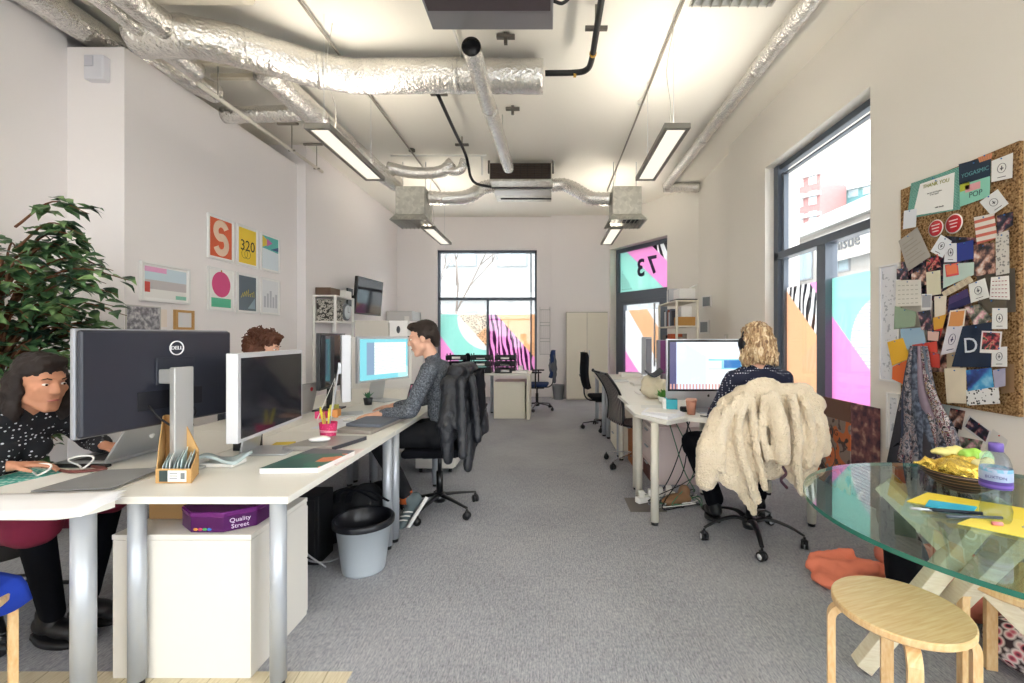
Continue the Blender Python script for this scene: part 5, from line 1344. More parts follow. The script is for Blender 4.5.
for k in range(11):
    nm, c_ = cols[k % 4]
    p0 = Vector((rr.uniform(.72, 1.05), rr.uniform(3.55, 3.75), .05)); pts = [p0]
    for j in range(4): pts.append(Vector((rr.uniform(.75, 1.25), rr.uniform(3.45, 3.85), .012+.03*rr.random())))
    if k % 2: pts += [Vector((rr.uniform(1.0, 1.25), 3.7, .25)), Vector((rr.uniform(.95, 1.2), 3.75, .7))]
    tag(MB().tube(smooth_path(pts, 7), .0045, 6).build('cable', plain(c_, .5)), 'one of the %s cables tangled on the floor under the woman\'s desk' % nm, 'cable', '%s cables under the woman\'s desk' % nm)
o = thing('shoe', 'brown and black shoe lying under the woman\'s desk among cables', 'shoe', (1.0, 3.55, 0))
blob([('e', (1.02, 3.56, .05), (.11, .045, .045)), ('e', (1.08, 3.60, .09), (.05, .04, .06)), ('e', (.94, 3.53, .04), (.06, .045, .035))], .008, 'shoe_upper', plain('#8d6b4c', .5, vary=14), o, world=True)
MB().cbox((1.02, 3.56, .01), (.25, .085, .018), .006, Matrix.Rotation(.3, 3, 'Z')).build('sole', BLACKP, o, True)
tag(MB().box(.62, .90, 3.42, 3.72, .0005, .002).build('floor_box_lid', plain('#77726e', .6, metal=.2)), 'square grey floor box lid beside the second leg of the woman\'s desk', 'floor box')
# magazines standing in the window recess
q = thing('poster_stand', 'orange and brown poster leaning in the window behind the coat', 'poster', (2.5, 4.0, .1))
_s = Shader('poster'); _x, _y, _z = _s.xyz(); _c = _s.mix(_s.noise(7, 1) > .5, '#c96a35', '#8a7a70'); _c = _s.mix(_s.noise(13, 2) > .58, _c, '#4a3a34'); _c = _s.mix((_z > .52), _c, '#6b4a3a')
MB().box(2.49, 2.505, 3.72, 4.30, .02, .79, .002).build('poster_board', _s.principled(_c, .5), q, True)
MB().text('BELONG', .075, (2.488, 4.02, .50), (0, -1, 0), (0, 0, 1), .002).build('lettering', plain('#2b2a2c'), q, True)
MB().tube([Vector((2.487, 4.02+.11*math.cos(a), .30+.13*math.sin(a))) for a in [2*PI*k/28 for k in range(29)]], .004, 6).build('ring_print', plain('#5a5048'), q, True)
q = thing('poster_stand', 'dark purple photo poster leaning at the near end of the window', 'poster', (2.5, 3.6, .1))
_s = Shader('poster_dark'); MB().box(2.49, 2.505, 3.40, 3.71, .02, .79, .002).build('poster_board', _s.principled(_s.ramp(_s.noise(12, 3), [(.4, '#3c2233'), (.55, '#7a4a4a'), (.65, '#b08a7a')]), .4), q, True)
# ------------------------------------------------------------------ on and around the glass table
ZG = .7405
o = thing('water_bottle', 'clear plastic water bottle with a purple cap on the glass table', 'bottle', (1.42, 1.43, .74))
_s = Shader('clear_plastic'); _t = _s.n('ShaderNodeBsdfTransparent'); _t.inputs[0].default_value = hexc('#e3ebf3'); _g = _s.n('ShaderNodeBsdfGlossy'); _g.inputs['Roughness'].default_value = .06
_m = _s.n('ShaderNodeMixShader')
_b = _s.n('ShaderNodeBump'); _b.inputs['Strength'].default_value = .6; _b.inputs['Distance'].default_value = .004; _s.link(_s.noise(60, 2).k, _b.inputs['Height']); _s.link(_b.outputs[0], _g.inputs['Normal'])
_s.link(schlick(_s, .05).k, _m.inputs[0]); _s.link(_t.outputs[0], _m.inputs[1]); _s.link(_g.outputs[0], _m.inputs[2]); _s.link(_m.outputs[0], _s.out.inputs[0]); CLEAR = _s.m
bx, by = 1.425, 1.435
BS = .76
prof = [(r_*BS, z_*.98) for r_, z_ in [(0, .006), (.03, .0), (.044, .006), (.050, .02), (.052, .045), (.046, .06), (.051, .075), (.051, .085), (.046, .098), (.049, .115), (.052, .13), (.052, .17), (.049, .19), (.040, .212), (.026, .228), (.017, .235), (.017, .240)]]
MB().lathe(prof, (bx, by, ZG), 36).build('bottle_shell', CLEAR, o, True)
MB().lathe([(.0408, .118), (.0408, .126)], (bx, by, ZG), 36).build('label_edge', plain('#6c4fa8'), o, True)
_s = Shader('bottle_label'); _x, _y, _z = _s.xyz(); _c = _s.mix(_z < .137, '#b9c9e8', '#5a3f9a'); _c = _s.mix((_z > .165)*(_s.noise(40, 1) > .5), _c, '#7fc0dc')
_p = _s.n('ShaderNodeBsdfPrincipled'); _s.link(_c, _p.inputs['Base Color']); _p.inputs['Roughness'].default_value = .3
_t = _s.n('ShaderNodeBsdfTransparent'); _m = _s.n('ShaderNodeMixShader'); _m.inputs[0].default_value = .68; _s.link(_t.outputs[0], _m.inputs[1]); _s.link(_p.outputs[0], _m.inputs[2]); _s.link(_m.outputs[0], _s.out.inputs[0])
MB().lathe([(.0402, .112), (.0406, .14), (.0406, .166), (.0394, .175)], (bx, by, ZG), 36).build('label', _s.m, o, True)
dv = Vector((-.70, -.71, 0)); uu = Vector((.71, -.70, 0))
MB().text('BUXTON', .012, Vector((bx, by, ZG+.15))+dv*.0416, uu, (0, 0, 1), .001).build('lettering', plain('#3a2c6c'), o, True)
MB().lathe([(0, .252), (.0175, .252), (.0185, .246), (.0185, .226), (0, .226)], (bx, by, ZG), 24).build('cap', plain('#6e58a6', .4), o, True)
# bowl with sweets in gold foil
o = thing('striped_bowl', 'dark woven bowl with thin pale stripes on the glass table', 'bowl', (1.57, 1.73, .74))
_s = Shader('bowl_stripes'); _x, _y, _z = _s.xyz(); STR = _s.principled(_s.mix((_z*70).frac() < .22, '#1f1519', '#8f6f55'), .5)
MB().lathe([(0, 0), (.05, 0), (.09, .025), (.125, .06), (.135, .078), (.128, .078), (.085, .03), (0, .012)], (1.60, 1.74, ZG), 40).build('bowl_body', STR, o, True)
_s = Shader('gold_foil'); _a = _s.noise(45, 4, dist=1.5); GOLD = _s.principled(_s.mix(_s.noise(12, 2), '#e0b53a', '#f5dd7c'), .25, metal=.85, bump=_a, bstr=.9, bdist=.01)
o = thing('gold_foil_parcel', 'crumpled gold foil parcel sitting in the striped bowl', 'foil parcel', (1.60, 1.74, .80))
blob([('e', (1.60, 1.73, .81), (.12, .11, .03)), ('e', (1.55, 1.70, .835), (.07, .06, .03)), ('c', (1.55, 1.75, .83), (1.46, 1.80, .83), .03, .01), ('e', (1.63, 1.76, .84), (.07, .06, .03))], .008, 'foil_wrap', GOLD, o, world=True, disp=(.03, .045))
for i, (c, r_, col, lab) in enumerate([((1.60, 1.80, .872), (.075, .03, .017), '#e8dc8c', 'pale yellow wrapped sweet bag on top of the gold foil parcel'), ((1.645, 1.76, .868), (.04, .035, .022), '#a6d95a', 'lime green wrapper on top of the gold foil parcel'), ((1.675, 1.74, .862), (.03, .03, .024), '#c8ecb4', 'pale green wrapper beside the bottle, on the gold foil'), ((1.60, 1.66, .862), (.035, .025, .02), '#f0e6a8', 'cream wrapper crumpled on the front of the gold foil')]):
    o = thing('sweet_wrapper', lab, 'wrapper', c); blob([('e', c, r_), ('e', (c[0]+.02, c[1], c[2]+.005), (r_[0]*.6, r_[1]*.7, r_[2]))], .005, 'wrapper_body', plain(col, .25, bump=50, bstr=.8), o, world=True, disp=(.02, .015))
YEL = plain('#f1d84a', .6)
polyz('yellow_card', 'yellow card on the glass table pointing left under the pen', 'card', [(1.28, 1.61), (1.43, 1.70), (1.66, 1.52), (1.52, 1.40)], ZG, .003, YEL)
polyz('yellow_card', 'yellow card under and in front of the water bottle', 'card', [(1.28, 1.41), (1.44, 1.49), (1.60, 1.36), (1.41, 1.29)], ZG+.0033, .003, plain('#f3dc5c', .6))
polyz('blue_note', 'bright blue sticky note on the yellow card', 'sticky note', [(1.30, 1.555), (1.36, 1.61), (1.47, 1.545), (1.40, 1.49)], ZG+.0035, .004, plain('#35b4d6', .6))
o = thing('ballpoint_pen', 'black and silver ballpoint pen lying across the blue note', 'pen', (1.3, 1.5, .745))
MB().tube([(1.225, 1.525, ZG+.009), (1.30, 1.508, ZG+.009)], .0055, 10).build('grip', plain('#b9bcc2', .3, metal=.6), o, True)
MB().tube([(1.255, 1.52, ZG+.009), (1.42, 1.475, ZG+.011)], .006, 10).build('barrel', plain('#1c2330', .3), o, True)
tag(MB().tube([(1.29, 1.46, ZG+.008), (1.45, 1.44, ZG+.011)], .005, 10).build('grey_pen', plain('#5a6470', .3)), 'grey pen nearer the viewer, its tip under the bottle', 'pen')
tag(MB().tube([(1.375, 1.395, ZG+.012), (1.40, 1.39, ZG+.012)], .006, 10).build('pink_eraser', plain('#e08a90', .5)), 'small pink pen cap on the yellow card', 'pen cap')
o = thing('paper_clips', 'cluster of silver paper clips at the foot of the bottle', 'paper clips', (1.47, 1.38, .745))
for k in range(5):
    c = Vector((1.455+.012*k, 1.375+.006*(k % 2), ZG+.008)); MB().tube([c+Vector((.008*math.cos(a), .005*math.sin(a), 0)) for a in [2*PI*j/10 for j in range(11)]], .001, 5).build('clip', CHROME, o, True)
tag(MB().box(1.72, 1.86, 1.28, 1.40, ZG, ZG+.03, .004).build('red_booklet', plain('#b32a4c', .5)), 'dark red booklet near the right edge of the glass table', 'booklet')
# fabric heaps on the floor behind the table
def heap(name, label, cat, cs, m, vox=.014, disp=(.07, .03)):
    o = thing(name, label, cat, (cs[0][1][0], cs[0][1][1], 0)); blob(cs, vox, 'cloth', m, o, world=True, disp=disp); return o
ORG = plain('#e88468', .85, bump=150)
heap('orange_cloth', 'bright coral orange cloth dropped on the carpet behind the stool', 'cloth', [('e', (1.60, 2.50, .045), (.15, .10, .05)), ('e', (1.49, 2.42, .03), (.08, .09, .03)), ('e', (1.74, 2.50, .04), (.16, .08, .04)), ('c', (1.46, 2.52, .06), (1.76, 2.44, .08), .03, .035), ('c', (1.5, 2.56, .08), (1.72, 2.58, .09), .025, .03)], ORG, disp=(.05, .03))
heap('pink_coat', 'salmon pink coat heaped on the floor against the wall behind the table', 'coat', [('e', (2.1, 2.35, .10), (.20, .20, .12)), ('e', (2.0, 2.15, .14), (.15, .15, .15)), ('e', (2.05, 2.55, .07), (.18, .16, .08))], plain('#d9806c', .85, bump=120))
_s = Shader('floral'); FLOR = _s.principled(_s.ramp(_s.voronoi(28), [(.2, '#2a1c24'), (.32, '#c9586c'), (.5, '#efe0dc'), (.7, '#3a2a30')]), .8)
heap('floral_scarf', 'dark floral scarf heaped on the floor behind the stool seat', 'scarf', [('e', (1.93, 1.80, .09), (.15, .14, .10)), ('e', (2.1, 1.7, .12), (.14, .14, .12))], FLOR)
heap('black_bag', 'black bag heaped on the floor beside the floral scarf', 'bag', [('e', (2.25, 2.0, .13), (.15, .18, .14)), ('e', (2.2, 1.8, .08), (.12, .1, .08))], BLACKF)
heap('white_bag', 'pale crumpled bag on the floor at the right edge', 'bag', [('e', (2.1, 1.35, .12), (.16, .15, .12)), ('e', (2.0, 1.5, .08), (.1, .1, .08))], plain('#d9c9c0', .7, bump=30, bstr=.6))
# black folded frame leaning by the wall
o = thing('black_satchel', 'tall black satchel standing upright behind the glass table', 'bag', (1.83, 2.15, 0))
blob([('c', (1.62, 2.14, .52), (1.70, 2.12, .10), .055, .085), ('c', (1.68, 2.2, .50), (1.80, 2.16, .10), .05, .085)], .014, 'bag_body', BLACKF, o, world=True, disp=(.06, .02))
# ------------------------------------------------------------------ cork board on the right wall
XB = 2.52
def wpt(px, py, d=0):                                  # point of the right wall, d in front of it
    p = on_x(px, py, XB); p.x -= d; return p
_s = Shader('cork'); _c = _s.ramp(_s.noise(90, 3), [(.34, '#4e3826'), (.45, '#8a6a48'), (.62, '#a98a62'), (.75, '#c4a680')])
CORK = _s.principled(_c, .95, spec=.05, bump=_s.noise(90, 3), bstr=.3)
o = thing('cork_board', 'tall cork board on the right wall covered with pinned cards and photos', 'cork board', (2.5, 2.8, .915))
MB().box(2.492, 2.519, 2.385, 3.19, .905, 2.372, .003).build('cork_panel', CORK, o, True)
def quad_uv(P, u, v):
    a = P[3].lerp(P[2], u); b_ = P[0].lerp(P[1], u); return a.lerp(b_, v)
LIFT = [.030]
def pinned(name, label, cat, px, col, deco=None, th=.0006, m=None, group=None, col2=None):
    """a flat card pinned to the board; px = photo corners tl,tr,br,bl"""
    LIFT[0] += .0009; d = LIFT[0]
    P = [wpt(a, b_, d) for a, b_ in px]
    c = sum(P, Vector())/4
    o = thing(name, label, cat, c, 0, group)
    MB().prism(P, (th, 0, 0)).build('sheet', m or plain(col, .6), o, True)
    q = Vector((-.0008, 0, 0))
    def quad(mb, u0, u1, v0, v1): return mb.prism([quad_uv(P, u0, v0)+q*.2, quad_uv(P, u1, v0)+q*.2, quad_uv(P, u1, v1)+q*.2, quad_uv(P, u0, v1)+q*.2], q*.6)
    if deco == 'logo':
        mb = MB(); pts = [quad_uv(P, .5+.2*math.cos(a), .52+.2*math.sin(a))+q for a in [2*PI*k/20 for k in range(21)]]
        mb.tube(pts, .0013, 5); quad(mb, .42, .58, .48, .53); quad(mb, .47, .52, .42, .62); quad(mb, .3, .7, .12, .15); mb.build('print', plain(col2 or '#55565a'), o, True)
    elif deco == 'lines':
        mb = MB()
        for k in range(6): quad(mb, .12, .88-.1*(k % 3), .18+.12*k, .205+.12*k)
        mb.build('print', plain(col2 or '#8d8f94'), o, True)
    elif deco == 'dots':
        mb = MB()
        for i in range(5):
            for j in range(5): quad(mb, .1+.17*i, .2+.17*i, .1+.17*j, .13+.17*j)
        mb.build('print', plain(col2 or '#8d8f94'), o, True)
    elif deco == 'inset':
        mb = MB(); quad(mb, .08, .92, .16, .93); mb.build('print', col2 if not isinstance(col2, str) else plain(col2, .4), o, True)
    elif deco == 'band':
        mb = MB(); quad(mb, 0, 1, .5, 1); mb.build('print', plain(col2, .5), o, True)
    pin = quad_uv(P, .5, .93)
    MB().ell(pin+Vector((-.004, 0, 0)), .004, None, 8, 6).build('pin', plain(['#d8d8d8', '#c23a3a', '#2f6fb0'][int(d*1e4) % 3], .3), o, True)
    return o, P, quad
_s = Shader('photo_warm'); PH1 = _s.principled(_s.ramp(_s.noise(22, 3), [(.36, '#20202b'), (.46, '#6d4f4a'), (.56, '#c99a84'), (.68, '#e7dcd5')]), .3)
_s = Shader('photo_dark'); PH2 = _s.principled(_s.ramp(_s.noise(26, 3), [(.40, '#14151c'), (.52, '#33324a'), (.6, '#8d4f54'), (.7, '#c9b7b0')]), .3)
_s = Shader('photo_red'); PH3 = _s.principled(_s.ramp(_s.noise(34, 2), [(.4, '#1b1418'), (.5, '#b02a3c'), (.6, '#d98a76'), (.66, '#2c4a2e')]), .3)
_s = Shader('galaxy'); PH4 = _s.principled(_s.ramp(_s.noise(7, 4), [(.36, '#18153c'), (.48, '#2a4a9a'), (.58, '#3a9ad0'), (.7, '#a8e0f0')]), .3)
_s = Shader('floral_photo'); PH5 = _s.principled(_s.ramp(_s.noise(20, 3), [(.4, '#3a3f38'), (.5, '#8d8d7c'), (.58, '#d8a0ac'), (.68, '#f0e6dc')]), .4)
_s = Shader('lace'); LACE = _s.principled(_s.mix(_s.voronoi(60) < .35, '#d6d1c8', '#8f8c88'), .7)
_s = Shader('doodles'); DOOD = _s.principled(_s.mix(_s.voronoi(48) < .3, '#e6e6e4', '#24262c'), .6)
_s = Shader('green_dots'); GDOT = _s.principled(_s.mix(_s.voronoi(110, .1) < .32, '#3f8a7c', '#9fc9bd'), .6)
_s = Shader('ticket'); _x, _y, _z = _s.xyz(); TICK = _s.principled(_s.mix((_z*24).frac() < .42, '#e6ddd2', '#d2705e'), .6)
# cards, from the top of the board downwards
for px_, c_, lab, m_ in [([(906, 300), (942, 296), (944, 345), (906, 345)], '#cfc9bd', 'large cream backing sheet under the sage green and pale blue cards', None),
        ([(938, 296), (978, 300), (966, 372), (936, 372)], '#4a4650', 'dark collage sheet under the swing tag and red strip in the mid board', PH1),
        ([(982, 270), (1021, 268), (1022, 312), (984, 314)], '#6a6258', 'brown grass photo under the white emblem cards at the right', None),
        ([(906, 262), (952, 256), (952, 300), (906, 302)], '#3c3840', 'dark festival photo collage under the envelope corner', PH2),
        ([(952, 352), (966, 352), (964, 402), (953, 404)], '#c9b89a', 'tall tan paper strip left of the navy D sheet', None),
        ([(906, 340), (926, 340), (922, 385), (906, 385)], '#b9a88e', 'tan paper behind the golden yellow and orange cards', None),
        ([(1004, 364), (1021, 364), (1021, 392), (1008, 394)], '#9a7a5a', 'brown card behind the pale iridescent print', None),
        ([(950, 236), (985, 238), (985, 262), (950, 264)], '#8a8790', 'grey sheet behind the royal blue card', PH2)]:
    pinned('backing_sheet', lab, 'sheet', px_, c_, m=m_)
o, P, q = pinned('certificate_folder', 'green dotted folder holding the white THANK YOU certificate at the board\'s top', 'folder', [(916.6, 183.5), (965.7, 166.6), (966.5, 209.3), (912.5, 218.9)], '#7fb3a6', m=GDOT)
o, P, q = pinned('certificate', 'white THANK YOU certificate with olive heading near the top of the cork board', 'certificate', [(926, 184), (961, 172.2), (959.3, 209.3), (918.2, 216)], '#efefec')
uu = (P[1]-P[0]).normalized(); vv = (P[0]-P[3]).normalized(); nn_ = Vector((-1, 0, 0))
# text plane: reading direction runs towards the camera (-Y)
ud = (P[1]-P[0]+P[2]-P[3]).normalized(); vd = ud.cross(Vector((1, 0, 0))); vd = vd if vd.z > 0 else -vd
def btext(body, size, u, v, col, P, o, nm='lettering'):
    ud = (P[1]-P[0]+P[2]-P[3]); ud.x = 0; ud.normalize(); vd = Vector((0, -ud.z, ud.y)); vd = vd if vd.z > 0 else -vd
    MB().text(body, size, quad_uv(P, u, v)+Vector((-.0015, 0, 0)), ud, vd, .001).build(nm, plain(col, .6), o, True)
btext('THANK YOU', .034, .5, .85, '#9a9a3c', P, o)
btext('for your kind donation\nto our appeal', .012, .5, .58, '#77797c', P, o)
btext('with thanks', .014, .68, .14, '#2d2f34', P, o)
o, P, q = pinned('postcard', 'navy and mint YOGASMIC postcard beside the THANK YOU certificate', 'postcard', [(965.4, 164.2), (998.2, 155.3), (996.6, 196.4), (966.5, 206.8)], '#8fd0bb', 'band', col2='#1d2f45')
btext('YOGASMIC', .034, .52, .70, '#5f9aa0', P, o); btext('POP', .045, .55, .18, '#3c5f5a', P, o); 
mb = MB(); q(mb, .02, .35, .34, .52); mb.build('print', plain('#b0b83a'), o, True); mb = MB(); q(mb, .2, .7, .28, .45); mb.build('print', plain('#e8a8ac'), o, True)
pinned('patterned_scrap', 'orange lattice scrap sticking out above the navy postcard', 'paper scrap', [(985, 157.5), (999.5, 152.9), (998.7, 158.5), (986.6, 162.5)], '#e0936a', 'dots', col2='#5a3324')
pinned('business_card', 'white card in the upper right corner of the cork board', 'card', [(999, 161), (1020.8, 152.6), (1020.1, 177.8), (998.7, 182.2)], '#ecebe8', 'logo')
pinned('business_card', 'white card half hidden beneath the lower left of the green dotted folder', 'card', [(910, 210.9), (923, 208.5), (922.2, 227), (909, 229.4)], '#e4e8ee')
for (cx, cy, rx, lab, tx) in [(942.8, 228.3, 9, 'left one of the two round red badges under the certificate', 'oh'), (961.3, 223.7, 9.8, 'right one of the two round red badges under the certificate', 'give')]:
    LIFT[0] += .0012; c = wpt(cx, cy, LIFT[0]); rad = rx*c.y/FPX*1.06
    o = thing('round_badge', lab, 'badge', c, 0, 'round red badges')
    RX = Matrix.Rotation(-PI/2, 3, 'Y'); rad = .055 if rx < 9.5 else .060
    MB().lathe([(0, 0), (rad, 0), (rad, .002), (0, .002)], c, 36, rot=RX).build('badge_rim', plain('#efe6e0'), o, True)
    MB().lathe([(0, 0), (rad*.88, 0), (rad*.88, .001), (0, .001)], c+Vector((-.002, 0, 0)), 36, rot=RX).build('badge_face', plain('#c4262f', .5), o, True)
    mb = MB()
    for k in range(3): mb.box(c.x-.0045, c.x-.003, c.y-.03+.004*k, c.y+.03-.004*k, c.z+.018-.02*k, c.z+.024-.02*k)
    mb.build('print', plain('#f2dcd8'), o, True)
L_ = 'white studio cards on the cork board'
pinned('business_card', 'white card tilted diagonally right of the red badges', 'card', [(987.4, 202), (1006, 189.1), (1017.2, 203.6), (999.5, 215.7)], '#eaeaea', 'logo')
pinned('ticket', 'white ticket with salmon stripes below the tilted card', 'ticket', [(981.8, 217.3), (1002.7, 213.3), (1005.6, 238.2), (985, 244.7)], '#e5dcd3', m=TICK)
pinned('photo', 'dark photo at the right board edge beside the striped ticket', 'photo', [(1005.6, 215.7), (1022, 211.5), (1022, 225), (1005.6, 235)], '#222', m=PH2)
pinned('envelope', 'large grey-beige envelope turned diagonally at the left edge of the board', 'envelope', [(905.3, 241), (924.6, 227.2), (938.3, 256.2), (915, 271.5)], '#a9a49c', 'lines', col2='#9a958d')
pinned('business_card', 'white card tilted up just under the left red badge', 'card', [(948.8, 234.5), (960, 241), (950.4, 257.8), (938, 251.4)], '#e8eaef', 'logo')
pinned('business_card', 'upright white card left of the royal blue card', 'card', [(953.6, 243.4), (964.9, 243), (965.4, 261.9), (952, 262.2)], '#e6e8ee', 'logo')
pinned('blue_card', 'royal blue card in the upper middle of the cork board', 'card', [(965.2, 243.4), (982.1, 240), (982.3, 258.7), (965.4, 261.9)], '#2f3f8f')
pinned('photo_collage', 'dark photo collage right of the royal blue card', 'photo', [(982.6, 245), (1003.5, 242.5), (1005.2, 273), (983.4, 276.4)], '#222', m=PH1)
pinned('lace_sheet', 'grey lace patterned sheet at the right board edge', 'sheet', [(1005.2, 234.5), (1018.8, 229.7), (1019.3, 273), (1005.6, 275.6)], '#bbb', m=LACE)
pinned('mint_sheet', 'pale mint sheet carrying the small pink note', 'sheet', [(952, 264.3), (983.4, 262.2), (983, 274.8), (951.7, 288.4)], '#c3d8cf')
pinned('sticky_note', 'small hot pink and orange note on the pale mint sheet', 'sticky note', [(953.6, 265), (966.5, 262.7), (968, 274.8), (955.2, 277.2)], '#ea5a60', 'inset', col2='#f0835a')
pinned('photo', 'dark photo with red swirls left of the mint sheet', 'photo', [(935, 260), (946.4, 253.8), (949.6, 266.7), (935, 271.5)], '#222', m=PH3)
pinned('photo', 'small dark photo at the left board edge below the envelope', 'photo', [(904.6, 269), (915.8, 268.3), (916.6, 278.8), (904.6, 279.6)], '#222', m=PH2)
pinned('photo_collage', 'grey photo of a crowd below the diagonal envelope', 'photo', [(919.8, 274), (934.3, 266.7), (936.7, 284.4), (920.6, 287.6)], '#222', m=PH1)
pinned('cream_paper', 'cream paper strip beneath the red swirl photo', 'paper', [(935, 272.3), (949.6, 270), (950.4, 294), (935.9, 296.5)], '#dcd7bd')
pinned('calendar_sheet', 'off-white calendar sheet with small green figure at the left board edge', 'calendar', [(904, 280.4), (930, 279.6), (930.3, 305.4), (904, 307)], '#dedbd2', 'dots', col2='#b5b2a8')
pinned('tag', 'small white hanging tag with a grey square beside the calendar sheet', 'tag', [(930.7, 294), (941.2, 293.8), (940.7, 309.9), (930.3, 310.2)], '#e8e8e6', 'inset', col2='#a9acb2')
pinned('ribbon_strip', 'pale patterned ribbon strip running diagonally across the middle of the board', 'ribbon', [(951.2, 292.5), (980.2, 275.6), (984.2, 281.2), (954.4, 297.3)], '#d5c7ac', 'dots', col2='#8a5a48')
pinned('navy_card', 'navy and violet card tilted below the ribbon strip', 'card', [(959.3, 297.3), (977.8, 288.4), (981.8, 303), (957.6, 312.6)], '#2c2a58', 'band', col2='#4a3a6a')
pinned('swing_tag', 'long cream swing tag hanging in the middle of the board', 'tag', [(944, 296.5), (956.8, 295.7), (955.3, 318), (944.5, 317)], '#e6dccb')
pinned('business_card', 'white card with a ringed emblem below the ribbon strip', 'card', [(979.4, 284.4), (996.3, 278), (1001, 297.3), (981.8, 303)], '#ecece8', 'logo')
pinned('greeting_card', 'white card with red flowers at the right board edge', 'card', [(1002.7, 277.2), (1021, 275.6), (1022, 299.7), (1001, 299)], '#eeece8', 'dots', col2='#a8444a')
pinned('green_card', 'sage green card at the lower left of the board', 'card', [(904, 306), (926.2, 311.8), (924.6, 326.3), (903, 329.3)], '#8fa38c')
pinned('blue_card', 'pale blue card overlapping the yellow card', 'card', [(909.9, 329), (932.7, 327.2), (936.2, 342.1), (911.6, 351.8)], '#9ab8cf')
pinned('yellow_card', 'golden yellow card sticking out past the left board edge', 'card', [(896.5, 342.1), (912.5, 337.8), (920, 358), (901.5, 365.9)], '#eab531')
pinned('orange_card', 'bright orange card below the golden yellow card', 'card', [(902, 366.7), (917.8, 359.7), (913.4, 384.3), (901.5, 379)], '#de6c33')
pinned('photo', 'small dark photo strip above the red note', 'photo', [(928, 312), (941, 310), (944, 330), (932, 330)], '#222', m=PH2)
pinned('red_strip', 'red and yellow paper strip behind the illustrated card', 'paper strip', [(944, 318), (958, 314), (950, 342), (946, 342)], '#c43a32', 'band', col2='#d9a23a')
pinned('greeting_card', 'white card with an orange painted figure in the middle of the board', 'card', [(961.7, 310.5), (978.3, 308.8), (975.7, 328), (957.3, 333)], '#ece4d8', 'inset', col2='#e09a5a')
pinned('greeting_card', 'pale lilac card with a dark ring, below the painted figure card', 'card', [(959, 326.3), (974.8, 326.3), (970.4, 351), (952, 355.3)], '#d6d3dc', 'logo', col2='#2c2a5a')
o, P, q = pinned('portrait_print', 'small round portrait print of a dark haired doll above the red note', 'print', [(938, 330), (952, 331), (950.5, 343), (938, 342)], '#1c1a24', 'inset', col2='#d8b4a8')
pinned('red_note', 'tomato red paper note pinned above the hanging lanyards', 'note', [(923, 344.8), (948.5, 341.3), (949.4, 352.7), (923.9, 349.2)], '#d04a3c')
pinned('red_note', 'second red paper hanging under the tomato red note', 'note', [(941, 352), (951.5, 354), (952, 368), (940, 367)], '#c8483c')
pinned('photo', 'floral greeting photo in the right half of the board', 'photo', [(978, 307), (992, 304), (1006, 318), (990, 331)], '#ccc', m=PH5)
pinned('photo', 'olive and brown leaf photo behind the round emblem cards at right', 'photo', [(992, 300), (1020, 300), (1021, 309), (1003, 313)], '#ccc', m=plain('#5f5648', .6, vary=50))
o, P, q = pinned('navy_sheet', 'large navy sheet with an outlined white letter D', 'poster', [(975.7, 326.3), (1006.4, 322), (1004.7, 367.6), (964.3, 366.7)], '#18273f')
btext('D', .125, .42, .50, '#d7dde6', P, o); P2 = [p+Vector((-.0012, 0, 0)) for p in P]; btext('D', .075, .42, .50, '#18273f', P2, o)
pinned('business_card', 'white card with a star emblem at the right board edge', 'card', [(1006.4, 308), (1022, 308), (1022, 329), (1006, 329)], '#e8e8e6', 'logo')
pinned('business_card', 'white card with a tick emblem right of the navy D sheet', 'card', [(1006.4, 347.4), (1022, 346.5), (1022, 366.7), (1005.6, 366.7)], '#e4e4e2', 'logo')
pinned('instant_photo', 'instant photo of people in red with a white border', 'photo', [(996, 330.7), (1017, 331.6), (1014.9, 353.6), (993.8, 352.7)], '#ecebe8', 'inset', col2=PH3)
pinned('cream_poster', 'cream watercolour sheet with an orange stain at the lower board', 'poster', [(957.3, 368.5), (980, 367.6), (980, 403.6), (960, 402.7)], '#ddd3bf', m=plain('#ddd0b8', .6, vary=6))
pinned('doodle_print', 'black and white doodle pattern print along the bottom of the board', 'print', [(980, 390), (1013.5, 387), (1015.2, 403.6), (981, 405.4)], '#222', m=DOOD)
pinned('galaxy_print', 'glowing blue galaxy print above the doodle pattern', 'print', [(980, 370.2), (1006.4, 367.6), (1009, 387), (981.9, 391.3)], '#222', m=PH4)
pinned('foil_balloon', 'pale iridescent print right of the galaxy print', 'print', [(1008, 370), (1021, 368), (1021, 386), (1010, 388)], '#a8a0c0', m=plain('#a9a6bd', .3, vary=18))
# things on the wall under the board
LIFT[0] = .002
pinned('beach_poster', 'teal and white poster taped askew to the wall under the board', 'poster', [(939.7, 389.4), (963, 402.3), (944.3, 441), (936, 424.5)], '#6fb0b8', 'band', col2='#d3e0dc')
pinned('portrait_photo', 'photo of a dark haired woman overlapping the teal poster', 'photo', [(951, 408), (966, 411), (962, 430), (947, 426)], '#333', m=PH1)
pinned('photo_strip', 'white sheet with two square pictures taped below the board', 'photo', [(970, 415), (992.4, 431.5), (987.7, 445.6), (963, 426.9)], '#dddcdc', 'inset', col2=PH2)
pinned('leaflet', 'violet and grey leaflet on the wall just above the gold foil parcel', 'leaflet', [(958.4, 436), (984, 441), (980, 453), (955, 450)], '#9a8a9a', m=PH5)
pinned('blank_sheet', 'blank white sheet on the wall behind the water bottle', 'paper', [(994, 429), (1009, 440), (1003, 456), (986, 449)], '#d9d6d0')
pinned('dark_photo', 'near-black photo just left of the sheet with two pictures', 'photo', [(948, 424), (960, 428), (957, 442), (944, 440)], '#1c1d24')
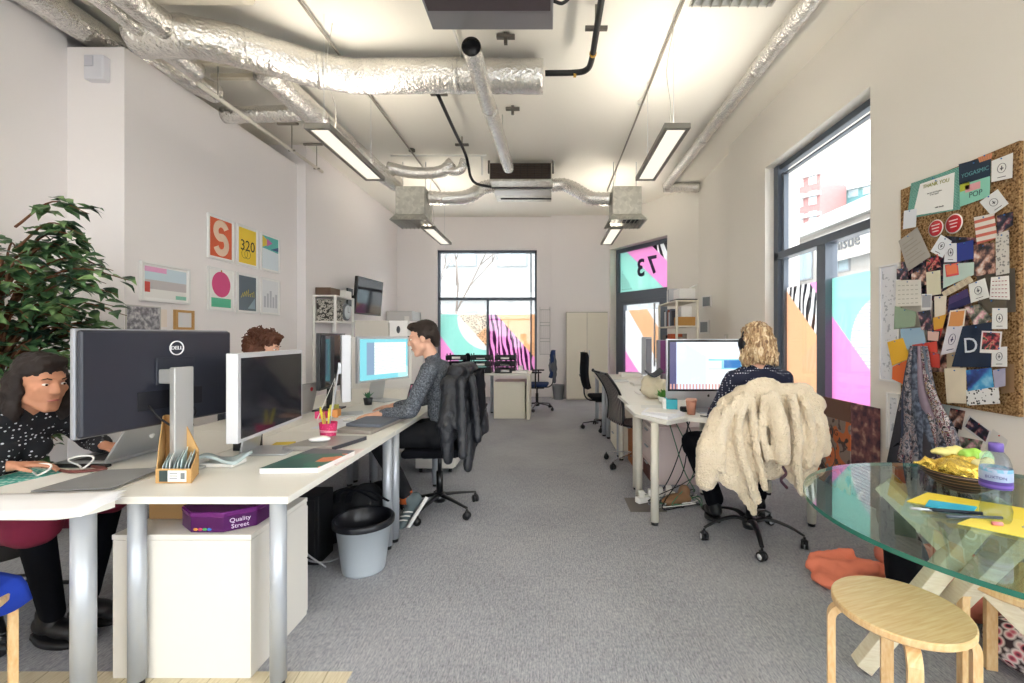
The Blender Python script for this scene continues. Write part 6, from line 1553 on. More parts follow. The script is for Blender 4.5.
# framed sheets left of the board
def framed(name, label, cat, P, n, depth, fm, mat_m, pic_m, rim=.012, mount=.03, group=None):
    """P corners tl,tr,br,bl in the room; n unit vector out of the wall"""
    c = sum(P, Vector())/4; o = thing(name, label, cat, c, 0, group); n = Vector(n)
    u = (P[1]-P[0]).normalized(); v = (P[0]-P[3]).normalized(); w_ = (P[1]-P[0]).length; h = (P[0]-P[3]).length
    def pt(a, b_, d): return P[3]+u*a+v*b_+n*d
    mb = MB()
    for a0, a1, b0, b1 in ((0, w_, 0, rim), (0, w_, h-rim, h), (0, rim, rim, h-rim), (w_-rim, w_, rim, h-rim)):
        mb.prism([pt(a0, b0, 0), pt(a1, b0, 0), pt(a1, b1, 0), pt(a0, b1, 0)], n*depth, .001)
    mb.build('frame', fm, o, True)
    MB().prism([pt(rim, rim, .001), pt(w_-rim, rim, .001), pt(w_-rim, h-rim, .001), pt(rim, h-rim, .001)], n*(depth*.5)).build('backing', mat_m, o, True)
    e = rim+mount
    if pic_m: MB().prism([pt(e, e, depth*.5), pt(w_-e, e, depth*.5), pt(w_-e, h-e, depth*.5), pt(e, h-e, depth*.5)], n*.002).build('picture', pic_m, o, True)
    return o, pt, w_, h
WF = plain('#e9e8e6', .45); MT = plain('#f1f0ee', .6)
def on_right(px, d=.002): return [wpt(a, b_, d) for a, b_ in px]
_s = Shader('line_drawings'); LD = _s.principled(_s.mix((_s.noise(34, 3) > .60), '#e2e4ea', '#b4b8c2'), .5)
framed('framed_picture', 'white framed sheet of line drawings between the window and the cork board', 'picture', [Vector((2.518, 3.41, 1.865)), Vector((2.518, 3.215, 1.865)), Vector((2.518, 3.215, 1.0)), Vector((2.518, 3.41, 1.0))], (-1, 0, 0), .02, WF, plain('#dfe2ea', .5), LD, .014, .012)
framed('framed_picture', 'narrow white framed print low on the wall left of the hanging lanyards', 'picture', [Vector((2.518, 3.34, .92)), Vector((2.518, 3.21, .92)), Vector((2.518, 3.21, .50)), Vector((2.518, 3.34, .50))], (-1, 0, 0), .02, WF, MT, LD, .012, .02)
# ------------------------------------------------------------------ left wall pictures
XL = -3.5
def on_left(px, d=.002):
    out = []
    for a, b_ in px: p = on_x(a, b_, XL); p.x += d; out.append(p)
    return out
fy = []
def lrect(x0, x1, zt, zb_):
    y0 = XL*FPX/(x0-VX); y1 = XL*FPX/(x1-VX)
    return [Vector((XL+.001, y0, zt)), Vector((XL+.001, y1, zt)), Vector((XL+.001, y1, zb_)), Vector((XL+.001, y0, zb_))]
cols = [(206.6, 232.4), (235.9, 256.5), (259.8, 278.5)]
zs = [(2.605, 2.145), (2.06, 1.605)]
_s = Shader('p_teal'); PT = plain('#3fa79a', .5)
info = [(0, 0, 'top left poster of the six: orange with a big cream S curve', '#e0663f'), (1, 0, 'top middle poster of the six: yellow with looping black 320 lines', '#f2cf3c'), (2, 0, 'top right poster of the six: teal, purple and yellow shapes over pale sky', '#5fb8b0'),
        (0, 1, 'bottom left poster of the six: pink disc above a green block', '#f3f1ee'), (1, 1, 'bottom middle poster of the six: blue-grey with yellow zigzag lines', '#66737d'), (2, 1, 'bottom right poster of the six: pale sketch of buildings', '#e6e7ea')]
for ci, ri, lab, col in info:
    P = lrect(cols[ci][0], cols[ci][1], *zs[ri])
    o, pt, w_, h = framed('framed_poster', lab, 'poster', P, (1, 0, 0), .022, WF, MT, plain(col, .55), .012, .018, 'six framed posters on the left wall')
    D = .0135; m1 = lambda c: plain(c, .55)
    if (ci, ri) == (0, 0):
        mb = MB(); cx, cz = w_*.5, h*.5; r0 = w_*.21
        pts = [(cx+r0*1.0*math.cos(a), cz+h*.17+r0*math.sin(a)) for a in [R(20)+R(250)*k/16 for k in range(17)]]
        pts2 = [(cx+r0*math.cos(a), cz-h*.14+r0*1.1*math.sin(a)) for a in [R(90)-R(250)*k/16 for k in range(17)]]
        mb.tube([pt(a, b_, D) for a, b_ in pts+pts2], w_*.10, 10, flat=(1, 1))
        # flatten against the picture
        for v in mb.bm.verts: v.co.x = XL+.001+D + (v.co.x-(XL+.001+D))*.03
        mb.build('curve_print', m1('#f0d2b8'), o, True)
    elif (ci, ri) == (1, 0):
        mb = MB(); mb.text('320', .17, pt(w_*.5, h*.5, D), (0, 1, 0), (0, 0, 1), .0008)
        for k in range(2): mb.tube([pt(w_*.35+.05*math.cos(a)+.05*k, h*.3+.05*math.sin(a), D) for a in [2*PI*j/16 for j in range(17)]], .0022, 5)
        mb.build('line_print', m1('#2f2b1a'), o, True)
    elif (ci, ri) == (2, 0):
        mb = MB().mat(m1('#dfe9ef')).prism([pt(.03, .03, D), pt(w_-.03, .03, D), pt(w_-.03, h*.55, D), pt(.03, h*.60, D)], (.0006, 0, 0))
        mb.mat(m1('#e4c84a')).prism([pt(.03, h*.62, D), pt(w_*.5, h*.75, D), pt(.03, h*.93, D)], (.0008, 0, 0))
        mb.mat(m1('#c46aa8')).prism([pt(w_*.3, h*.66, D), pt(w_*.6, h*.78, D), pt(w_*.3, h*.88, D)], (.001, 0, 0))
        mb.mat(m1('#3c5f8a')).prism([pt(w_*.5, h*.6, D), pt(w_-.03, h*.6, D), pt(w_-.03, h*.72, D)], (.0012, 0, 0)); mb.build('shape_print', None, o, True)
    elif (ci, ri) == (0, 1):
        mb = MB().mat(m1('#e0568c')).prism([pt(w_*.5+w_*.36*math.cos(a), h*.62+w_*.36*math.sin(a), D) for a in [2*PI*k/40 for k in range(40)]], (.0008, 0, 0))
        mb.mat(m1('#5fc09a')).prism([pt(.045, .04, D), pt(w_-.045, .04, D), pt(w_-.045, h*.30, D), pt(.045, h*.30, D)], (.0008, 0, 0))
        mb.mat(m1('#b9803c')).prism([pt(w_*.48, h*.90, D), pt(w_*.53, h*.90, D), pt(w_*.53, h*.955, D), pt(w_*.48, h*.955, D)], (.0008, 0, 0)); mb.build('disc_print', None, o, True)
    elif (ci, ri) == (1, 1):
        mb = MB()
        for k in range(7): mb.tube([pt(w_*(.18+.09*k), h*(.38+.02*k), D), pt(w_*(.26+.09*k), h*(.50+.035*(k % 4)), D), pt(w_*(.27+.09*k), h*.42, D)], .003, 5)
        mb.mat(m1('#d9c95a')); mb.mats = [m1('#d9c95a')]; mb.build('zigzag_print', None, o, True)
        MB().prism([pt(w_*.5, h*.12, D), pt(w_-.05, h*.12, D), pt(w_-.05, h*.4, D)], (.0006, 0, 0)).build('shape_print', m1('#8fa3b0'), o, True)
    else:
        mb = MB()
        for k in range(5): mb.prism([pt(w_*(.15+.15*k), h*.2, D), pt(w_*(.25+.15*k), h*.2, D), pt(w_*(.25+.15*k), h*(.5+.08*(k % 3)), D), pt(w_*(.15+.15*k), h*(.5+.08*(k % 3)), D)], (.0008, 0, 0))
        mb.build('sketch_print', m1('#bfc0c8'), o, True)
P = lrect(138.7, 187.5, 1.985, 1.64)
_s = Shader('landscape_print'); _x, _y, _z = _s.xyz(); _c = _s.mix((_z > .0), '#f1efec', '#cfe0ea'); _c = _s.mix((_z > .09)*(_y < .0), _c, '#e9a8cf'); _c = _s.mix((_z < .02)*(_z > -.06)*(_y > -.22), _c, '#c9c2c4'); _c = _s.mix((_z < .0)*(_z > -.09)*(_y < -.17), _c, '#d8554a'); _c = _s.mix((_z < -.10)*(_y > .1), _c, '#8fc9b4')
framed('framed_picture', 'landscape white framed print of pale colour bands above the large black monitor', 'picture', P, (1, 0, 0), .03, WF, MT, _s.principled(_c, .2), .018, .02)
P = lrect(173, 191.5, 1.585, 1.40)
framed('framed_picture', 'small light wood frame with a white page on the left wall', 'picture', P, (1, 0, 0), .03, CARD, plain('#e9e8e8', .5), None, .022, .02)
P = lrect(121.5+3.5, 160, 1.60, 1.36)
_s = Shader('photo_strip_grey'); framed('photo_board', 'grey strip of small photos on the wall behind the large black monitor', 'photo board', P, (1, 0, 0), .008, plain('#c9c5c0', .6), plain('#b8b6b6', .6), _s.principled(_s.ramp(_s.noise(30, 3), [(.4, '#77757c'), (.55, '#aaa8ae'), (.68, '#d5d3d3')]), .5), .006, .005)
tag(MB().box(XL+.001, XL+.003, 4.02, 4.12, 1.42, 1.58).build('wall_note', plain('#f0e4da', .6)), 'small pale note on the wall between the photo strip and wood frame', 'note')
# ------------------------------------------------------------------ lanyards and festival clutter hanging from the board
LCOL = [('grey-blue', '#5f6876'), ('mauve', '#8f7f8d'), ('charcoal', '#34343c'), ('silver grey', '#9b9ba0'), ('dark blue', '#39435c'), ('dusty brown', '#6f5f5a'), ('pale grey', '#bdbcbd'), ('black', '#1b1c22')]
o = thing('lanyard_bundle', 'thick bundle of patterned lanyards and scarves hanging from the board to the floor', 'lanyards', (2.45, 2.85, 1.25))
tag(o, group=None)
rr = random.Random(3)
_s = Shader('patterned_cloth'); CLO = _s.principled(_s.ramp(_s.noise(26, 4, dist=1.5), [(.36, '#23242c'), (.47, '#5c6070'), (.55, '#a9a3a6'), (.62, '#6f4a52'), (.72, '#d0cbc8')]), .85)
_s = Shader('grey_blue_cloth'); CLB = _s.principled(_s.ramp(_s.noise(40, 3), [(.4, '#343c4c'), (.6, '#6a7486')]), .85)
_s = Shader('patterned_scarf'); CLO2 = _s.principled(_s.ramp(_s.noise(48, 3, dist=1), [(.38, '#15161c'), (.48, '#d8d4d4'), (.53, '#7c2038'), (.6, '#2b3350'), (.68, '#c9b26a')]), .8)
top = wpt(931, 352, .05)
for k in range(26):
    t = k/25
    y0 = top.y+.06-.12*t; x0 = 2.44+.02*math.sin(k)
    yb = 3.18-.62*t + rr.uniform(-.03, .03); zb2 = .32+.25*rr.random()
    zm = .95+.1*rr.random()
    pts = [(x0, y0, 1.27), (x0-.02, y0*.75+yb*.25, zm), (2.44-.03*rr.random(), y0*.35+yb*.65, .72), (2.44-.05*rr.random(), yb, zb2)]
    m = [CLO, CLB, plain(LCOL[k % 8][1], .8, vary=40), CLO2, plain(LCOL[(k*3) % 8][1], .7, vary=50)][k % 5]
    MB().tube(smooth_path(pts, 8), [.010+(.012+.010*(k % 3))*min(1, i/14) for i in range(25)], 8, flat=(.45, 1.1), up=(1, 0, 0)).build('strand', m, o, True)
# black feathery tuft at its lower left
m = MB()
for k in range(45):
    b0 = Vector((2.44+rr.uniform(-.02, .02), 3.02+rr.uniform(-.12, .10), rr.uniform(.42, .66))); d = Vector((rr.uniform(-.3, .1), rr.uniform(.1, .8), rr.uniform(-.9, -.2))).normalized(); l = rr.uniform(.05, .10)
    m.tube([b0, b0+d*l*.5, b0+d*l], [.012, .009, .001], 5)
m.build('feather_tuft', BLACKF, o, True)
# ------------------------------------------------------------------ people
SKIN1 = plain('#d9a184', .55, spec=.35, vary=14); SKIN2 = plain('#c98e70', .55, spec=.35, vary=14); SKIN3 = plain('#e0ae94', .55, spec=.35, vary=14)
def rotz3(a): return Matrix.Rotation(a, 3, 'Z')
def head_prims(c, Rm, s=1.0):
    c = Vector(c)
    def P(x, y, z): return c + Rm @ Vector((x*s, y*s, z*s))
    L = [('e', P(0, -.012, .035), (.074*s, .092*s, .085*s), Rm), ('e', P(0, .025, -.02), (.064*s, .068*s, .075*s), Rm), ('e', P(0, .045, -.078), (.040*s, .038*s, .036*s), Rm),
         ('c', P(-.045, .01, -.055), P(-.012, .065, -.098), .026*s, .018*s), ('c', P(.045, .01, -.055), P(.012, .065, -.098), .026*s, .018*s),
         ('c', P(0, .088, .022), P(0, .104, -.018), .009*s, .013*s), ('e', P(.010, .098, -.022), (.008*s,)*3, Rm), ('e', P(-.010, .098, -.022), (.008*s,)*3, Rm),
         ('c', P(-.036, .076, .034), P(-.010, .086, .030), .010*s, .010*s), ('c', P(.036, .076, .034), P(.010, .086, .030), .010*s, .010*s),
         ('c', P(-.018, .083, -.054), P(.018, .083, -.054), .0075*s, .0075*s), ('c', P(-.014, .081, -.065), P(.014, .081, -.065), .008*s, .008*s),
         ('e', P(.040, .058, -.012), (.022*s, .020*s, .020*s), Rm), ('e', P(-.040, .058, -.012), (.022*s, .020*s, .020*s), Rm),
         ('e', P(.078, -.005, -.002), (.010*s, .020*s, .032*s), Rm), ('e', P(-.078, -.005, -.002), (.010*s, .020*s, .032*s), Rm)]
    return L
def eyes(o, c, Rm, s=1.0, brow='#4a3020'):
    c = Vector(c); 
    def P(x, y, z): return c + Rm @ Vector((x*s, y*s, z*s))
    mb = MB()
    for sx in (-1, 1):
        mb.mat(plain('#efe9e2', .2)).ell(P(sx*.030, .080, .012), (.0108*s, .0095*s, .0052*s), Rm, 12, 8)
        mb.mat(plain('#3a281c', .1)).ell(P(sx*.030, .0885, .012), (.0050*s, .003*s, .0046*s), Rm, 10, 6)
    mb.build('eyes', None, o)
    mb = MB()
    for sx in (-1, 1): mb.tube([P(sx*.016, .094, .034), P(sx*.032, .093, .040), P(sx*.046, .082, .034)], [.0022*s, .003*s, .0015*s], 6)
    mb.build('eyebrows', plain(brow, .8), o)
    mb = MB().tube([P(-.022, .085, -.0595), P(-.008, .0925, -.0575), P(.008, .0925, -.0575), P(.022, .085, -.0595)], [.0015*s, .004*s, .004*s, .0015*s], 8); mb.build('lips', plain('#b86a62', .45), o)
def hand_prims(w_, d, n, side, s=1.0, curl=.35, spread=.0):
    """w_ wrist, d towards the fingers, n back of the hand; side +1: thumb towards d x n"""
    w_ = Vector(w_); d = Vector(d).normalized(); n = Vector(n); n = (n-d*n.dot(d)).normalized(); t = d.cross(n)*side
    pr = [('e', w_+d*.045*s, (.040*s, .048*s, .014*s), Matrix((t*1.0, d, n)).transposed()), ('c', w_-d*.01*s, w_+d*.03*s, .022*s, .024*s, (.75, 1.15), n)]
    lens = [(.030, .070), (.012, .078), (-.010, .072), (-.031, .058)]
    for i, (off, l) in enumerate(lens):
        b0 = w_+d*(.078 if i not in (3,) else .070)*s + t*off*s
        dd = d
        r0 = .0088*s
        p = b0 - d*.02*s; segs = [.42, .32, .26]; ang = 0
        prev = p
        q = b0; pr.append(('c', prev, q, r0, r0)); cur = q
        for k, f in enumerate(segs):
            ang += curl*(.7+.3*k); dd = d*math.cos(ang) - n*math.sin(ang) + t*(off*spread)
            nx = cur+dd.normalized()*l*f*s*1.05; pr.append(('c', cur, nx, r0*(1-.08*k), r0*(.92-.1*k))); cur = nx
    b0 = w_+d*.022*s+t*.030*s
    m1 = b0+(d*.6+t*.75-n*.15).normalized()*.036*s; m2 = m1+(d*.85+t*.35-n*.3).normalized()*.032*s
    pr += [('c', w_+d*.01*s+t*.012*s, b0, .016*s, .014*s), ('c', b0, m1, .0125*s, .011*s), ('c', m1, m2, .0105*s, .009*s)]
    return pr
def limb(a, b_, r0, r1): return ('c', a, b_, r0, r1)

def torso_prims(pel, chest, neck, shL, shR, hipL, hipR, f=1.0, bust=0, back=Vector((0, -1, 0))):
    pel, chest, neck, shL, shR, hipL, hipR = map(Vector, (pel, chest, neck, shL, shR, hipL, hipR))
    mid = (pel+chest)/2; ax = (shR-shL).normalized(); up = (neck-pel).normalized(); fr = up.cross(ax); 
    if fr.dot(-back) < 0: fr = -fr
    Rm = Matrix((ax, fr, up)).transposed()
    L = [('e', pel, (.165*f, .115*f, .12*f), Rm), ('e', mid, (.135*f, .10*f, .15*f), Rm), ('e', chest, (.155*f, .11*f, .16*f), Rm),
         ('e', chest+up*.09, (.150*f, .095*f, .08*f), Rm), ('c', shL, shR, .055*f, .055*f), ('c', shL+up*.0, neck, .052*f, .05*f), ('c', shR, neck, .052*f, .05*f),
         ('c', pel, hipL, .10*f, .095*f), ('c', pel, hipR, .10*f, .095*f)]
    if bust:
        for sx in (-1, 1): L.append(('e', chest+fr*.075+ax*.065*sx+up*.01, (.06*bust, .055*bust, .06*bust), Rm))
    return L

# ---- the man at the left, in profile facing the desk (world coordinates)
DEN = plain('#15161b', .85, bump=160)
_s = Shader('heather_knit'); _a = _s.noise(220, 3); _b = _s.noise(90, 2)
KNIT = _s.principled(_s.ramp(_a*.6+_b*.4, [(.38, '#32353b'), (.5, '#595d64'), (.62, '#8b9097')]), .95, spec=.1, bump=_a, bstr=.6, bdist=.004)
o = thing('person', 'seated man in a grey heather jumper and dark jeans typing at the desk', 'person', (-.86, 3.45, 0))
hs = .515
pel = (-.80, 3.44, hs+.11); chest = (-.84, 3.44, hs+.43); neck = (-.88, 3.43, hs+.625); shL = (-.87, 3.25, hs+.57); shR = (-.86, 3.62, hs+.57)
hc = Vector((-.955, 3.42, hs+.80)); Rm = Matrix.Rotation(R(98), 3, 'Z') @ Matrix.Rotation(R(-12), 3, 'X')
hipL = (-.84, 3.35, hs+.09); hipR = (-.84, 3.55, hs+.09); knL = (-1.27, 3.30, hs+.07); knR = (-1.27, 3.60, hs+.06); anL = (-1.02, 3.21, .17); anR = (-1.28, 3.60, .12)
elL = (-.97, 3.15, hs+.30); elR = (-1.02, 3.72, hs+.30); wrL = (-1.235, 3.20, .775); wrR = (-1.26, 3.60, .775)
B = Vector((1, 0, 0))
body = torso_prims(pel, chest, neck, shL, shR, hipL, hipR, .93, back=B)
body += [('c', neck, hc+Rm@Vector((0, -.015, -.05)), .055, .052)] + head_prims(hc, Rm, 1.08)
body += [limb(shL, elL, .05, .04), limb(elL, wrL, .038, .025), limb(shR, elR, .05, .04), limb(elR, wrR, .038, .025)]
body += [limb(hipL, knL, .08, .055), limb(knL, anL, .05, .036), limb(hipR, knR, .08, .055), limb(knR, anR, .05, .036)]
body += hand_prims(wrL, (-1, .10, -.08), (0, 0, 1), 1, 1.05, .30) + hand_prims(wrR, (-1, -.15, -.08), (0, 0, 1), -1, 1.05, .30)
blob(body, .0065, 'body', SKIN3, o, world=True, smooth=5)
sw = torso_prims(pel, chest, neck, shL, shR, hipL, hipR, 1.05, back=B)[:7]
sw += [limb(shL, elL, .065, .055), limb(elL, Vector(wrL)+Vector((.045, 0, .005)), .055, .034), limb(shR, elR, .065, .055), limb(elR, Vector(wrR)+Vector((.045, 0, .005)), .055, .034), ('c', neck, Vector(neck)+Vector((-.008, 0, .025)), .062, .060)]
blob(sw, .010, 'jumper', KNIT, o, world=True, smooth=5, disp=(.09, .016))
tr = [('c', pel, hipL, .125, .11), ('c', pel, hipR, .125, .11), limb(hipL, knL, .100, .075), limb(knL, Vector(anL)+Vector((-.005, 0, .05)), .072, .052), limb(hipR, knR, .100, .075), limb(knR, Vector(anR)+Vector((0, 0, .04)), .072, .052)]
blob(tr, .012, 'jeans', DEN, o, world=True, smooth=5, disp=(.08, .014))
_s = Shader('trainer'); SHOE = _s.principled('#5b676a', .7, bump=_s.noise(120, 2), bstr=.4)
def shoe(o, an, d, up, m=SHOE, s=1.0, stripes=True, sole='#e9e9e6', nm='shoe'):
    an = Vector(an); d = Vector(d).normalized(); up = Vector(up); up = (up-d*up.dot(d)).normalized(); t = d.cross(up)
    Rm = Matrix((t, d, up)).transposed()
    def P(a, b_, c): return an + (t*a + d*b_ + up*c)*s
    sh = blob([('e', P(0, -.02, -.045), (.042*s, .055*s, .045*s), Rm), ('e', P(0, .06, -.055), (.046*s, .08*s, .036*s), Rm), ('e', P(0, .14, -.065), (.046*s, .06*s, .027*s), Rm), ('c', P(0, -.01, -.03), P(0, -.02, .01), .043*s, .042*s)], .007, nm, m, o, world=True, smooth=3)
    MB().grid(lambda u, v: P((.050*math.sin(PI*min(.97, max(.03, v))**.8)*(2*u-1)), -.075+.28*v, -.095), 6, 14, .022*s).build('sole', plain(sole, .5), sh, True)
    if stripes:
        for sx in (-1, 1):
            for k in range(3):
                MB().tube([P(sx*.040, .035+.028*k, -.080), P(sx*.047, .045+.028*k, -.055), P(sx*.036, .065+.028*k, -.030)], .0042*s, 6).build('stripe', WHITE, sh, True)
        MB().tube([P(-.02, .05, -.018), P(.02, .06, -.020), P(-.02, .075, -.026), P(.02, .088, -.031), P(-.02, .10, -.037)], .003*s, 6).build('laces', WHITE, sh, True)
    return sh
MB().tube([Vector(anL)+Vector((0, 0, .065)), Vector(anL)+Vector((0, 0, -.02))], .044, 14).build('sock', plain('#c8622c', .8), o, True)
shoe(o, anL, (-.45, -.25, -.75), (-.7, .0, .5), s=1.12)
shoe(o, anR, (-1, 0, -.05), (0, 0, 1), s=1.1)
eyes(o, (0, 0, 0), Matrix.Identity(3)) if False else None
def world_eyes(o, c, Rm, s, brow):
    n0 = len(o.children); eyes(o, Vector(c)-Vector(o.location), Rm, s, brow)
world_eyes(o, hc, Rm, 1.08, '#2e2118')
def PH(c, Rm, s): return lambda x, y, z: Vector(c)+Rm@Vector((x*s, y*s, z*s))
p = PH(hc, Rm, 1.08)
HAIRD = plain('#2c211b', .75, bump=120, bstr=.5, vary=60)
blob([('e', p(0, -.022, .062), (.084, .100, .078), Rm), ('e', p(0, .045, .098), (.066, .052, .032), Rm), ('e', p(0, -.075, .01), (.074, .045, .075), Rm), ('e', p(.062, -.02, .03), (.026, .05, .045), Rm), ('e', p(-.062, -.02, .03), (.026, .05, .045), Rm), ('e', p(0, -.08, -.045), (.052, .025, .035), Rm)],
     .007, 'hair', HAIRD, o, world=True, smooth=3, disp=(.012, .008))

# ---- the blonde woman at the right, seen from behind (faces +Y)
_s = Shader('white_dots_on_navy'); _v = _s.voronoi(62, .12) < .24
DOTN = _s.principled(_s.mix(_v, '#171b33', '#dfe2ee'), .85, bump=_s.noise(120, 2), bstr=.2)
o = thing('person', 'seated woman with blonde wavy hair and dotted navy top, seen from behind', 'person', (1.3, 2.95, 0))
hs = .52
pel = (1.32, 2.93, hs+.11); chest = (1.31, 2.94, hs+.40); neck = (1.305, 2.93, hs+.60); shL = (1.145, 2.93, hs+.54); shR = (1.475, 2.93, hs+.54)
hc = Vector((1.30, 2.95, hs+.765)); Rm = Matrix.Rotation(R(12), 3, 'Z') @ Matrix.Rotation(R(-10), 3, 'X')
hipL = (1.22, 2.97, hs+.09); hipR = (1.42, 2.97, hs+.09); knL = (.995, 3.28, hs+.04); knR = (1.48, 3.42, hs+.04); anL = (1.12, 3.20, .15); anR = (1.5, 3.35, .13)
elL = (1.06, 3.03, .80); elR = (1.56, 3.04, .80); wrL = (1.15, 3.24, .785); wrR = (1.5, 3.24, .785)
B = Vector((0, -1, 0))
body = torso_prims(pel, chest, neck, shL, shR, hipL, hipR, .90, 1, back=B)
body += [('c', neck, hc+Rm@Vector((0, -.015, -.05)), .047, .045)] + head_prims(hc, Rm, 1.0)
body += [limb(shL, elL, .043, .035), limb(elL, wrL, .034, .022), limb(shR, elR, .043, .035), limb(elR, wrR, .034, .022)]
body += [limb(hipL, knL, .085, .055), limb(knL, anL, .05, .033), limb(hipR, knR, .085, .055), limb(knR, anR, .05, .033)]
body += hand_prims(wrL, (.35, 1, -.1), (0, 0, 1), 1, .95, .3) + hand_prims(wrR, (-.1, 1, -.1), (0, 0, 1), -1, .95, .3)
blob(body, .0065, 'body', SKIN3, o, world=True, smooth=5)
sw = torso_prims(pel, chest, neck, shL, shR, hipL, hipR, 1.0, 1.05, back=B)[:7] + [limb(shL, elL, .058, .052), limb(elL, wrL, .050, .034), limb(shR, elR, .058, .052), limb(elR, wrR, .050, .034)]
blob(sw, .010, 'dotted_top', DOTN, o, world=True, smooth=5, disp=(.1, .014))
TRB = plain('#0e0f14', .95, spec=.1, bump=200)
tr = [('c', pel, hipL, .13, .115), ('c', pel, hipR, .13, .115), limb(hipL, knL, .110, .085), limb(knL, Vector(anL)+Vector((0, 0, .03)), .083, .065), limb(hipR, knR, .11, .08), limb(knR, Vector(anR)+Vector((0, 0, .03)), .08, .06)]
blob(tr, .012, 'trousers', TRB, o, world=True, smooth=5, disp=(.09, .02))
for a in (anL, anR): shoe(o, a, (0, 1, -.15), (0, 0, 1), m=BLACKP, stripes=False, sole='#17171a')
world_eyes(o, hc, Rm, 1.0, '#8a6a44')
p = PH(hc, Rm, 1.0)
_s = Shader('blonde_hair'); _w = _s.noise(45, 4, _s.mapped((1, 1, .25)), 1.0)
BLONDE = _s.principled(_s.ramp(_w, [(.36, '#7a5c42'), (.48, '#b08d66'), (.58, '#d6bc94'), (.7, '#efe1c4')]), .5, spec=.5, bump=_w, bstr=.8, bdist=.01)
hp = [('e', p(0, -.02, .065), (.088, .105, .078), Rm), ('e', p(0, -.065, -.005), (.095, .065, .085), Rm), ('e', p(0, -.07, -.075), (.105, .055, .07), Rm), ('e', p(.078, -.01, -.02), (.032, .062, .085), Rm), ('e', p(-.078, -.01, -.02), (.032, .062, .085), Rm), ('e', p(.085, .0, -.095), (.034, .05, .05), Rm), ('e', p(-.085, .0, -.095), (.034, .05, .05), Rm), ('e', p(0, .05, .098), (.062, .045, .03), Rm)]
blob(hp, .007, 'hair', BLONDE, o, world=True, smooth=3, disp=(.022, .03))
rr = random.Random(21)
ho = o.children[-1]; m = MB()
for k in range(70):
    a = rr.uniform(R(150), R(390)); x = .098*math.cos(a); y = -.02+.095*math.sin(a); z0 = rr.uniform(-.02, .10)
    sc = (1 - max(0, z0-.02)*4.0); pts = []
    for j in range(7):
        t = j/6; z = z0 - (z0+.135+.02*rr.random())*t; wv = .010*math.sin(t*9+k)
        e = sc+(1.02-sc)*min(1, t*1.6)
        pts.append(p(x*e*1.02+wv, y*e*1.02+.008*math.cos(t*8+k), z))
    m.tube(smooth_path(pts, 3), [.0065-.004*abs(i/18-.35) for i in range(19)], 6)
m.build('hair_locks', BLONDE, ho, True)
hb = thing('headphones', 'black over-ear headphones worn by the blonde woman', 'headphones', hc)
MB().tube([p(.098*math.cos(a), -.005, .015+.118*math.sin(a)) for a in [PI*k/20 for k in range(21)]], .006, 8, flat=(.5, 1.5)).build('headband', BLACKP, hb, True)
for sx in (-1, 1): MB().ell(p(sx*.105, -.005, .0), (.018, .036, .042), Rm).build('ear_cup', BLACKP, hb, True)

bpy.data.objects['person.001'].location.x += .055; hb.location.x += .055
# ---- the woman at the lower left, facing the laptop (+X)
_s = Shader('white_dashes_on_black'); _v = _s.voronoi(30, .55, _s.mapped((1.5, 1.5, 1.9))) < .22
DOTB = _s.principled(_s.mix(_v, '#14151c', '#d9dbe2'), .8)
o = thing('person', 'dark haired woman in a black blouse with white flecks at the lower left', 'person', (-2.5, 2.0, 0))
hs = .50
pel = (-2.56, 2.02, hs+.11); chest = (-2.48, 2.04, hs+.33); neck = (-2.40, 2.06, hs+.485); shR = (-2.44, 1.88, hs+.42); shL = (-2.40, 2.25, hs+.42)
hc = Vector((-2.335, 2.07, hs+.615)); Rm = Matrix.Rotation(R(-104), 3, 'Z') @ Matrix.Rotation(R(-8), 3, 'X')
hipL = (-2.50, 2.12, hs+.09); hipR = (-2.50, 1.92, hs+.09); knL = (-2.10, 2.15, hs+.07); knR = (-2.06, 1.80, hs+.08); anL = (-2.15, 2.1, .13); anR = (-2.15, 1.95, .13)
elR = (-2.44, 1.74, .80); elL = (-2.40, 2.37, .79); wrR = (-2.27, 1.90, .785); wrL = (-2.21, 2.24, .79)
B = Vector((-1, 0, 0))
body = torso_prims(pel, chest, neck, shL, shR, hipL, hipR, .92, 0, back=B)
body += [('c', neck, hc+Rm@Vector((0, -.015, -.05)), .048, .046)] + head_prims(hc, Rm, 1.05)
body += [limb(shL, elL, .045, .036), limb(elL, wrL, .035, .023), limb(shR, elR, .045, .036), limb(elR, wrR, .035, .023)]
body += [limb(hipL, knL, .085, .055), limb(knL, anL, .05, .033), limb(hipR, knR, .085, .055), limb(knR, anR, .05, .033)]
body += hand_prims(wrL, (1, -.35, -.06), (0, 0, 1), -1, .98, .22) + hand_prims(wrR, (.8, .6, -.05), (0, 0, 1), 1, .98, .3)
blob(body, .0065, 'body', SKIN2, o, world=True, smooth=5)
tp = torso_prims(pel, chest, neck, shL, shR, hipL, hipR, 1.04, 1.1, back=B)
sw = tp[:4] + [('c', shL, Vector(shL).lerp(Vector(neck), .8), .070, .060), ('c', shR, Vector(shR).lerp(Vector(neck), .8), .070, .060), ('c', shL, shR, .064, .064)] + tp[9:] + [limb(shL, elL, .062, .056), limb(elL, Vector(wrL)+Vector((-.03, .02, 0)), .054, .04), limb(shR, elR, .066, .06), limb(elR, Vector(wrR)+Vector((-.03, -.03, 0)), .056, .042)]
blob(sw, .010, 'blouse', DOTB, o, world=True, smooth=5, disp=(.1, .018))
sk = [('c', pel, hipL, .13, .115), ('c', pel, hipR, .13, .115), limb(hipL, knL, .115, .09), limb(hipR, knR, .115, .09), limb(Vector(hipL).lerp(Vector(hipR), .5), Vector(knL).lerp(Vector(knR), .5), .1, .085)]
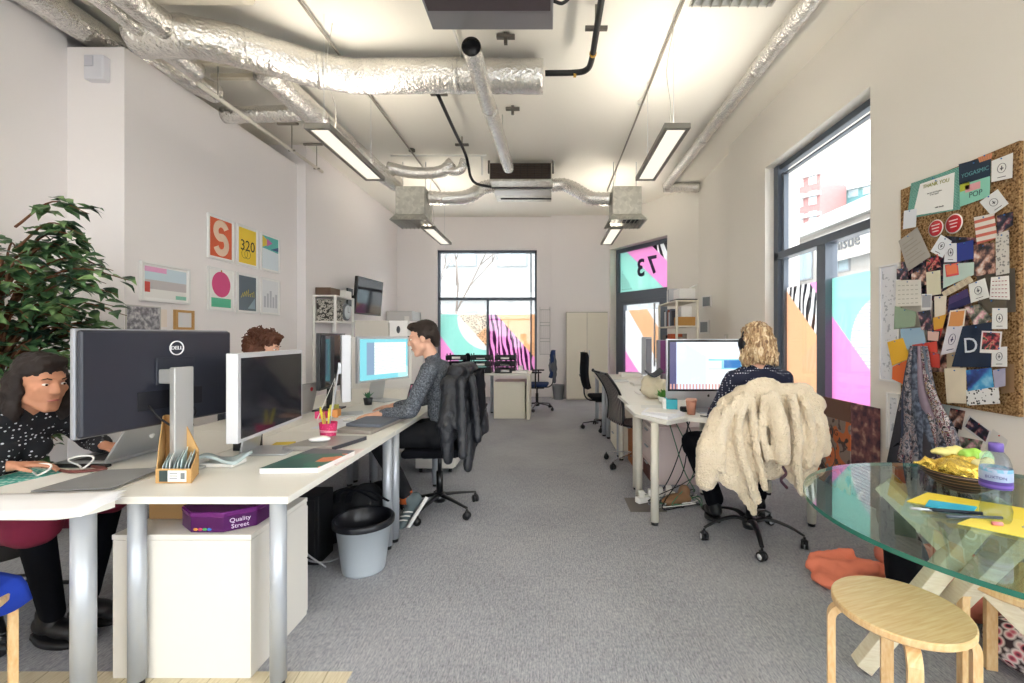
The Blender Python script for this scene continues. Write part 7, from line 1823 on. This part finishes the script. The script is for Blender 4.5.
blob(sk, .013, 'skirt', plain('#6d1430', .85, bump=90), o, world=True, smooth=5, disp=(.09, .02))
blob([limb(knL, anL, .058, .042), limb(knR, anR, .058, .042)], .01, 'tights', TRB, o, world=True)
for a in (anL, anR): shoe(o, a, (1, 0, -.15), (0, 0, 1), m=BLACKP, stripes=False, sole='#17171a')
world_eyes(o, hc, Rm, 1.05, '#241812')
p = PH(hc, Rm, 1.05)
HAIRB = plain('#231a18', .7, bump=90, bstr=.6, vary=50)
blob([('e', p(0, -.022, .065), (.088, .104, .080), Rm), ('e', p(0, .052, .105), (.062, .044, .030), Rm), ('e', p(0, -.075, -.01), (.090, .055, .10), Rm), ('e', p(.080, -.025, -.03), (.028, .06, .10), Rm), ('e', p(-.080, -.025, -.03), (.028, .06, .10), Rm), ('e', p(.03, -.075, -.13), (.075, .05, .10), Rm), ('e', p(-.04, -.07, -.15), (.06, .05, .10), Rm), ('e', p(.085, -.01, -.11), (.03, .05, .07), Rm), ('e', p(-.085, -.01, -.11), (.03, .05, .07), Rm)],
     .008, 'hair', HAIRB, o, world=True, smooth=3, disp=(.03, .02))

# ---- the curly haired person behind the white monitor
o = thing('person', 'person with curly brown hair half hidden behind the white monitor', 'person', (-2.45, 3.45, 0))
hs = .50
pel = (-2.52, 3.46, hs+.11); chest = (-2.46, 3.46, hs+.40); neck = (-2.38, 3.46, hs+.58); shR = (-2.42, 3.28, hs+.52); shL = (-2.42, 3.64, hs+.52)
hc = Vector((-2.27, 3.46, hs+.745)); Rm = Matrix.Rotation(R(-80), 3, 'Z') @ Matrix.Rotation(R(-16), 3, 'X')
hipL = (-2.46, 3.56, hs+.09); hipR = (-2.46, 3.36, hs+.09); knL = (-2.05, 3.58, hs+.05); knR = (-2.05, 3.33, hs+.05); anL = (-2.1, 3.56, .13); anR = (-2.1, 3.35, .13)
elR = (-2.36, 3.20, .80); elL = (-2.36, 3.72, .80); wrR = (-2.17, 3.33, .79); wrL = (-2.17, 3.60, .79)
body = torso_prims(pel, chest, neck, shL, shR, hipL, hipR, .90, 1, back=B)
body += [('c', neck, hc+Rm@Vector((0, -.015, -.05)), .047, .045)] + head_prims(hc, Rm, 1.0)
body += [limb(shL, elL, .043, .035), limb(elL, wrL, .034, .022), limb(shR, elR, .043, .035), limb(elR, wrR, .034, .022), limb(hipL, knL, .085, .055), limb(knL, anL, .05, .033), limb(hipR, knR, .085, .055), limb(knR, anR, .05, .033)]
body += hand_prims(wrL, (1, 0, -.05), (0, 0, 1), -1, .95, .25) + hand_prims(wrR, (1, 0, -.05), (0, 0, 1), 1, .95, .25)
blob(body, .007, 'body', SKIN3, o, world=True, smooth=5)
sw = torso_prims(pel, chest, neck, shL, shR, hipL, hipR, 1.02, 1.05, back=B)[:7] + [limb(shL, elL, .060, .052), limb(elL, wrL, .050, .036), limb(shR, elR, .060, .052), limb(elR, wrR, .050, .036)]
blob(sw, .011, 'cardigan', plain('#3a3f4a', .9, bump=120), o, world=True, smooth=5)
blob([('c', pel, hipL, .125, .11), ('c', pel, hipR, .125, .11), limb(hipL, knL, .10, .075), limb(knL, anL, .07, .05), limb(hipR, knR, .10, .075), limb(knR, anR, .07, .05)], .013, 'trousers', TRB, o, world=True)
for a in (anL, anR): shoe(o, a, (1, 0, -.15), (0, 0, 1), m=BLACKP, stripes=False, sole='#17171a')
world_eyes(o, hc, Rm, 1.0, '#4a2c1c')
p = PH(hc, Rm, 1.0)
CURL = plain('#5b3524', .6, bump=80, bstr=.8, vary=60)
h = blob([('e', p(0, -.02, .065), (.090, .104, .080), Rm), ('e', p(0, .05, .10), (.070, .05, .034), Rm), ('e', p(0, -.08, .0), (.095, .07, .085), Rm), ('e', p(.08, -.03, -.02), (.034, .06, .07), Rm), ('e', p(-.08, -.03, -.02), (.034, .06, .07), Rm)], .008, 'hair', CURL, o, world=True, smooth=2, disp=(.02, .04))
m = MB(); rr = random.Random(4)
for k in range(70):
    a = rr.uniform(0, 2*PI); b_ = rr.uniform(-.3, 1.2)
    c = Vector((.092*math.cos(a)*math.cos(b_), -.03+.105*math.sin(a)*math.cos(b_), .05+.09*math.sin(b_)))
    if c.y > .045 and c.z < .09: continue
    R3 = Matrix.Rotation(rr.uniform(0, PI), 3, 'X') @ Matrix.Rotation(rr.uniform(0, PI), 3, 'Y')
    m.tube([p(*(c + R3@Vector((.016*math.cos(t), .016*math.sin(t), .004*t)))) for t in [2*PI*j/9*1.4 for j in range(10)]], .0042, 5)
m.build('curls', CURL, h, True)
o.location.x += .085
# ------------------------------------------------------------------ sheepskin coat over the woman's chair
_s = Shader('sheepskin'); _v = _s.voronoi(95); _n = _s.noise(60, 4)
FLEECE = _s.principled(_s.mix(_s.noise(14, 3), '#d2bfa0', '#eddfc8'), .98, spec=.05, bump=_n*.7 + _v*.6, bstr=1.0, bdist=.010, sheen=.4)
o = thing('sheepskin_coat', 'cream sheepskin coat draped over the back of the blonde woman\'s chair', 'coat', (1.33, 2.68, .6))
def cp(px, py, Y): return at(px, py, Y)
YB = 2.66
F = lambda p0, p1, r0, r1, fl=(.42, 1.0), up=(0, 1, 0): ('c', p0, p1, r0, r1, fl, up)
pr = []
UY = (0, 1, 0)
# collar and yoke over the chair back
pr += [('c', cp(742, 394, 2.73), cp(803, 392, 2.73), .055, .06), ('c', cp(727, 406, 2.70), cp(745, 396, 2.71), .06, .06), ('c', cp(815, 404, 2.70), cp(800, 396, 2.71), .06, .06)]
pr += [F(cp(765, 405, 2.69), cp(765, 450, 2.66), .17, .18, (.22, 1.0)), F(cp(735, 410, 2.68), cp(725, 440, 2.65), .09, .11, (.4, 1)), F(cp(800, 410, 2.68), cp(808, 440, 2.66), .10, .10, (.4, 1))]
# sleeve towards the aisle with its cuff
pr += [F(cp(722, 418, 2.66), cp(709, 450, 2.61), .075, .075, (.8, 1)), F(cp(709, 450, 2.61), cp(706, 480, 2.60), .075, .062, (.85, 1))]
# left front hanging to a point
pr += [F(cp(738, 432, 2.63), cp(736, 470, 2.60), .10, .12, (.30, 1)), F(cp(741, 468, 2.60), cp(754, 513, 2.56), .115, .022, (.30, 1))]
# vertical folds
for (x0, y0, x1, y1, x2, y2, r_, Y0, Y2) in [(737, 398, 722, 430, 722, 470, .030, 2.63, 2.55), (745, 396, 738, 440, 757, 500, .032, 2.62, 2.51), (752, 400, 755, 440, 765, 488, .026, 2.61, 2.53), (727, 408, 716, 440, 716, 466, .026, 2.60, 2.56),
        (764, 398, 762, 430, 768, 458, .028, 2.62, 2.57), (792, 398, 797, 430, 796, 470, .034, 2.62, 2.56), (804, 400, 812, 432, 808, 466, .030, 2.62, 2.57), (812, 408, 822, 432, 816, 462, .030, 2.63, 2.59), (799, 440, 797, 465, 802, 492, .030, 2.57, 2.54)]:
    q = smooth_path([cp(x0, y0, Y0), cp(x1, y1, (Y0+Y2)/2), cp(x2, y2, Y2)], 3)
    pr += [('c', q[i], q[i+1], r_*.82, r_*.82) for i in range(len(q)-1)]
# sleeve hanging in the middle
pr += [('c', cp(772, 400, 2.62), cp(780, 430, 2.56), .050, .052), ('c', cp(780, 430, 2.56), cp(782, 458, 2.55), .052, .046)]
# right front and hem
pr += [F(cp(803, 440, 2.63), cp(800, 470, 2.61), .13, .10, (.28, 1)), F(cp(799, 468, 2.61), cp(802, 495, 2.59), .085, .02, (.3, 1)), F(cp(818, 420, 2.66), cp(822, 448, 2.63), .055, .055, (.7, 1))]
coat = blob(pr, .0085, 'coat_body', FLEECE, o, world=True, smooth=7, disp=(.014, .012))
tag(MB().tube(smooth_path([at(783, 467, 2.50), at(786, 474, 2.52), at(781, 480, 2.54), at(787, 488, 2.55)], 6), .008, 8).build('coat_belt', plain('#4a3440', .7), o, True))
# ------------------------------------------------------------------ dark jacket on the man's chair
_s = Shader('dark_jacket'); JK = _s.principled('#22242a', .45, spec=.5, bump=_s.noise(24, 4), bstr=.8, bdist=.02)
o = thing('dark_jacket', 'dark grey padded jacket hanging over the back of the man\'s chair', 'jacket', (-.6, 3.4, .6))
pr = [('c', at(455, 372, 3.25), at(470, 370, 3.55), .06, .07), ('c', at(450, 385, 3.18), at(476, 385, 3.6), .075, .08)]
pr += [('c', at(452, 385, 3.20), at(447, 425, 3.08), .075, .085, (.8, 1), (1, 0, 0)), ('c', at(447, 425, 3.08), at(448, 458, 3.05), .085, .05, (.7, 1), (1, 0, 0))]
pr += [('c', at(468, 385, 3.4), at(470, 430, 3.3), .11, .11, (.6, 1), (1, 0, 0)), ('c', at(470, 430, 3.3), at(468, 465, 3.2), .10, .055, (.6, 1), (1, 0, 0))]
pr += [('c', at(478, 390, 3.6), at(484, 425, 3.55), .08, .07, (.6, 1), (1, 0, 0)), ('c', at(484, 425, 3.55), at(478, 440, 3.5), .06, .03, (.6, 1), (1, 0, 0))]
pr += [('c', at(461, 380, 3.12), at(463, 455, 3.0), .03, .035), ('c', at(472, 378, 3.25), at(478, 440, 3.2), .03, .03)]
blob(pr, .012, 'jacket_body', JK, o, world=True, smooth=5, disp=(.05, .014))
# grey cloth on the far blue chair
o = thing('grey_cardigan', 'grey cardigan hung over the back of the far blue chair', 'cardigan', (0, 8.25, .8))
blob([('c', (.06, 8.08, .985), (.06, 8.42, .985), .045, .045), ('e', (.07, 8.22, .80), (.07, .23, .20)), ('c', (.10, 8.1, .8), (.10, 8.12, .52), .05, .03), ('c', (.08, 8.4, .8), (.09, 8.38, .55), .04, .03)], .016, 'cardigan_body', plain('#5c5f66', .9, bump=60), o, world=True, disp=(.08, .03))

# ------------------------------------------------------------------ weeping fig tree at the left
rr = random.Random(12)
o = thing('potted_fig_tree', 'leafy green indoor fig tree in the left corner behind the woman', 'plant', (-3.35, 2.75, 0))
TRUNK = plain('#6b4630', .8, bump=60, bstr=.6)
MB().lathe([(0, 0), (.15, 0), (.20, .32), (.21, .34), (.19, .34), (.14, .03), (0, .03)], (-3.35, 2.75, 0)).build('pot', plain('#3d3a38', .6), o, True)
m = MB()
for k, off in enumerate([(0, 0), (.05, .03), (-.04, .05)]):
    m.tube(smooth_path([(-3.35+off[0], 2.75+off[1], .25), (-3.33-off[1], 2.73+off[0], .8), (-3.38+off[0], 2.76-off[1], 1.3), (-3.35+off[1]*2, 2.75+off[0]*2, 1.8)], 8), [.026-.00055*i for i in range(25)], 10)
m.build('trunk', TRUNK, o, True)
_s = Shader('fig_leaf'); LEAFM = _s.principled(_s.ramp(_s.noise(7, 2), [(.36, '#22382a'), (.5, '#40623c'), (.64, '#7c9a62')]), .42, spec=.45)
br = MB(); lv = MB()
def leaf(mb, p, d, n, l, w_):
    d = d.normalized(); t = d.cross(n).normalized(); n = t.cross(d)
    a = p; q = [(0, 0, 0), (.25, .42, .03), (.55, .50, .035), (.82, .22, .0), (1.06, 0, -.09), (.82, -.22, .0), (.55, -.50, .035), (.25, -.42, .03)]
    mid = [p+d*l*x+n*(-.02*l) + n*l*(-.14*x*x) for x in (.25, .55, .82)]
    P = [a + d*l*x + t*w_*y + n*(l*z*2 - l*.14*x*x) for x, y, z in q]
    for f in ((P[0], P[1], mid[0]), (P[1], P[2], mid[1], mid[0]), (P[2], P[3], mid[2], mid[1]), (P[3], P[4], mid[2]), (P[0], mid[0], P[7]), (mid[0], mid[1], P[6], P[7]), (mid[1], mid[2], P[5], P[6]), (mid[2], P[4], P[5])):
        mb.face(f, True)
def branch(p0, p1, nleaf, sag=.10):
    p0, p1 = Vector(p0), Vector(p1); mid = (p0+p1)/2+Vector((0, 0, .10)); pts = smooth_path([p0, mid, p1+Vector((0, 0, -sag))], 6)
    br.tube(pts, [.008-.0005*i for i in range(len(pts))], 6)
    for k in range(nleaf):
        t = .25+.75*k/nleaf; q = pts[min(len(pts)-1, int(t*(len(pts)-1)))]
        ang = rr.uniform(0, 2*PI); dirv = (p1-p0).normalized()*.6+Vector((math.cos(ang), math.sin(ang), rr.uniform(-.7, .25)))
        n = Vector((rr.uniform(-.5, .5), rr.uniform(-.9, .1), 1)).normalized()
        leaf(lv, q+Vector((rr.uniform(-.03, .03), rr.uniform(-.03, .03), rr.uniform(-.03, .03))), dirv, n, rr.uniform(.085, .13), rr.uniform(.052, .072))
C0 = Vector((-3.35, 2.75, 0))
for k in range(135):
    z = rr.uniform(.55, 1.80); a = rr.uniform(0, 2*PI); rmax = .62*math.sin(PI*min(1, max(.08, (z-.25)/2.15)))**.6
    if math.cos(a) < -.2: rmax = min(rmax, .5)
    e = Vector((C0.x+rmax*math.cos(a)*rr.uniform(.55, 1), C0.y+rmax*math.sin(a)*rr.uniform(.55, 1), z+rr.uniform(.05, .25)))
    branch((C0.x+.03*math.cos(a), C0.y+.03*math.sin(a), z-.10), e, rr.randint(10, 15))
# the long sprays reaching right
for e in [(-2.60, 2.80, 1.71), (-2.64, 2.75, 1.62), (-2.72, 2.70, 1.66), (-2.76, 2.85, 1.78), (-2.80, 2.75, 1.93), (-2.82, 2.72, 1.98), (-2.84, 2.78, 2.12), (-2.9, 2.7, 1.5), (-2.86, 2.7, 1.84)]:
    branch((-3.25, 2.74, e[2]-.12), e, 17, .03)
br.build('twigs', TRUNK, o, True)
lf = lv.build('leaves', LEAFM, o, True)

# ------------------------------------------------------------------ outside
tag(MB().box(-40, 60, -40, 60, -.35, -.13).build('ground', plain('#c9c7c4', .9)), kind='structure')
def building(name, label, origin, rz, W, D, H, wall_m, floors, bays, wm, y=0, band=None, bh=.25, sill=1.0, win_h=1.5, win_w=.5):
    o = thing(name, label, 'building', (origin[0], origin[1], 0), rz)
    MB().box(0, W, 0, D, -.13, H).build('facade', wall_m, o)
    fh = H/floors; bw = W/bays
    for f in range(floors):
        if band: MB().box(-.1, W+.1, -.25, 0, f*fh+fh-bh, f*fh+fh).build('band', band, o)
        for b_ in range(bays):
            x0 = b_*bw+bw*(1-win_w)/2; x1 = x0+bw*win_w; z0 = f*fh+sill
            w_ = MB().box(x0, x1, -.05, 0, z0, z0+win_h).build('window', wm, o)
            MB().box(x0+.06, (x0+x1)/2-.03, -.06, -.045, z0+.06, z0+win_h-.06).box((x0+x1)/2+.03, x1-.06, -.06, -.045, z0+.06, z0+win_h-.06).build('pane', plain('#93a5ab', .15, spec=.8), w_)
    return o
PALE = plain('#8f9292', .8); BANDW = plain('#b0b0ae', .8)
building('apartment_block', 'pale apartment block across the street seen through the end window', (-9, 19), 0, 17, 6, 9.6, PALE, 3, 8, plain('#7a8082', .6), band=BANDW, sill=1.1, win_w=.6, win_h=1.3)
building('office_block', 'white terrace building with stepped bands along the street to the right', (10.5, 24), -PI/2, 20, 8, 5.9, plain('#99948e', .8), 2, 9, plain('#85888c', .6), band=BANDW, bh=.5, sill=.7, win_h=1.3)
q = thing('building_sign', 'faint grey lettering on a pale panel of the building seen through the right window', 'sign', (10.3, 15.2, 5))
MB().box(10.14, 10.2, 13.2, 17.2, 4.0, 5.1).build('sign_panel', plain('#aaa59e', .7), q, True)
MB().text('thistle', .62, (10.12, 15.4, 4.55), (0, -1, 0), (0, 0, 1), .04).build('lettering', plain('#5d6062', .7), q, True)
building('tower_block', 'tall teal and glass tower far away through the right window', (22.6, 36), -.9, 5, 6, 13, plain('#5d8a8c', .6), 9, 5, plain('#93a9ab', .5), band=plain('#a9b0b0'), sill=.6, win_h=1.0, win_w=.7)
building('tower_block', 'tall tower with red panels far away through the right window', (17.9, 33), -.9, 1.8, 5, 13, plain('#8f6664', .6), 9, 2, plain('#a9a2a0', .5), band=plain('#b0a8a8'), sill=.6, win_h=1.0, win_w=.6)
o = thing('street_tree', 'bare leafless tree outside the end window', 'tree', (-3.0, 14.5, 0))
m = MB(); rr = random.Random(31)
def twig(p, d, l, r, n):
    q = p+d*l; m.tube([p, (p+q)/2+Vector((rr.uniform(-.05, .05),)*3), q], [r, r*.85, r*.7], 6)
    if n:
        for k in range(3 if n > 1 else 2): twig(q if k else (p+q)/2, (d+Vector((rr.uniform(-.7, .7), rr.uniform(-.5, .5), rr.uniform(-.1, .6)))).normalized(), l*.72, r*.6, n-1)
twig(Vector((-3.1, 14.5, -.13)), Vector((.05, 0, 1)), 2.3, .06, 5)
m.build('branches', plain('#7a726c', .9), o, True)
